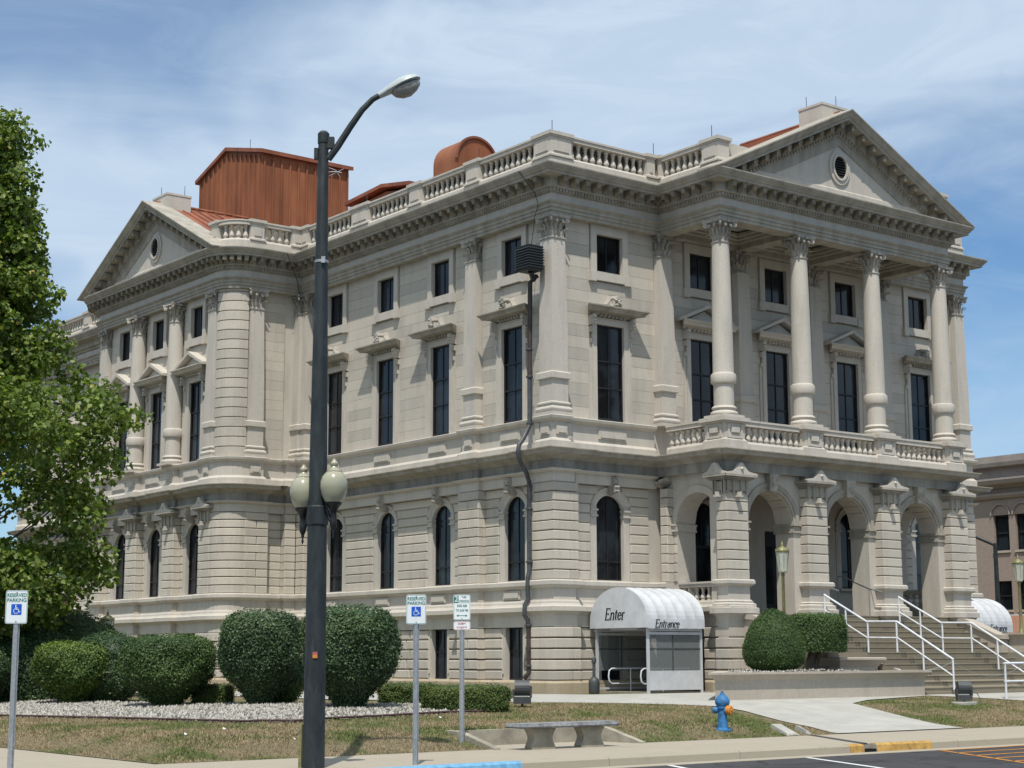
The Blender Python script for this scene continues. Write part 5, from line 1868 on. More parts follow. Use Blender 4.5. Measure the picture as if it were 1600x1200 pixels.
# lower handrail standing on the ground right of the steps
t = thing('handrail', (10.5, -8.7, .7), 'white pipe handrail on the ground at the foot of the steps', 'handrail')
pts = [(8.75, -9.35, 1.55), (10.0, -9.35, 1.56), (10.9, -9.9, 1.28), (12.2, -10.6, .9)]
# level pipe then a slope down the side path
B().tube(pts, .034, 8).obj('rail', 'railwhite', t)
B().tube([(p[0], p[1], p[2] - .50) for p in pts], .026, 8).obj('rail', 'railwhite', t)
for p in ((8.80, -9.35, 1.55), (9.98, -9.35, 1.56), (11.6, -10.3, 1.08)):
    B().tube([(p[0], p[1], .5), (p[0], p[1], p[2])], .03, 8).obj('post', 'railwhite', t)
# chain between the handrails
t = thing('chain', (9.0, -7.9, .9), 'thin grey chain hanging across the lower steps between planter and handrails', 'chain')
def sag(p, q, d, k=14):
    return [(p[0] + (q[0] - p[0]) * i / k, p[1] + (q[1] - p[1]) * i / k, p[2] + (q[2] - p[2]) * i / k - d * 4 * (i / k) * (1 - i / k)) for i in range(k + 1)]
B().tube(sag((7.05, -6.1, 1.66), (8.36, -7.9, 1.60), .30), .006, 5).obj('chain_run', 'galv', t)
B().tube(sag((8.36, -7.9, 1.60), (11.92, -7.9, 1.60), .42), .006, 5).obj('chain_run', 'galv', t)

# ================================================================== ENTRANCE CANOPY
def stroke_text(word, size, weight=.1):
    """thick and thin strokes with small serifs, in letter units; returns list of polygons (2D)"""
    polys, x = [], 0.0
    def ln(x0, y0, x1, y1, w):
        dx, dy = x1 - x0, y1 - y0
        L = math.hypot(dx, dy) or 1
        nx, ny = -dy / L * w / 2, dx / L * w / 2
        polys.append([(x + x0 + nx, y0 + ny), (x + x1 + nx, y1 + ny), (x + x1 - nx, y1 - ny), (x + x0 - nx, y0 - ny)])
    def ar(cx, cy, rx, ry, a0, a1, w, k=7):
        for i in range(k):
            t0, t1 = a0 + (a1 - a0) * i / k, a0 + (a1 - a0) * (i + 1) / k
            tm = (t0 + t1) / 2
            ww = w * (.45 + .75 * abs(math.cos(tm)))
            ln(cx + rx * math.cos(t0), cy + ry * math.sin(t0), cx + rx * math.cos(t1) , cy + ry * math.sin(t1), ww)
    T, t = weight * 1.35, weight * .55
    for ch in word:
        if ch == 'E':
            ln(.12, 0, .12, 1, T); ln(.02, .97, .55, .97, t * 1.3); ln(.02, .03, .58, .03, t * 1.3); ln(.12, .52, .42, .52, t)
            ln(.54, .99, .54, .80, t); ln(.58, .0, .58, .20, t); ln(.42, .60, .42, .44, t)
            w = .66
        elif ch == 'n':
            ln(.10, 0, .10, .62, T); ln(.0, .60, .12, .60, t); ar(.28, .44, .16, .18, math.pi, 0, T * .8); ln(.44, .44, .44, 0, T); ln(.02, .02, .20, .02, t); ln(.36, .02, .54, .02, t)
            w = .58
        elif ch == 't':
            ln(.14, .82, .14, .08, T); ln(.0, .62, .32, .62, t); ar(.22, .12, .09, .11, math.pi, 1.75 * math.pi, t)
            w = .38
        elif ch == 'e':
            ar(.22, .32, .19, .31, .05, 1.85 * math.pi, T * .85, 10); ln(.06, .36, .42, .36, t)
            w = .50
        elif ch == 'r':
            ln(.10, 0, .10, .62, T); ln(.0, .60, .12, .60, t); ar(.24, .48, .13, .13, math.pi, .25 * math.pi, T * .7); ln(.02, .02, .22, .02, t)
            w = .42
        elif ch == 'a':
            ar(.20, .22, .17, .21, .1, 1.9 * math.pi, T * .8, 9); ln(.38, .62, .38, .03, T); ar(.24, .46, .14, .15, 0, .9 * math.pi, t)
            w = .52
        elif ch == 'c':
            ar(.22, .32, .19, .31, .35, 1.7 * math.pi, T * .85, 9)
            w = .46
        x += w
    return [[(px * size + py * size * .22, py * size) for px, py in p] for p in polys], x * size
def put_text(word, size, fr, a, n, z, name, mat, parent, weight=.1):
    polys, wdt = stroke_text(word, size, weight)
    b = B()
    for k, p in enumerate(polys):
        b.poly(fr, [(a + px, z + py) for px, py in p], n, n + .004 + .0004 * (k % 7))
    return b.obj(name, mat, parent)
def canopy(x0, x1, y0, y1, z0, label, face, texts=True):
    """face -1: gable towards -X"""
    t = thing('entrance_canopy', ((x0 + x1) / 2, (y0 + y1) / 2, z0), label, 'canopy', 'barrel entrance canopies')
    ze, R = 2.82, (y1 - y0) / 2 + .12
    yc = (y0 + y1) / 2
    rz = .98
    seg = 22
    arcp = [(yc - R * math.cos(math.pi * i / seg), ze + rz * math.sin(math.pi * i / seg)) for i in range(seg + 1)]
    gx = x0 - .10 if face < 0 else x1 + .10
    ex = x1 if face < 0 else x0
    # gable panel
    g_ = B()
    outline = [(yc - R, ze - .22)] + arcp + [(yc + R, ze - .22)]
    g_.prism([(gx, y, z) for y, z in outline], [(gx - face * -.0 + (-.015 if face < 0 else .015), y, z) for y, z in outline])
    g_.obj('gable_panel', 'fabric', t)
    # fabric vault, slightly sagging between the hoops
    v_, f_ = [], []
    nb = 6
    cols = nb * 4 + 1
    for i in range(cols):
        u = i / (cols - 1)
        x = gx + (ex - gx) * u
        sagv = .034 * math.sin(math.pi * ((u * nb) % 1.0)) if 0 < i < cols - 1 else 0
        for y, z in arcp:
            dy, dz = (y - yc) / R, (z - ze) / rz
            v_.append((x, y - dy * sagv, z - dz * sagv))
    m = len(arcp)
    for i in range(cols - 1):
        for j in range(m - 1):
            f_.append((i * m + j, i * m + j + 1, (i + 1) * m + j + 1, (i + 1) * m + j))
    nn = len(v_)
    v_ += [(x, yc + (y - yc) * .985, ze + (z - ze) * .98 - .004) for x, y, z in v_]
    f_ += [tuple(nn + q for q in f[::-1]) for f in f_]
    for i in range(cols - 1):
        f_.append((i * m, (i + 1) * m, nn + (i + 1) * m, nn + i * m))
        f_.append((i * m + m - 1, nn + i * m + m - 1, nn + (i + 1) * m + m - 1, (i + 1) * m + m - 1))
    B().add(v_, f_, False).obj('fabric_vault', 'fabric', t)
    for i in range(1, nb):
        x = gx + (ex - gx) * i / nb
        B().archband(Fr((x, 0), (0, 1), (1, 0)), yc, 0, R - .004, R + .006, -.012, .012, seg=20).obj('fabric_seam', 'fabric', t).scale = (1, 1, 1)
    for o_ in [q for q in bpy.data.objects if q.parent == t and q.name.startswith('fabric_seam')]:
        for v in o_.data.vertices:
            v.co.z = ze + v.co.z * (rz / R) + .002
    va = B()
    xa, xb = sorted((gx, ex))
    va.box(FW, xa, xb, yc - R - .004, yc - R + .012, ze - .24, ze + .03)
    va.box(FW, xa, xb, yc + R - .012, yc + R + .004, ze - .22, ze + .01)
    va.obj('valance', 'fabric', t)
    if texts:
        fy = Fr((0, yc - R - .006), (1, 0), (0, -1))
        put_text('Entrance', .235, fy, (xa + .28 if face < 0 else xb - 1.30), 0, ze - .215, 'lettering', 'black', t, .12)
        fx = Fr((gx - .017, 0), (0, -1), (-1, 0))
        put_text('Enter', .35, fx, -(yc + .60), 0, ze + .02, 'lettering', 'black', t, .115)
    # frame
    for x in (x0 + .03, x1 - .03):
        for y in (y0 + .03, y1 - .03):
            B().box(FW, x - .035, x + .035, y - .035, y + .035, z0 - .05, ze - .15).obj('post', 'white', t)
    for y in (y0 + .03, y1 - .03):
        sd = 'front' if y < yc else 'back'
        B().box(FW, x0 + .06, x1 - .06, y - .03, y + .03, ze - .32, ze - .16).obj('header', 'white', t)
        B().box(FW, x0 + .06, x1 - .06, y - .03, y + .03, ze - .42, ze - .34).obj('frame_rail', 'white', t)
        B().box(FW, x0 + .065, x1 - .065, y - .028, y + .028, z0 + .10, z0 + .16).obj('frame_rail', 'white', t)
        if sd == 'front':
            B().box(FW, x0 + .07, x1 - .07, y - .012, y + .012, z0 + .16, z0 + .66).obj('kick_panel', 'white', t)
        B().box(FW, x0 + .07, x1 - .07, y - .004, y + .004, z0 + .66, ze - .42).obj('side_pane', 'plexi', t)
        mb = B()
        xm = x0 + (x1 - x0) * .46
        mb.box(FW, xm - .018, xm + .018, y - .02, y + .02, z0 + .66, ze - .42)
        mb.box(FW, x0 + .07, x1 - .07, y - .016, y + .016, z0 + 1.28, z0 + 1.31)
        mb.obj('glazing_bars', 'pipegrey', t)
    # inner ramp rails
    for y in (y0 + .35, y1 - .55):
        rr_ = B()
        rr_.tube([(x0 + .15, y, z0 + .28), (x0 + .05, y, z0 + .35), (x0 + .02, y, z0 + .5), (x0 + .05, y, z0 + .66), (x0 + .15, y, z0 + .72), (x1 - .2, y, z0 + .72)], .022, 8)
        rr_.tube([(x0 + .9, y, z0), (x0 + .9, y, z0 + .72)], .018, 8)
        rr_.tube([(x0 + .15, y, z0 + .28), (x1 - .2, y, z0 + .28)], .018, 8)
        rr_.obj('ramp_rail', 'railwhite', t)
    B().box(FW, x0 + .1, x1 + .5, y0 + .1, y1 - .1, z0 - .2, z0 + .05).obj('ramp', 'cast', t)
    B().box(FW, x0 + .1, x1 - .1, yc - .6, yc + .6, ze - .28, ze - .22).obj('lamp_housing', 'fabric', t)
    return t
canopy(1.62, 3.80, -2.32, .0, .70, 'white barrel-vaulted entrance canopy reading Enter at the left foot of the portico', -1)
canopy(16.45, 18.75, -2.32, .0, .70, 'white barrel-vaulted entrance canopy half hidden behind the right end of the portico', 1)
B().box(FW, 3.82, 4.2, -2.0, -.3, .6, 2.6).obj('door_recess', 'dark', court)

# ================================================================== DOWNPIPE with louvred head
t = B().tube([(-.08, .62, 13.35), (-.08, .95, 13.2), (-.08, 1.0, 10.2)], .075, 10)
dp = part('downpipe', t, 'pipebrown')
B().tube([(-.08, 1.0, 10.25), (-.08, 1.0, 8.85), (-.12, .98, 8.70), (-.36, .96, 8.32), (-.56, .92, 8.10), (-.60, .92, 7.86), (-.50, .94, 7.60), (-.20, 1.0, 7.25), (-.09, 1.02, 7.0), (-.08, 1.05, 4.3), (-.14, 1.05, 4.12), (-.14, 1.06, 3.7), (-.10, 1.08, 3.5), (-.20, 1.12, 3.30), (-.22, 1.13, 3.02), (-.09, 1.12, 2.85), (-.06, 1.12, 2.6)], .072, 10).obj('pipe_section', 'pipegrey', dp)
B().tube([(-.06, 1.12, 2.62), (-.06, 1.12, 1.3), (-.14, 1.25, 1.12)], .075, 10).obj('pipe_section', 'pipebrown', dp)
for z, y in ((10.25, 1.0), (11.1, 1.0), (8.80, 1.0), (6.2, 1.04), (4.6, 1.05), (2.7, 1.12), (1.5, 1.12)):
    B().lathe([(.10, z - .03), (.11, z - .02), (.11, z + .02), (.10, z + .03)], (-.08, y, 0), 10).obj('pipe_collar', 'pipegrey', dp)
lv = B()
cx_, cy_ = -.42, .55
lv.stack((cx_, cy_), [(.24, .28, 13.42), (.275, .315, 13.46), (.275, .315, 14.14), (.29, .33, 14.17), (.29, .33, 14.20)])
lo = lv.obj('louvre_box', 'louver', court)
for i in range(8):
    z = 13.50 + i * .083
    B().stack((cx_, cy_), [(.315, .355, z), (.315, .355, z + .012), (.28, .32, z + .055)]).obj('louvre', 'louver', lo)
B().tube([(-.42, .5, 13.44), (-.1, .75, 13.25)], .09, 8).obj('bracket', 'louver', lo)
# black cable from the cornice to the louvre box
part('cable', B().tube([(-.66, .75, 16.6), (-.50, .62, 16.3), (-.2, .55, 15.95), (-.08, .52, 15.6), (-.16, .62, 15.2), (-.2, .6, 14.9), (-.35, .55, 14.25)], .012, 5), 'blackiron')
part('cable', B().tube([(-1.0, 14.3, 16.6), (-.75, 14.4, 16.2), (-.3, 14.75, 15.8), (-.15, 14.8, 15.3)], .012, 5), 'blackiron')

# ================================================================== BRICK BUILDING ACROSS THE SIDE STREET
br = thing('brick_building', (45, 0, 0), 'brown brick building with paired arched windows beyond the right end of the courthouse', 'building')
g = M('brown_brick', 0.9, 0.2)
bt = g.n.new('ShaderNodeTexBrick')
mp = g.n.new('ShaderNodeMapping')
mp.inputs['Rotation'].default_value = (math.pi / 2, 0, math.pi / 2)
sep = g.n.new('ShaderNodeSeparateXYZ')
cmb = g.n.new('ShaderNodeCombineXYZ')
g.l.new(g.geo.outputs['Position'], sep.inputs[0])
g.l.new(sep.outputs['Y'], cmb.inputs[0])
g.l.new(sep.outputs['Z'], cmb.inputs[1])
g.l.new(cmb.outputs[0], bt.inputs['Vector'])
bt.inputs['Scale'].default_value = 4.0
bt.inputs['Color1'].default_value = (0.33, 0.265, 0.225, 1)
bt.inputs['Color2'].default_value = (0.285, 0.225, 0.19, 1)
bt.inputs['Mortar'].default_value = (0.31, 0.27, 0.23, 1)
bt.inputs['Mortar Size'].default_value = 0.012
g.color(bt.outputs['Color'])
MT['brick'] = g.m
FB = Fr((45, 0), (0, 1), (-1, 0))
wb, ops = B(), []
wc = [16.78 - 1.40 * i for i in range(0, 14)]
for c in wc:
    ops += [(c - .5, c + .5, 7.38, 9.3), (c - .5, c + .5, 4.2, 5.75), (c - .5, c + .5, .9, 2.8)]
wall(FB, -6, 23, 0, 12.0, -.5, 0, ops, wb)
for c in wc:
    wb.spandrel(FB, c, .5, 9.3, .499, 9.85, -.5, 0.001)
wb.box(FW, 45.5, 60, -6, 23, 0, 12.0)
wb.obj('wall', 'brick', br)
cb = B()
FBr = [(45, 23), (45, -6)]
for pr in ([(-.3, 11.9), (.55, 11.9), (.6, 12.1), (.6, 12.45), (-.3, 12.5)], [(-.3, 10.75), (.10, 10.75), (.14, 10.85), (.55, 10.95), (.65, 11.15), (.65, 11.25), (-.3, 11.3)], [(-.3, 10.2), (.12, 10.2), (.25, 10.35), (.25, 10.45), (-.3, 10.5)]):
    cb.prism([FB.p(-6, n, z) for n, z in pr], [FB.p(23, n, z) for n, z in pr])
cb.box(FB, -6, 23, -.1, .12, 11.25, 11.92)
MT['brownstone'] = simple('brown_cornice_stone', (0.31, 0.27, 0.245), 0.85, 0.2, var=0.15, sc=1.5)
cb.obj('cornice', 'brownstone', br)
hb = B()
for c in wc:
    hb.archband(FB, c, 9.30, .56, .64, 0, .09, seg=14)
hb.obj('arch_hoods', 'brownstone', br)
for c in wc:
    for z0, z1, ar_ in ((7.38, 9.3, 1), (4.2, 5.75, 0), (.9, 2.8, 0)):
        f = B()
        for a0, a1, q0, q1 in ((-.5, -.43, z0, z1), (.43, .5, z0, z1), (-.43, .43, z0, z0 + .08), (-.43, .43, z1 - .08, z1), (-.43, .43, (z0 + z1) / 2 - .05, (z0 + z1) / 2 + .03)):
            f.box(FB, c + a0, c + a1, -.32, -.20, q0, q1)
        o = f.obj('window', 'bronze', br)
        B().box(FB, c - .45, c + .45, -.30, -.26, z0, z1).obj('pane', 'glass', o)
        B().box(FB, c - .56, c + .56, -.2, .08, z0 - .12, z0).obj('sill', 'planterstone', o)
        if ar_:
            B().archband(FB, c, 9.3, .0, .5, -.34, -.28, seg=12).obj('arch_infill', 'brownstone', o)
aw = B()
aw.prism([(44.9, 17.5, 3.9), (41.6, 17.5, 2.9), (41.6, 17.5, 2.7), (44.9, 17.5, 2.7)], [(44.9, 8, 3.9), (41.6, 8, 2.9), (41.6, 8, 2.7), (44.9, 8, 2.7)])
aw.obj('awning', 'awnterra', br)
B().box(FB, -6, 23, 0, .06, 3.6, 3.95).obj('fascia', 'signwhite', br)
# far street lamp with bare arm
t = thing('street_lamp', (31.0, 7.0, 0), 'distant dark street lamp post with a slanting arm, right of the courthouse', 'street lamp')
B().tube([(31.0, 7.0, 0), (31.0, 7.0, 6.7)], [.14, .09], 8).obj('pole', 'pole', t)
B().tube([(31.0, 7.0, 6.6), (30.2, 7.65, 7.05), (29.3, 8.3, 7.4)], .06, 6).obj('arm', 'pole', t)
B().lathe([(.02, -.1), (.14, -.04), (.16, .04), (.05, .12)], (29.1, 8.45, 7.42), 8).obj('lamp_head', 'lumhead', t)

# ================================================================== LANTERN POSTS
def lantern(x, y, z0, zt, label, s=1.0):
    t = thing('lantern_post', (x, y, z0), label, 'lamp post', 'old lantern posts round the courthouse')
    zl0, zl1 = zt - .78, zt - .16
    B().lathe([(.13, z0), (.13, z0 + .1), (.07, z0 + .2), (.05, z0 + .5), (.045, zl0 - .1), (.07, zl0 - .06), (.045, zl0 - .02), (.10, zl0 + .02)], (x, y, 0), 12).obj('post', 'verdigris', t)
    B().lathe([(.11, zl0 + .0), (.13, zl0 + .03), (.19, zl1 - .04), (.17, zl1)], (x, y, 0), 8, rot=.2, smooth=False).obj('lantern_glass', 'frost', t)
    rb = B()
    for i in range(8):
        a = 2 * math.pi * i / 8 + .2
        rb.tube([(x + .115 * math.cos(a), y + .115 * math.sin(a), zl0), (x + .195 * math.cos(a), y + .195 * math.sin(a), zl1 - .03)], .010, 4)
        rb.lathe([(.004, -.02), (.02, 0), (.004, .06)], (x + .19 * math.cos(a), y + .19 * math.sin(a), zl1 + .01), 5)
    rb.lathe([(.20, zl1 - .03), (.205, zl1 - .02), (.205, zl1 + .01), (.19, zl1 + .02)], (x, y, 0), 12)
    rb.obj('ribs', 'verdigris', t)
    B().lathe([(.19, zl1 + .0), (.16, zl1 + .05), (.11, zl1 + .10), (.05, zl1 + .13), (.03, zl1 + .16), (.045, zl1 + .19), (.02, zl1 + .22), (.006, zl1 + .32)], (x, y, 0), 12).obj('lantern_cap', 'verdigris', t)
    return t
lantern(4.28, -5.2, 1.26, 4.92, 'old brass lantern post rising behind the round topiary')
lantern(16.25, -4.95 + .3, 2.4, 4.98, 'pale lantern post in the raised planter at the right edge')
lantern(-10.4, 8.1, .66, 3.05, 'small lantern post half hidden behind the shrubs at the left pavilion')

# ================================================================== STREET LAMP (foreground)
rgt = Vector((math.cos(YAW), -math.sin(YAW), 0))
fwd = Vector((math.sin(YAW), math.cos(YAW), 0))
PB = Vector((-18.42, -16.95, .15))
t = thing('street_lamp', PB, 'tall dark street lamp with overhead luminaire and two acorn globes at the sidewalk corner', 'street lamp')
B().lathe([(.165, .15), (.162, .6), (.155, 2.0), (.146, 3.6), (.118, 6.2), (.088, 8.6), (.080, 9.78), (.074, 9.82)], (PB.x, PB.y, 0), 24).obj('pole', 'pole', t)
q = B()
q.lathe([(.090, 9.70), (.092, 9.72), (.092, 9.86), (.055, 9.90)], (PB.x, PB.y, 0), 16)
q.box(Fr((PB.x, PB.y), (rgt.x, rgt.y), (fwd.x, fwd.y)), -.14, -.08, -.05, .05, 9.45, 9.62)
q.box(Fr((PB.x, PB.y), (rgt.x, rgt.y), (fwd.x, fwd.y)), .06, .17, -.05, .05, 9.62, 9.80)
q.obj('pole_cap', 'pole', t)
arm = [PB + rgt * a + Vector((0, 0, z)) for a, z in ((.08, 9.30), (.22, 9.50), (.42, 9.83), (.60, 10.10), (.76, 10.27), (.86, 10.33))]
B().tube(arm, [.055, .055, .052, .048, .045, .045], 10).obj('arm', 'pole', t)
LB = PB + rgt * .86 + Vector((0, 0, 10.33))
def lum(part_, mat, name):
    b = B()
    # body sections along the arm axis
    ax = (rgt * .88 + Vector((0, 0, .40))).normalized()
    up = Vector((0, 0, 1)) - ax * ax.z
    up.normalize()
    sd = ax.cross(up)
    vs, fs = [], []
    if part_ == 'top':
        secs = [(0, .05, .05, .05), (.10, .07, .07, .05), (.24, .13, .10, .04), (.40, .18, .13, .02), (.54, .185, .12, .02), (.66, .13, .08, .02), (.71, .05, .03, .01)]
        k = 16
        for d, w, hu, hd_ in secs:
            for i in range(k):
                a = 2 * math.pi * i / k
                c_, s_ = math.cos(a), math.sin(a)
                vs.append(LB + ax * d + sd * (w * c_) + up * ((hu if s_ > 0 else hd_) * s_))
    else:
        secs = [(.20, .02, .01, .02), (.24, .10, .01, .08), (.34, .14, .01, .14), (.46, .145, .01, .155), (.58, .12, .01, .11), (.66, .07, .01, .05), (.68, .02, .01, .02)]
        k = 16
        for d, w, hu, hd_ in secs:
            for i in range(k):
                a = 2 * math.pi * i / k
                c_, s_ = math.cos(a), math.sin(a)
                vs.append(LB + ax * d + sd * (w * c_) + up * ((0.004 if s_ > 0 else hd_ + .02) * s_ - .038))
    for m in range(len(secs) - 1):
        for i in range(k):
            j = (i + 1) % k
            fs.append((m * k + i, m * k + j, (m + 1) * k + j, (m + 1) * k + i))
    fs += [tuple(range(k)), tuple((len(secs) - 1) * k + i for i in range(k))]
    b.add(vs, fs, True)
    return b.obj(name, mat, t)
lum('top', 'lumhead', 'luminaire')
lum('lens', 'lens', 'luminaire_lens')
for sgn, dpth in ((-1, .13), (1, -.13)):
    c = PB + rgt * (.245 * sgn + .01) + fwd * dpth
    c.z = 0
    z0 = 4.02 + .03 * sgn
    gl = B()
    gl.lathe([(.11, z0), (.145, z0 + .04), (.185, z0 + .13), (.208, z0 + .24), (.205, z0 + .32), (.178, z0 + .40), (.135, z0 + .455), (.118, z0 + .465), (.118, z0 + .485), (.09, z0 + .50), (.06, z0 + .525), (.048, z0 + .55), (.06, z0 + .575), (.062, z0 + .60), (.045, z0 + .625), (.034, z0 + .64), (.03, z0 + .66), (.006, z0 + .675)], tuple(c), 28).obj('globe', 'globe', t)
    ho = B()
    ho.lathe([(.025, z0 - .40), (.05, z0 - .34), (.055, z0 - .26), (.045, z0 - .22), (.05, z0 - .20), (.045, z0 - .16), (.06, z0 - .10), (.09, z0 - .05), (.12, z0 - .02), (.125, z0 + .01), (.11, z0 + .02)], tuple(c), 16)
    ho.lathe([(.004, z0 - .54), (.02, z0 - .50), (.012, z0 - .46), (.025, z0 - .42), (.02, z0 - .38)], tuple(c), 8)
    ho.obj('globe_holder', 'blackiron', t)
    s0 = PB.copy()
    s0.z = 0
    aa = [s0 + (c - s0) * .35 + Vector((0, 0, z0 - .06)), s0 + (c - s0) * .62 + Vector((0, 0, z0 - .12)), s0 + (c - s0) * .80 + Vector((0, 0, z0 - .25)), c + Vector((0, 0, z0 - .31))]
    B().tube(aa, .032, 8).obj('globe_arm', 'blackiron', t)
B().lathe([(.148, 3.72), (.162, 3.74), (.162, 4.0), (.146, 4.02)], (PB.x, PB.y, 0), 20).obj('collar', 'pole', t)
B().lathe([(.102, 7.78), (.109, 7.785), (.109, 7.82), (.102, 7.825)], (PB.x, PB.y, 0), 16).obj('band_clamp', 'galv', t)
FQ = Fr((PB.x - fwd.x * .165, PB.y - fwd.y * .165), (rgt.x, rgt.y), (-fwd.x, -fwd.y))
B().box(FQ, .01, .07, -.06, -.03, 7.76, 7.86).obj('band_buckle', 'galv', t)
B().box(FQ, -.02, .05, -.03, .006, 1.80, 1.84).obj('sticker', 'signred', t)
B().box(FQ, -.02, .05, -.03, .006, 1.75, 1.80).obj('sticker', 'orange', t)
B().box(Fr((PB.x, PB.y), (rgt.x, rgt.y), (fwd.x, fwd.y)), -.225, -.18, -.02, .14, .12, .78).obj('side_post', 'verdigris', t)
for k in range(3):
    B().tube([PB + rgt * .09 + Vector((0, 0, 9.16 - k * .07)), PB + rgt * .2 + Vector((0, 0, 9.12 - .02 * k)), PB + rgt * (.26 + .03 * k) + Vector((0, 0, 9.02 + .06 * k))], .006, 5).obj('cable_stub', 'galv', t)

# ================================================================== SIGNS
def txt(s, size, name, mat, parent, loc, rz, bold=0.0, sx=1.0):
    cu = bpy.data.curves.new(name, 'FONT')
    cu.body = s
    cu.size = size
    cu.align_x = 'CENTER'
    cu.align_y = 'CENTER'
    cu.extrude = .0012
    cu.offset = bold
    tmp = bpy.data.objects.new('tmp', cu)
    COL.objects.link(tmp)
    dg = bpy.context.evaluated_depsgraph_get()
    me = bpy.data.meshes.new_from_object(tmp.evaluated_get(dg))
    bpy.data.objects.remove(tmp)
    for v in me.vertices:
        v.co = Vector((v.co.x * sx, v.co.z * -1.0, v.co.y))
    me.materials.clear()
    me.materials.append(MT[mat])
    o = bpy.data.objects.new(name, me)
    COL.objects.link(o)
    o.parent = parent
    o.location = loc
    return o
def rrect(w, h, r, k=5):
    pts = []
    for cx, cy, a in ((w / 2 - r, h / 2 - r, 0), (-w / 2 + r, h / 2 - r, 90), (-w / 2 + r, -h / 2 + r, 180), (w / 2 - r, -h / 2 + r, 270)):
        for i in range(k + 1):
            t_ = D2R(a + 90 * i / k)
            pts.append((cx + r * math.cos(t_), cy + r * math.sin(t_)))
    return pts
FLOC = Fr((0, 0), (1, 0), (0, -1))                 # local sign frame: faces -Y
def signpost(root, zb, zt, w=.0):
    q = B()
    q.prism([(a, -y, zb) for a, y in ((-.045, -.012), (-.030, -.012), (-.022, .018), (.022, .018), (.030, -.012), (.045, -.012), (.045, -.006), (.034, -.006), (.026, .026), (-.026, .026), (-.034, -.006), (-.045, -.006))],
            [(a, -y, zt) for a, y in ((-.045, -.012), (-.030, -.012), (-.022, .018), (.022, .018), (.030, -.012), (.045, -.012), (.045, -.006), (.034, -.006), (.026, .026), (-.026, .026), (-.034, -.006), (-.045, -.006))])
    q.obj('post', 'galv', root, world=False)
def board(root, w, h, zc, edge, name='sign_board'):
    o = B().poly(FLOC, [(a, z + zc) for a, z in rrect(w, h, .03)], .030, .033).obj(name, 'signwhite', root, world=False)
    ring_o, ring_i = rrect(w - .012, h - .012, .026), rrect(w - .024, h - .024, .022)
    r = B()
    m = len(ring_o)
    for i in range(m):
        j = (i + 1) % m
        r.poly(FLOC, [(ring_o[i][0], ring_o[i][1] + zc), (ring_o[j][0], ring_o[j][1] + zc), (ring_i[j][0], ring_i[j][1] + zc), (ring_i[i][0], ring_i[i][1] + zc)], .0325, .0338)
    r.obj('border', edge, o)
    for z in (zc + h / 2 - .03, zc - h / 2 + .03):
        B().lathe([(.007, -.042), (.007, -.030)], (0, 0, z), 6, 'y').obj('bolt', 'blackiron', o)
    return o
def reserved_sign(loc, zbot, ztop, zb, label):
    t = thing('parking_sign', loc, label, 'sign', 'reserved parking signs', rz=-YAW)
    zc = (zbot + ztop) / 2 - loc[2]
    signpost(t, zb - loc[2], ztop - loc[2] - .02)
    o = board(t, .305, ztop - zbot, zc, 'signgreen')
    txt('RESERVED', .070, 'lettering', 'signgreen', o, (0, -.0345, zc + .160), 0, .0012, .86)
    txt('PARKING', .070, 'lettering', 'signgreen', o, (0, -.0345, zc + .092), 0, .0012, .92)
    bx = B().poly(FLOC, [(a, z + zc - .035) for a, z in rrect(.145, .150, .01)], .0325, .0342).obj('symbol_panel', 'signblue', o)
    s = B()
    def st(pts, w):
        for (x0, z0), (x1, z1) in zip(pts, pts[1:]):
            dx, dz = x1 - x0, z1 - z0
            L = math.hypot(dx, dz) or 1
            nx, nz = -dz / L * w / 2, dx / L * w / 2
            ex, ez = dx / L * w * .3, dz / L * w * .3
            s.poly(FLOC, [(x0 + nx - ex, z0 + nz - ez + zc - .035), (x1 + nx + ex, z1 + nz + ez + zc - .035), (x1 - nx + ex, z1 - nz + ez + zc - .035), (x0 - nx - ex, z0 - nz - ez + zc - .035)], .0345, .0352)
    s.poly(FLOC, [(-.010 + .009 * math.cos(i * math.pi / 4), zc - .035 + .055 + .009 * math.sin(i * math.pi / 4)) for i in range(8)], .0345, .0352)
    st([(-.010, .042), (-.006, .004)], .012)
    st([(-.006, .022), (.022, .020)], .008)
    st([(-.006, .004), (.026, .002), (.040, -.034), (.052, -.030)], .010)
    st([(-.004 + .034 * math.cos(a), -.020 + .034 * math.sin(a)) for a in [D2R(120 + 22 * i) for i in range(11)]], .008)
    s.obj('wheelchair_symbol', 'signwhite', bx)
    return t
reserved_sign((-22.66, -16.0, .15), 2.23, 2.69, .15, 'reserved parking sign with wheelchair symbol at the far left edge')
reserved_sign((-16.84, -17.3, .15), 2.26, 2.71, .15, 'reserved parking sign with wheelchair symbol just right of the street lamp')
loc = (-13.55, -13.98, .20)
zb_ = float(H(np.array(loc[0]), np.array(loc[1])))
loc = (loc[0], loc[1], zb_)
t = thing('parking_sign', loc, 'two-hour parking sign with a small Sundays plate, on a post in the grass', 'sign', rz=-YAW)
zc = 2.65 - loc[2]
signpost(t, -.1, 2.86 - loc[2])
o = board(t, .305, .457, zc, 'signgreen')
B().poly(FLOC, [(-.142, zc + .205), (-.142, zc + .085), (-.062, zc + .085), (-.062, zc + .205)], .0325, .0342).obj('green_panel', 'signgreen', o)
B().poly(FLOC, [(-.142, zc + .078), (-.142, zc + .083), (.142, zc + .083), (.142, zc + .078)], .0325, .0342).obj('divider', 'signgreen', o)
txt('2', .14, 'lettering', 'signwhite', o, (-.102, -.0348, zc + .145), 0, .001)
txt('HR', .052, 'lettering', 'signgreen', o, (.045, -.0348, zc + .180), 0, .001)
txt('PARKING', .048, 'lettering', 'signgreen', o, (.040, -.0348, zc + .112), 0, .0008, .86)
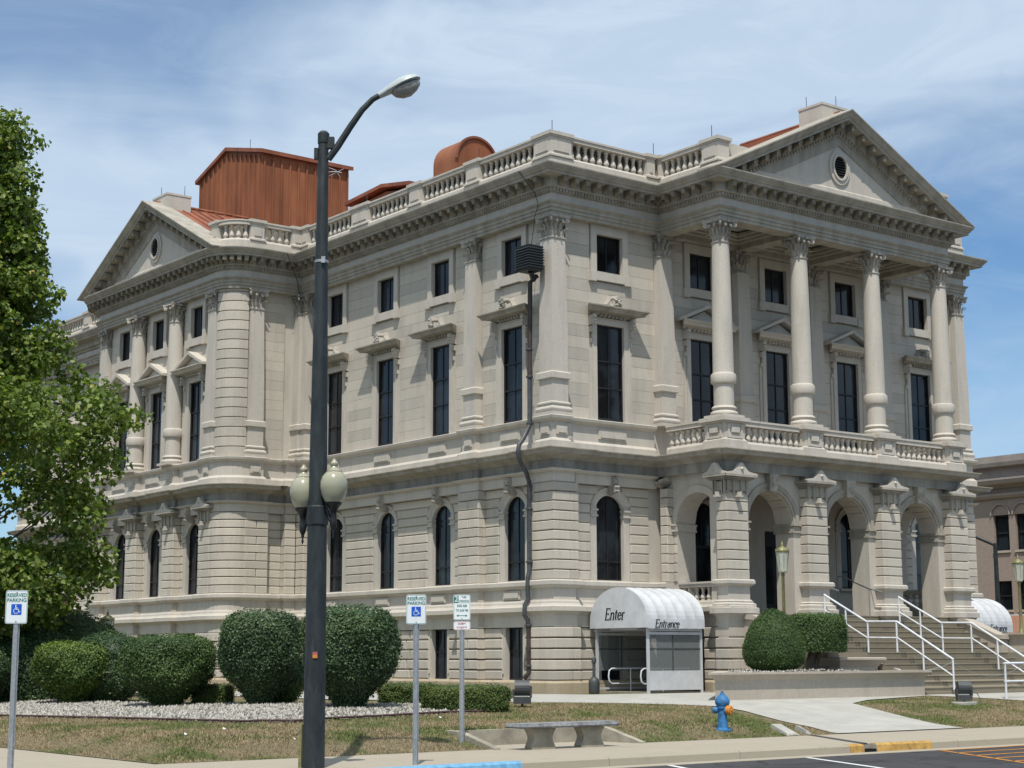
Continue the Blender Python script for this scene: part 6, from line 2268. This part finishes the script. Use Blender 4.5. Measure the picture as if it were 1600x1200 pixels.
txt('8:00 AM', .062, 'lettering', 'signgreen', o, (0, -.0348, zc + .025), 0, .001, .82)
txt('TO 5:00 PM', .058, 'lettering', 'signgreen', o, (0, -.0348, zc - .058), 0, .001, .78)
B().poly(FLOC, [(-.10, zc - .15), (-.065, zc - .125), (-.065, zc - .144), (.065, zc - .144), (.065, zc - .125), (.10, zc - .15), (.065, zc - .175), (.065, zc - .156), (-.065, zc - .156), (-.065, zc - .175)], .0325, .0345).obj('double_arrow', 'signgreen', o)
zc2 = zc - .457 / 2 - .10
o = board(t, .305, .155, zc2, 'signred')
txt('EXCEPT', .045, 'lettering', 'signred', o, (0, -.0348, zc2 + .032), 0, .0006, .9)
txt('SUNDAYS', .045, 'lettering', 'signred', o, (0, -.0348, zc2 - .030), 0, .0006, .9)

# ================================================================== BENCH and retaining wall
bz = .15
t = thing('bench', (-12.0, -15.0, bz), 'weathered stone bench with two waisted supports on the sidewalk edge', 'bench')
bo = B()
bo.prism([(-13.20, -15.28, bz + .37), (-10.96, -15.28, bz + .37), (-10.96, -14.84, bz + .37), (-13.20, -14.84, bz + .37)], [(-13.22, -15.30, bz + .40), (-10.94, -15.30, bz + .40), (-10.94, -14.82, bz + .40), (-13.22, -14.82, bz + .40)])
bo.prism([(-13.22, -15.30, bz + .40), (-10.94, -15.30, bz + .40), (-10.94, -14.82, bz + .40), (-13.22, -14.82, bz + .40)], [(-13.20, -15.28, bz + .455), (-10.96, -15.28, bz + .455), (-10.96, -14.84, bz + .455), (-13.20, -14.84, bz + .455)])
bo.obj('seat', 'benchtop', t)
for x in (-12.62, -11.48):
    q = B()
    pr = [(.26, 0), (.27, .04), (.25, .08), (.21, .15), (.205, .21), (.235, .28), (.27, .33), (.29, .36)]
    q.stack((x, -15.06), [(hx, .10, bz + z) for hx, z in pr])
    q.obj('support', 'cast', t)
t = thing('retaining_wall', (-11.6, -13.3, .15), 'low concrete retaining wall with sloping wings cut into the grass bank behind the bench', 'wall')
B().box(FW, -13.25, -9.95, -13.42, -13.28, .0, .43).obj('back_wall', 'cast', t)
B().box(FW, -13.26, -9.94, -14.61, -13.42, .0, .145).obj('floor_slab', 'sidewalk', t)
for x0, x1 in ((-13.40, -13.26), (-9.94, -9.80)):
    B().prism([(x0, -13.28, 0), (x0, -13.26, .44), (x0, -13.7, .42), (x0, -14.75, .17), (x0, -14.75, 0)], [(x1, -13.28, 0), (x1, -13.26, .44), (x1, -13.7, .42), (x1, -14.75, .17), (x1, -14.75, 0)]).obj('wing_wall', 'cast', t)
# broken concrete drain block by the path
t = thing('drain_block', (-5.1, -14.0, .2), 'broken concrete drain block in the grass beside the path', 'drain')
B().prism([(-5.75, -14.55, .1), (-5.25, -14.60, .1), (-4.9, -13.75, .1), (-5.35, -13.65, .1)], [(-5.68, -14.50, .20), (-5.48, -14.52, .22), (-5.12, -13.8, .36), (-5.3, -13.7, .36)]).obj('block', 'concrete', t)
B().prism([(-5.1, -14.5, .1), (-4.88, -14.5, .1), (-4.6, -13.9, .1), (-4.8, -13.85, .1)], [(-5.05, -14.45, .24), (-4.95, -14.47, .2), (-4.68, -13.95, .3), (-4.78, -13.9, .33)]).obj('block', 'concrete', t)

# ================================================================== HYDRANT
hx, hy = -6.85, -13.83
hz = float(H(np.array(hx), np.array(hy)))
t = thing('fire_hydrant', (hx, hy, hz), 'blue fire hydrant with an orange nozzle cap in the dry grass', 'fire hydrant')
c0 = (hx, hy, hz - .02)
B().lathe([(.17, 0), (.17, .035), (.13, .05), (.105, .07), (.10, .10), (.095, .44), (.125, .46), (.125, .49), (.11, .50)], c0, 20).obj('barrel', 'hydblue', t)
B().lathe([(.11, .50), (.13, .51), (.15, .56), (.155, .60), (.14, .64), (.115, .68), (.08, .72), (.05, .735), (.045, .76), (.03, .77), (.03, .80)], c0, 20).obj('bonnet', 'hydblue', t)
for i in range(8):
    a = 2 * math.pi * i / 8
    B().lathe([(.014, .02), (.014, .055)], (hx + .145 * math.cos(a), hy + .145 * math.sin(a), hz), 6).obj('bolt', 'hydblue', t)
def nozzle(d, r, L, mat, mat2):
    d = Vector(d).normalized()
    p = Vector((hx, hy, hz + .40))
    o = B().tube([p, p + d * (L * .55)], r, 12).obj('nozzle', 'hydblue', t)
    B().tube([p + d * (L * .5), p + d * (L * .56), p + d * (L * .9), p + d * L], [r * 1.05, r * 1.3, r * 1.3, r * 1.0], 12).obj('cap', mat, o)
    B().tube([p + d * L, p + d * (L + .03)], r * .35, 6).obj('cap_nut', mat, o)
nozzle(rgt * .75 - fwd * .66, .075, .22, 'orange', '')
nozzle(-rgt, .05, .20, 'hydblue', '')
nozzle(rgt * .9 + fwd * .5, .05, .19, 'hydblue', '')

# ================================================================== FLOODLIGHTS, ASH BIN
def flood(x, y, label, pad):
    z = float(H(np.array(x), np.array(y)))
    t = thing('floodlight', (x, y, z), label, 'floodlight', 'grey ground floodlights')
    fx = Fr((x, y), (rgt.x, rgt.y), (-fwd.x, -fwd.y))
    if pad:
        B().lathe([(.42, z - .05), (.42, z + .05), (.40, z + .06)], (x, y, 0), 20, sy=.7).obj('pad', 'concrete', t)
    B().box(fx, -.03, .03, -.03, .03, z, z + .10).obj('stem', 'lampgrey', t)
    q = B()
    q.box(fx, -.20, .20, -.12, .10, z + .09, z + .24)
    q.box(fx, .17, .22, -.10, .08, z + .22, z + .48)
    q.box(fx, -.22, -.17, -.10, .08, z + .22, z + .40)
    q.obj('ballast_box', 'lampgrey', t)
    hd2 = B()
    k = 12
    pr = []
    for i in range(k + 1):
        a = D2R(-70 + 220 * i / k)
        pr.append((.17 * math.cos(a) * .9, z + .43 + .18 * math.sin(a)))
    pr += [(-.17, z + .30), (-.10, z + .26)]
    hd2.prism([fx.p(-.17, n, q_) for n, q_ in pr], [fx.p(.17, n, q_) for n, q_ in pr])
    hd2.obj('lamp_hood', 'lampgrey', t)
    B().box(fx, -.15, .13, .06, .085, z + .255, z + .275).obj('lens_edge', 'lumhead', t)
    return t
flood(-8.12, -8.82, 'grey ground floodlight at the end of the clipped box hedge', False)
flood(6.05, -10.0, 'grey ground floodlight on a round concrete pad in front of the steps', True)
B().tube([(6.25, -10.1, .85), (6.5, -10.1, .75), (6.62, -10.15, .5)], .012, 6).obj('flex', 'galv', bpy.data.objects['floodlight.001'])
t = thing('ash_bin', (.9, -.75, .70), 'dark grey smokers ash bin with a long neck by the canopy', 'bin')
B().lathe([(.15, .70), (.16, .73), (.165, 1.02), (.15, 1.10), (.09, 1.16), (.06, 1.18)], (.9, -.75, 0), 16).obj('bucket', 'lampgrey', t)
B().lathe([(.055, 1.17), (.045, 1.25), (.045, 1.58), (.07, 1.60), (.075, 1.70), (.06, 1.74), (.02, 1.75)], (.9, -.75, 0), 14).obj('neck', 'lampgrey', t)

# ================================================================== VEGETATION
def leaf_quads(C, N, size, tint, name, mat, aspect=.62, bend=.25):
    """C centres, N normals (both n,3): two-triangle folded leaves"""
    n = len(C)
    N = N / (np.linalg.norm(N, axis=1, keepdims=True) + 1e-9)
    r = rng.normal(size=(n, 3))
    T = np.cross(N, r)
    T /= (np.linalg.norm(T, axis=1, keepdims=True) + 1e-9)
    Bn = np.cross(N, T)
    s = size[:, None]
    V = np.stack([C - T * s * .5, C + Bn * s * aspect * .5 + N * s * bend * .3, C + T * s * .5, C - Bn * s * aspect * .5 + N * s * bend * .3], 1)
    F = np.arange(n * 4).reshape(-1, 4)
    F3 = np.concatenate([F[:, [0, 1, 2]], F[:, [0, 2, 3]]])
    return npmesh(name, V.reshape(-1, 3), F3, mat, np.concatenate([tint, tint]))

PROF = {
    'ball':  [(0, .26), (.08, .34), (.18, .52), (.30, .80), (.42, .95), (.58, 1.0), (.76, 1.0), (.87, .92), (.94, .76), (.98, .52), (1.0, .15)],
    'bun':   [(0, .45), (.06, .55), (.18, .78), (.32, .95), (.5, 1.0), (.68, .95), (.82, .80), (.93, .52), (1.0, .05)],
    'box':   [(0, .93), (.1, .97), (.5, 1.0), (.75, .98), (.9, .90), (.97, .72), (1.0, .3)],
    'egg':   [(0, .25), (.05, .6), (.15, .90), (.3, 1.0), (.45, .97), (.6, .88), (.75, .72), (.88, .50), (.96, .28), (1.0, .03)],
    'mound': [(0, .9), (.15, .98), (.35, 1.0), (.6, .85), (.8, .6), (.93, .32), (1.0, .03)],
}
def shrub(label, x, y, w, d, h, kind, mat, n, leaf=.06, group='clipped shrubs in the gravel bed', z0=None, stems=0, lift=0.0, squareness=2.3, name='shrub', cat='shrub', rz=YAW, fluff=.035, irr=1.0):
    z0 = float(H(np.array(x), np.array(y))) if z0 is None else z0
    t = thing(name, (x, y, z0), label, cat, group)
    pr = PROF[kind]
    ts = np.array([p[0] for p in pr])
    rs = np.array([p[1] for p in pr])
    hh = h - lift
    def surf(u, a, k=1.0):
        r = np.interp(u, ts, rs) * k
        ca, sa = np.cos(a), np.sin(a)
        q = (np.abs(ca) ** squareness + np.abs(sa) ** squareness) ** (-1 / squareness)
        bump = 1 + irr * (.055 * np.sin(a * 3 + x * 3) * np.sin(u * 7 + y) + .035 * np.sin(a * 5 + u * 9 + x) + .02 * np.sin(a * 11 - u * 17 + y * 2))
        lx, ly = r * q * ca * w / 2 * bump, r * q * sa * d / 2 * bump
        c_, s_ = math.cos(-rz), math.sin(-rz)
        return np.stack([x + lx * c_ - ly * s_, y + lx * s_ + ly * c_, z0 + lift + u * hh], -1)
    # inner core
    m, k = 20, 14
    us = np.linspace(0.02, .985, k)
    core_ = B()
    vs = []
    for u in us:
        for i in range(m):
            p = surf(np.array(u), np.array(2 * math.pi * i / m), .90)
            vs.append((float(p[0]) , float(p[1]), float(z0 + lift + u * hh * .97)))
    fs = [(r * m + i, r * m + (i + 1) % m, (r + 1) * m + (i + 1) % m, (r + 1) * m + i) for r in range(k - 1) for i in range(m)]
    fs += [tuple(range(m))[::-1], tuple((k - 1) * m + i for i in range(m))]
    me = core_.add(vs, fs, True).mesh('inner_foliage', mat)
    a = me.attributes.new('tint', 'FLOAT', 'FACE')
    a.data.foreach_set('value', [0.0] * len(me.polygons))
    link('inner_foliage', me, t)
    u = rng.uniform(0, 1, n) ** .92
    a = rng.uniform(0, 2 * math.pi, n)
    # keep density even where the radius is small
    keep = rng.random(n) < (.25 + .75 * np.interp(u, ts, rs))
    # thin patches where the dark inside shows
    gap = np.sin(a * 4.3 + x * 7 + 3 * np.sin(u * 5 + y)) * np.sin(u * 11 + a * 2.1 + y * 5)
    keep &= ~((gap > .62) & (rng.random(n) < .55 * irr))
    u, a = u[keep], a[keep]
    dlt = rng.uniform(-.06, .0, len(u)) + np.abs(rng.normal(0, fluff, len(u))) * (rng.random(len(u)) > .45) + (rng.random(len(u)) > .985) * rng.uniform(0, fluff * 3.2, len(u))
    P0 = surf(u, a, 1.0)
    e = 1e-3
    dU = surf(np.clip(u + e, 0, 1), a) - surf(np.clip(u - e, 0, 1), a)
    dA = surf(u, a + e) - surf(u, a - e)
    Nn = np.cross(dA, dU)
    Nn /= (np.linalg.norm(Nn, axis=1, keepdims=True) + 1e-9)
    Cc = P0 + Nn * dlt[:, None]
    Nl = Nn + rng.normal(0, .55, Nn.shape) + np.array([0, 0, .35])
    tint = np.clip(rng.normal(.42, .25, len(u)) + .28 * np.sin(Cc[:, 0] * 3.1 + Cc[:, 1] * 2.3) * np.sin(Cc[:, 2] * 4.2 + x), 0, 1)
    link('foliage', leaf_quads(Cc, Nl, rng.uniform(.7, 1.3, len(u)) * leaf, tint, 'foliage', mat), t)
    # extra top cap leaves
    if stems:
        sb = B()
        for i in range(stems):
            an = 2 * math.pi * i / stems + .4
            r1 = .13 + .1 * (i % 2)
            sb.tube([(x + .08 * math.cos(an), y + .08 * math.sin(an), z0 - .05), (x + r1 * 1.1 * math.cos(an), y + r1 * 1.1 * math.sin(an), z0 + h * .22), (x + r1 * 2.4 * math.cos(an), y + r1 * 2.4 * math.sin(an), z0 + h * .5)], [.035, .028, .018], 6)
        sb.obj('stems', 'bark', t)
    return t
G1 = 'clipped shrubs in the gravel bed'
shrub('tall dark rounded shrub left of the street lamp', -12.42, -4.62, 1.78, 1.75, 2.17, 'ball', 'leafDark', 30000, .055, G1, stems=5, squareness=2.8)
shrub('largest dark rounded shrub, right of the street lamp', -11.98, -7.75, 2.02, 1.9, 2.20, 'ball', 'leafDark', 36000, .055, G1, stems=5, squareness=2.8)
shrub('wide low mid-green shrub in front of the pavilion corner', -13.8, -2.80, 2.12, 1.85, 1.66, 'ball', 'leafMid', 30000, .05, G1, stems=4)
shrub('bright yellow-green rounded shrub, second from the left sign', -14.10, 1.75, 2.0, 1.9, 1.56, 'ball', 'leafYellow', 26000, .055, G1, stems=3)
shrub('dark green shrub behind the yellow-green one', -13.3, 1.5, 1.9, 1.6, 1.78, 'bun', 'leafDark', 22000, .05, G1, stems=3)
shrub('broad dark shrub behind the left parking sign', -13.9, 4.9, 3.4, 2.4, 1.95, 'mound', 'leafDark', 26000, .06, G1)
shrub('spreading grey-green shrub under the tree, at the back', -12.0, 7.6, 4.2, 3.0, 2.55, 'mound', 'leafMid', 26000, .065, G1)
shrub('dark shrub at the left edge of the gravel bed', -16.0, 4.2, 2.2, 2.2, 1.75, 'bun', 'leafDark', 18000, .06, G1)
shrub('dark clipped shrub filling the gap behind the street lamp', -11.5, -4.0, 1.2, 1.2, 1.35, 'bun', 'leafMid', 9000, .05, G1)
G2 = 'low clipped box hedges'
shrub('small low box bush between the two left shrubs and the tall dark one', -12.73, -3.0, .95, .8, .50, 'box', 'leafBox', 7000, .035, G2, squareness=3, fluff=.025, irr=.6)
shrub('low box hedge left of the two-hour parking sign', -9.75, -6.7, 1.35, .9, .52, 'box', 'leafBox', 10000, .035, G2, squareness=3, fluff=.025, irr=.6)
shrub('low box hedge right of the two-hour parking sign, beside the floodlight', -10.05, -9.35, 1.85, 1.0, .58, 'box', 'leafBox', 15000, .035, G2, squareness=3.2, fluff=.025, irr=.6)
shrub('dark low hedge seen under the mid-green shrub', -12.9, -.6, 1.0, .8, .6, 'box', 'leafDark', 6000, .04, G2, squareness=3, fluff=.025, irr=.6)
shrub('egg-shaped clipped yew in the long planter', 2.35, -6.6, 1.72, 1.6, 1.78, 'egg', 'leafMid', 34000, .035, None, z0=1.28, name='topiary', cat='topiary', irr=.45, fluff=.015, squareness=2.0)
shrub('round-headed clipped bush on a bare trunk beside the steps', 4.55, -6.2, 1.60, 1.4, 1.70, 'box', 'leafMid', 26000, .045, None, z0=1.28, lift=.60, name='topiary', cat='topiary', irr=.45, fluff=.03, squareness=2.4)
tb = B()
tb.tube([(4.25, -6.2, 1.25), (4.20, -6.2, 1.6), (4.35, -6.2, 2.0)], [.16, .11, .10], 8)
tb.tube([(4.3, -6.15, 1.25), (4.55, -6.15, 1.65), (4.75, -6.1, 2.1)], [.12, .09, .07], 8)
tb.obj('trunk', 'bark', bpy.data.objects['topiary.001'])

# small weeds on the balcony
P0 = np.array([4.6, -2.0, 8.3]) + rng.normal(0, 1, (60, 3)) * np.array([.05, .35, .2])
o = link('balcony_weed', leaf_quads(P0, rng.normal(size=(60, 3)), rng.uniform(.04, .09, 60), rng.random(60), 'balcony_weed', 'leafMid'))
o['label'] = 'wispy green weed growing through the balcony balustrade above the side arch'
o['category'] = 'weed'

# ---- the street tree -------------------------------------------------
tx, ty = -15.36, 6.88
tz = float(H(np.array(tx), np.array(ty)))
tree = thing('street_tree', (tx, ty, tz), 'tall leafy green tree filling the left edge of the picture', 'tree')
def at(L, dp, z):
    return np.array([tx + rgt.x * L + fwd.x * dp, ty + rgt.y * L + fwd.y * dp, z])
prof_z = [2.2, 2.8, 3.5, 3.9, 4.6, 5.2, 5.9, 6.6, 7.2, 7.9, 8.6, 9.3, 9.8, 10.6, 11.4, 12.2, 13.2, 14.0, 14.6]
prof_z = [1.75 + (z - 1.75) * 1.278 * .965 for z in prof_z]
prof_r = [2.2, 3.2, 3.9, 4.15, 4.0, 3.9, 3.9, 4.1, 4.45, 3.6, 2.75, 2.45, 2.6, 2.3, 2.0, 1.9, 1.8, 1.3, .5]
prof_r = [(r - .42) * 1.278 for r in prof_r]
clusters = []
for i in range(270):
    z = random.uniform(2.6, 17.0)
    R_ = np.interp(z, prof_z, prof_r)
    cr = random.uniform(.5, 1.05)
    a = random.uniform(0, 2 * math.pi)
    rr_ = max(.0, R_ - cr * .8) * math.sqrt(random.uniform(.15, 1.0))
    clusters.append((rr_ * math.cos(a), rr_ * math.sin(a), z, cr))
# explicit outline clusters on the visible side
for L, z, cr in ((3.95, 7.1, .45), (3.6, 6.9, .5), (3.35, 7.6, .5), (3.5, 6.2, .45), (2.3, 9.8, .36), (1.9, 9.9, .40), (1.55, 12.6, .4), (1.6, 13.5, .32), (1.45, 11.9, .35), (1.2, 14.0, .3), (3.6, 3.95, .4), (3.2, 4.2, .5), (3.0, 3.4, .45), (2.55, 2.9, .4), (2.2, 2.55, .35), (3.4, 5.1, .4), (3.2, 5.6, .4), (2.2, 8.6, .4), (2.6, 8.1, .4), (1.6, 11.0, .4), (1.65, 10.4, .4), (3.7, 3.5, .3), (2.9, 4.7, .45), (2.3, 4.0, .5), (1.6, 3.4, .5)):
    clusters.append(((L - .38) * 1.278, random.uniform(-1.2, .4), 1.75 + (z - 1.75) * 1.278 * .965, cr * 1.2))
Cs, Ns, Ss, Ts = [], [], [], []
for L, dp, z, cr in clusters:
    n = int(270 * (cr / .77) ** 2)
    dirs = rng.normal(size=(n, 3))
    dirs /= np.linalg.norm(dirs, axis=1, keepdims=True)
    rad = cr * rng.uniform(.25, 1.0, n) ** .45 * (1 + .25 * np.sin(dirs[:, 0] * 5 + z) * np.sin(dirs[:, 2] * 4 + L))
    dirs[:, 2] *= .75
    Cs.append(at(L, dp, z) + dirs * rad[:, None])
    Ns.append(dirs * .6 + rng.normal(0, .6, (n, 3)) + np.array([0, 0, .45]))
    Ss.append(rng.uniform(.10, .21, n))
    Ts.append(np.clip(rng.normal(.5, .24, n), 0, .93) + (rng.random(n) > .975) * .5)
Cs, Ns, Ss, Ts = map(np.concatenate, (Cs, Ns, Ss, Ts))
link('crown', leaf_quads(Cs, Ns, Ss, np.clip(Ts, 0, 1), 'crown', 'leafTree', .85, .5), tree)
tk = B()
tk.tube([(tx, ty, tz - .1), (tx + .02, ty, tz + .3), (tx + .05, ty, 3), tuple(at(.1, 0, 7)), tuple(at(0, .1, 10.5)), tuple(at(.1, 0, 14.5)), tuple(at(.1, 0, 17.3))], [.26, .20, .17, .14, .10, .06, .02], 10)
tk.obj('trunk', 'bark', tree)
random.shuffle(clusters)
for L, dp, z, cr in clusters[:38] + [(5.0, -.3, 8.6, .4), (4.2, -.2, 4.9, .5), (4.4, 0, 7.4, .4)]:
    r = math.hypot(L, dp)
    z0 = max(1.9, z - r * .75)
    p0, p2 = at(0, 0, z0), at(L * .95, dp * .95, z - .1)
    p1 = at(L * .45, dp * .45, z0 + (z - z0) * .38)
    B().tube([tuple(p0), tuple(p1), tuple(p2)], [.045, .025, .010], 5).obj('branch', 'bark', tree)
# scraps of litter on the lawn
for x, y in ((-17.2, -11.9), (-16.1, -12.6), (-15.2, -12.2), (-16.7, -13.5), (-11.9, -11.0), (-9.0, -10.8), (-18.2, -12.4), (-13.2, -12.3)):
    z = float(H(np.array(x), np.array(y)))
    a = random.uniform(0, 3)
    q = B().prism([(x, y, z + .02), (x + .05 * math.cos(a), y + .05 * math.sin(a), z + .03), (x + .06 * math.cos(a + 1), y + .05 * math.sin(a + 1), z + .055), (x - .01, y + .03, z + .04)],
                  [(x, y, z + .024), (x + .05 * math.cos(a), y + .05 * math.sin(a), z + .034), (x + .06 * math.cos(a + 1), y + .05 * math.sin(a + 1), z + .059), (x - .01, y + .03, z + .044)])
    q.obj('litter', 'signwhite', None, label='tiny white scrap of paper lying in the dry grass', category='litter', group='scraps of litter on the lawn')
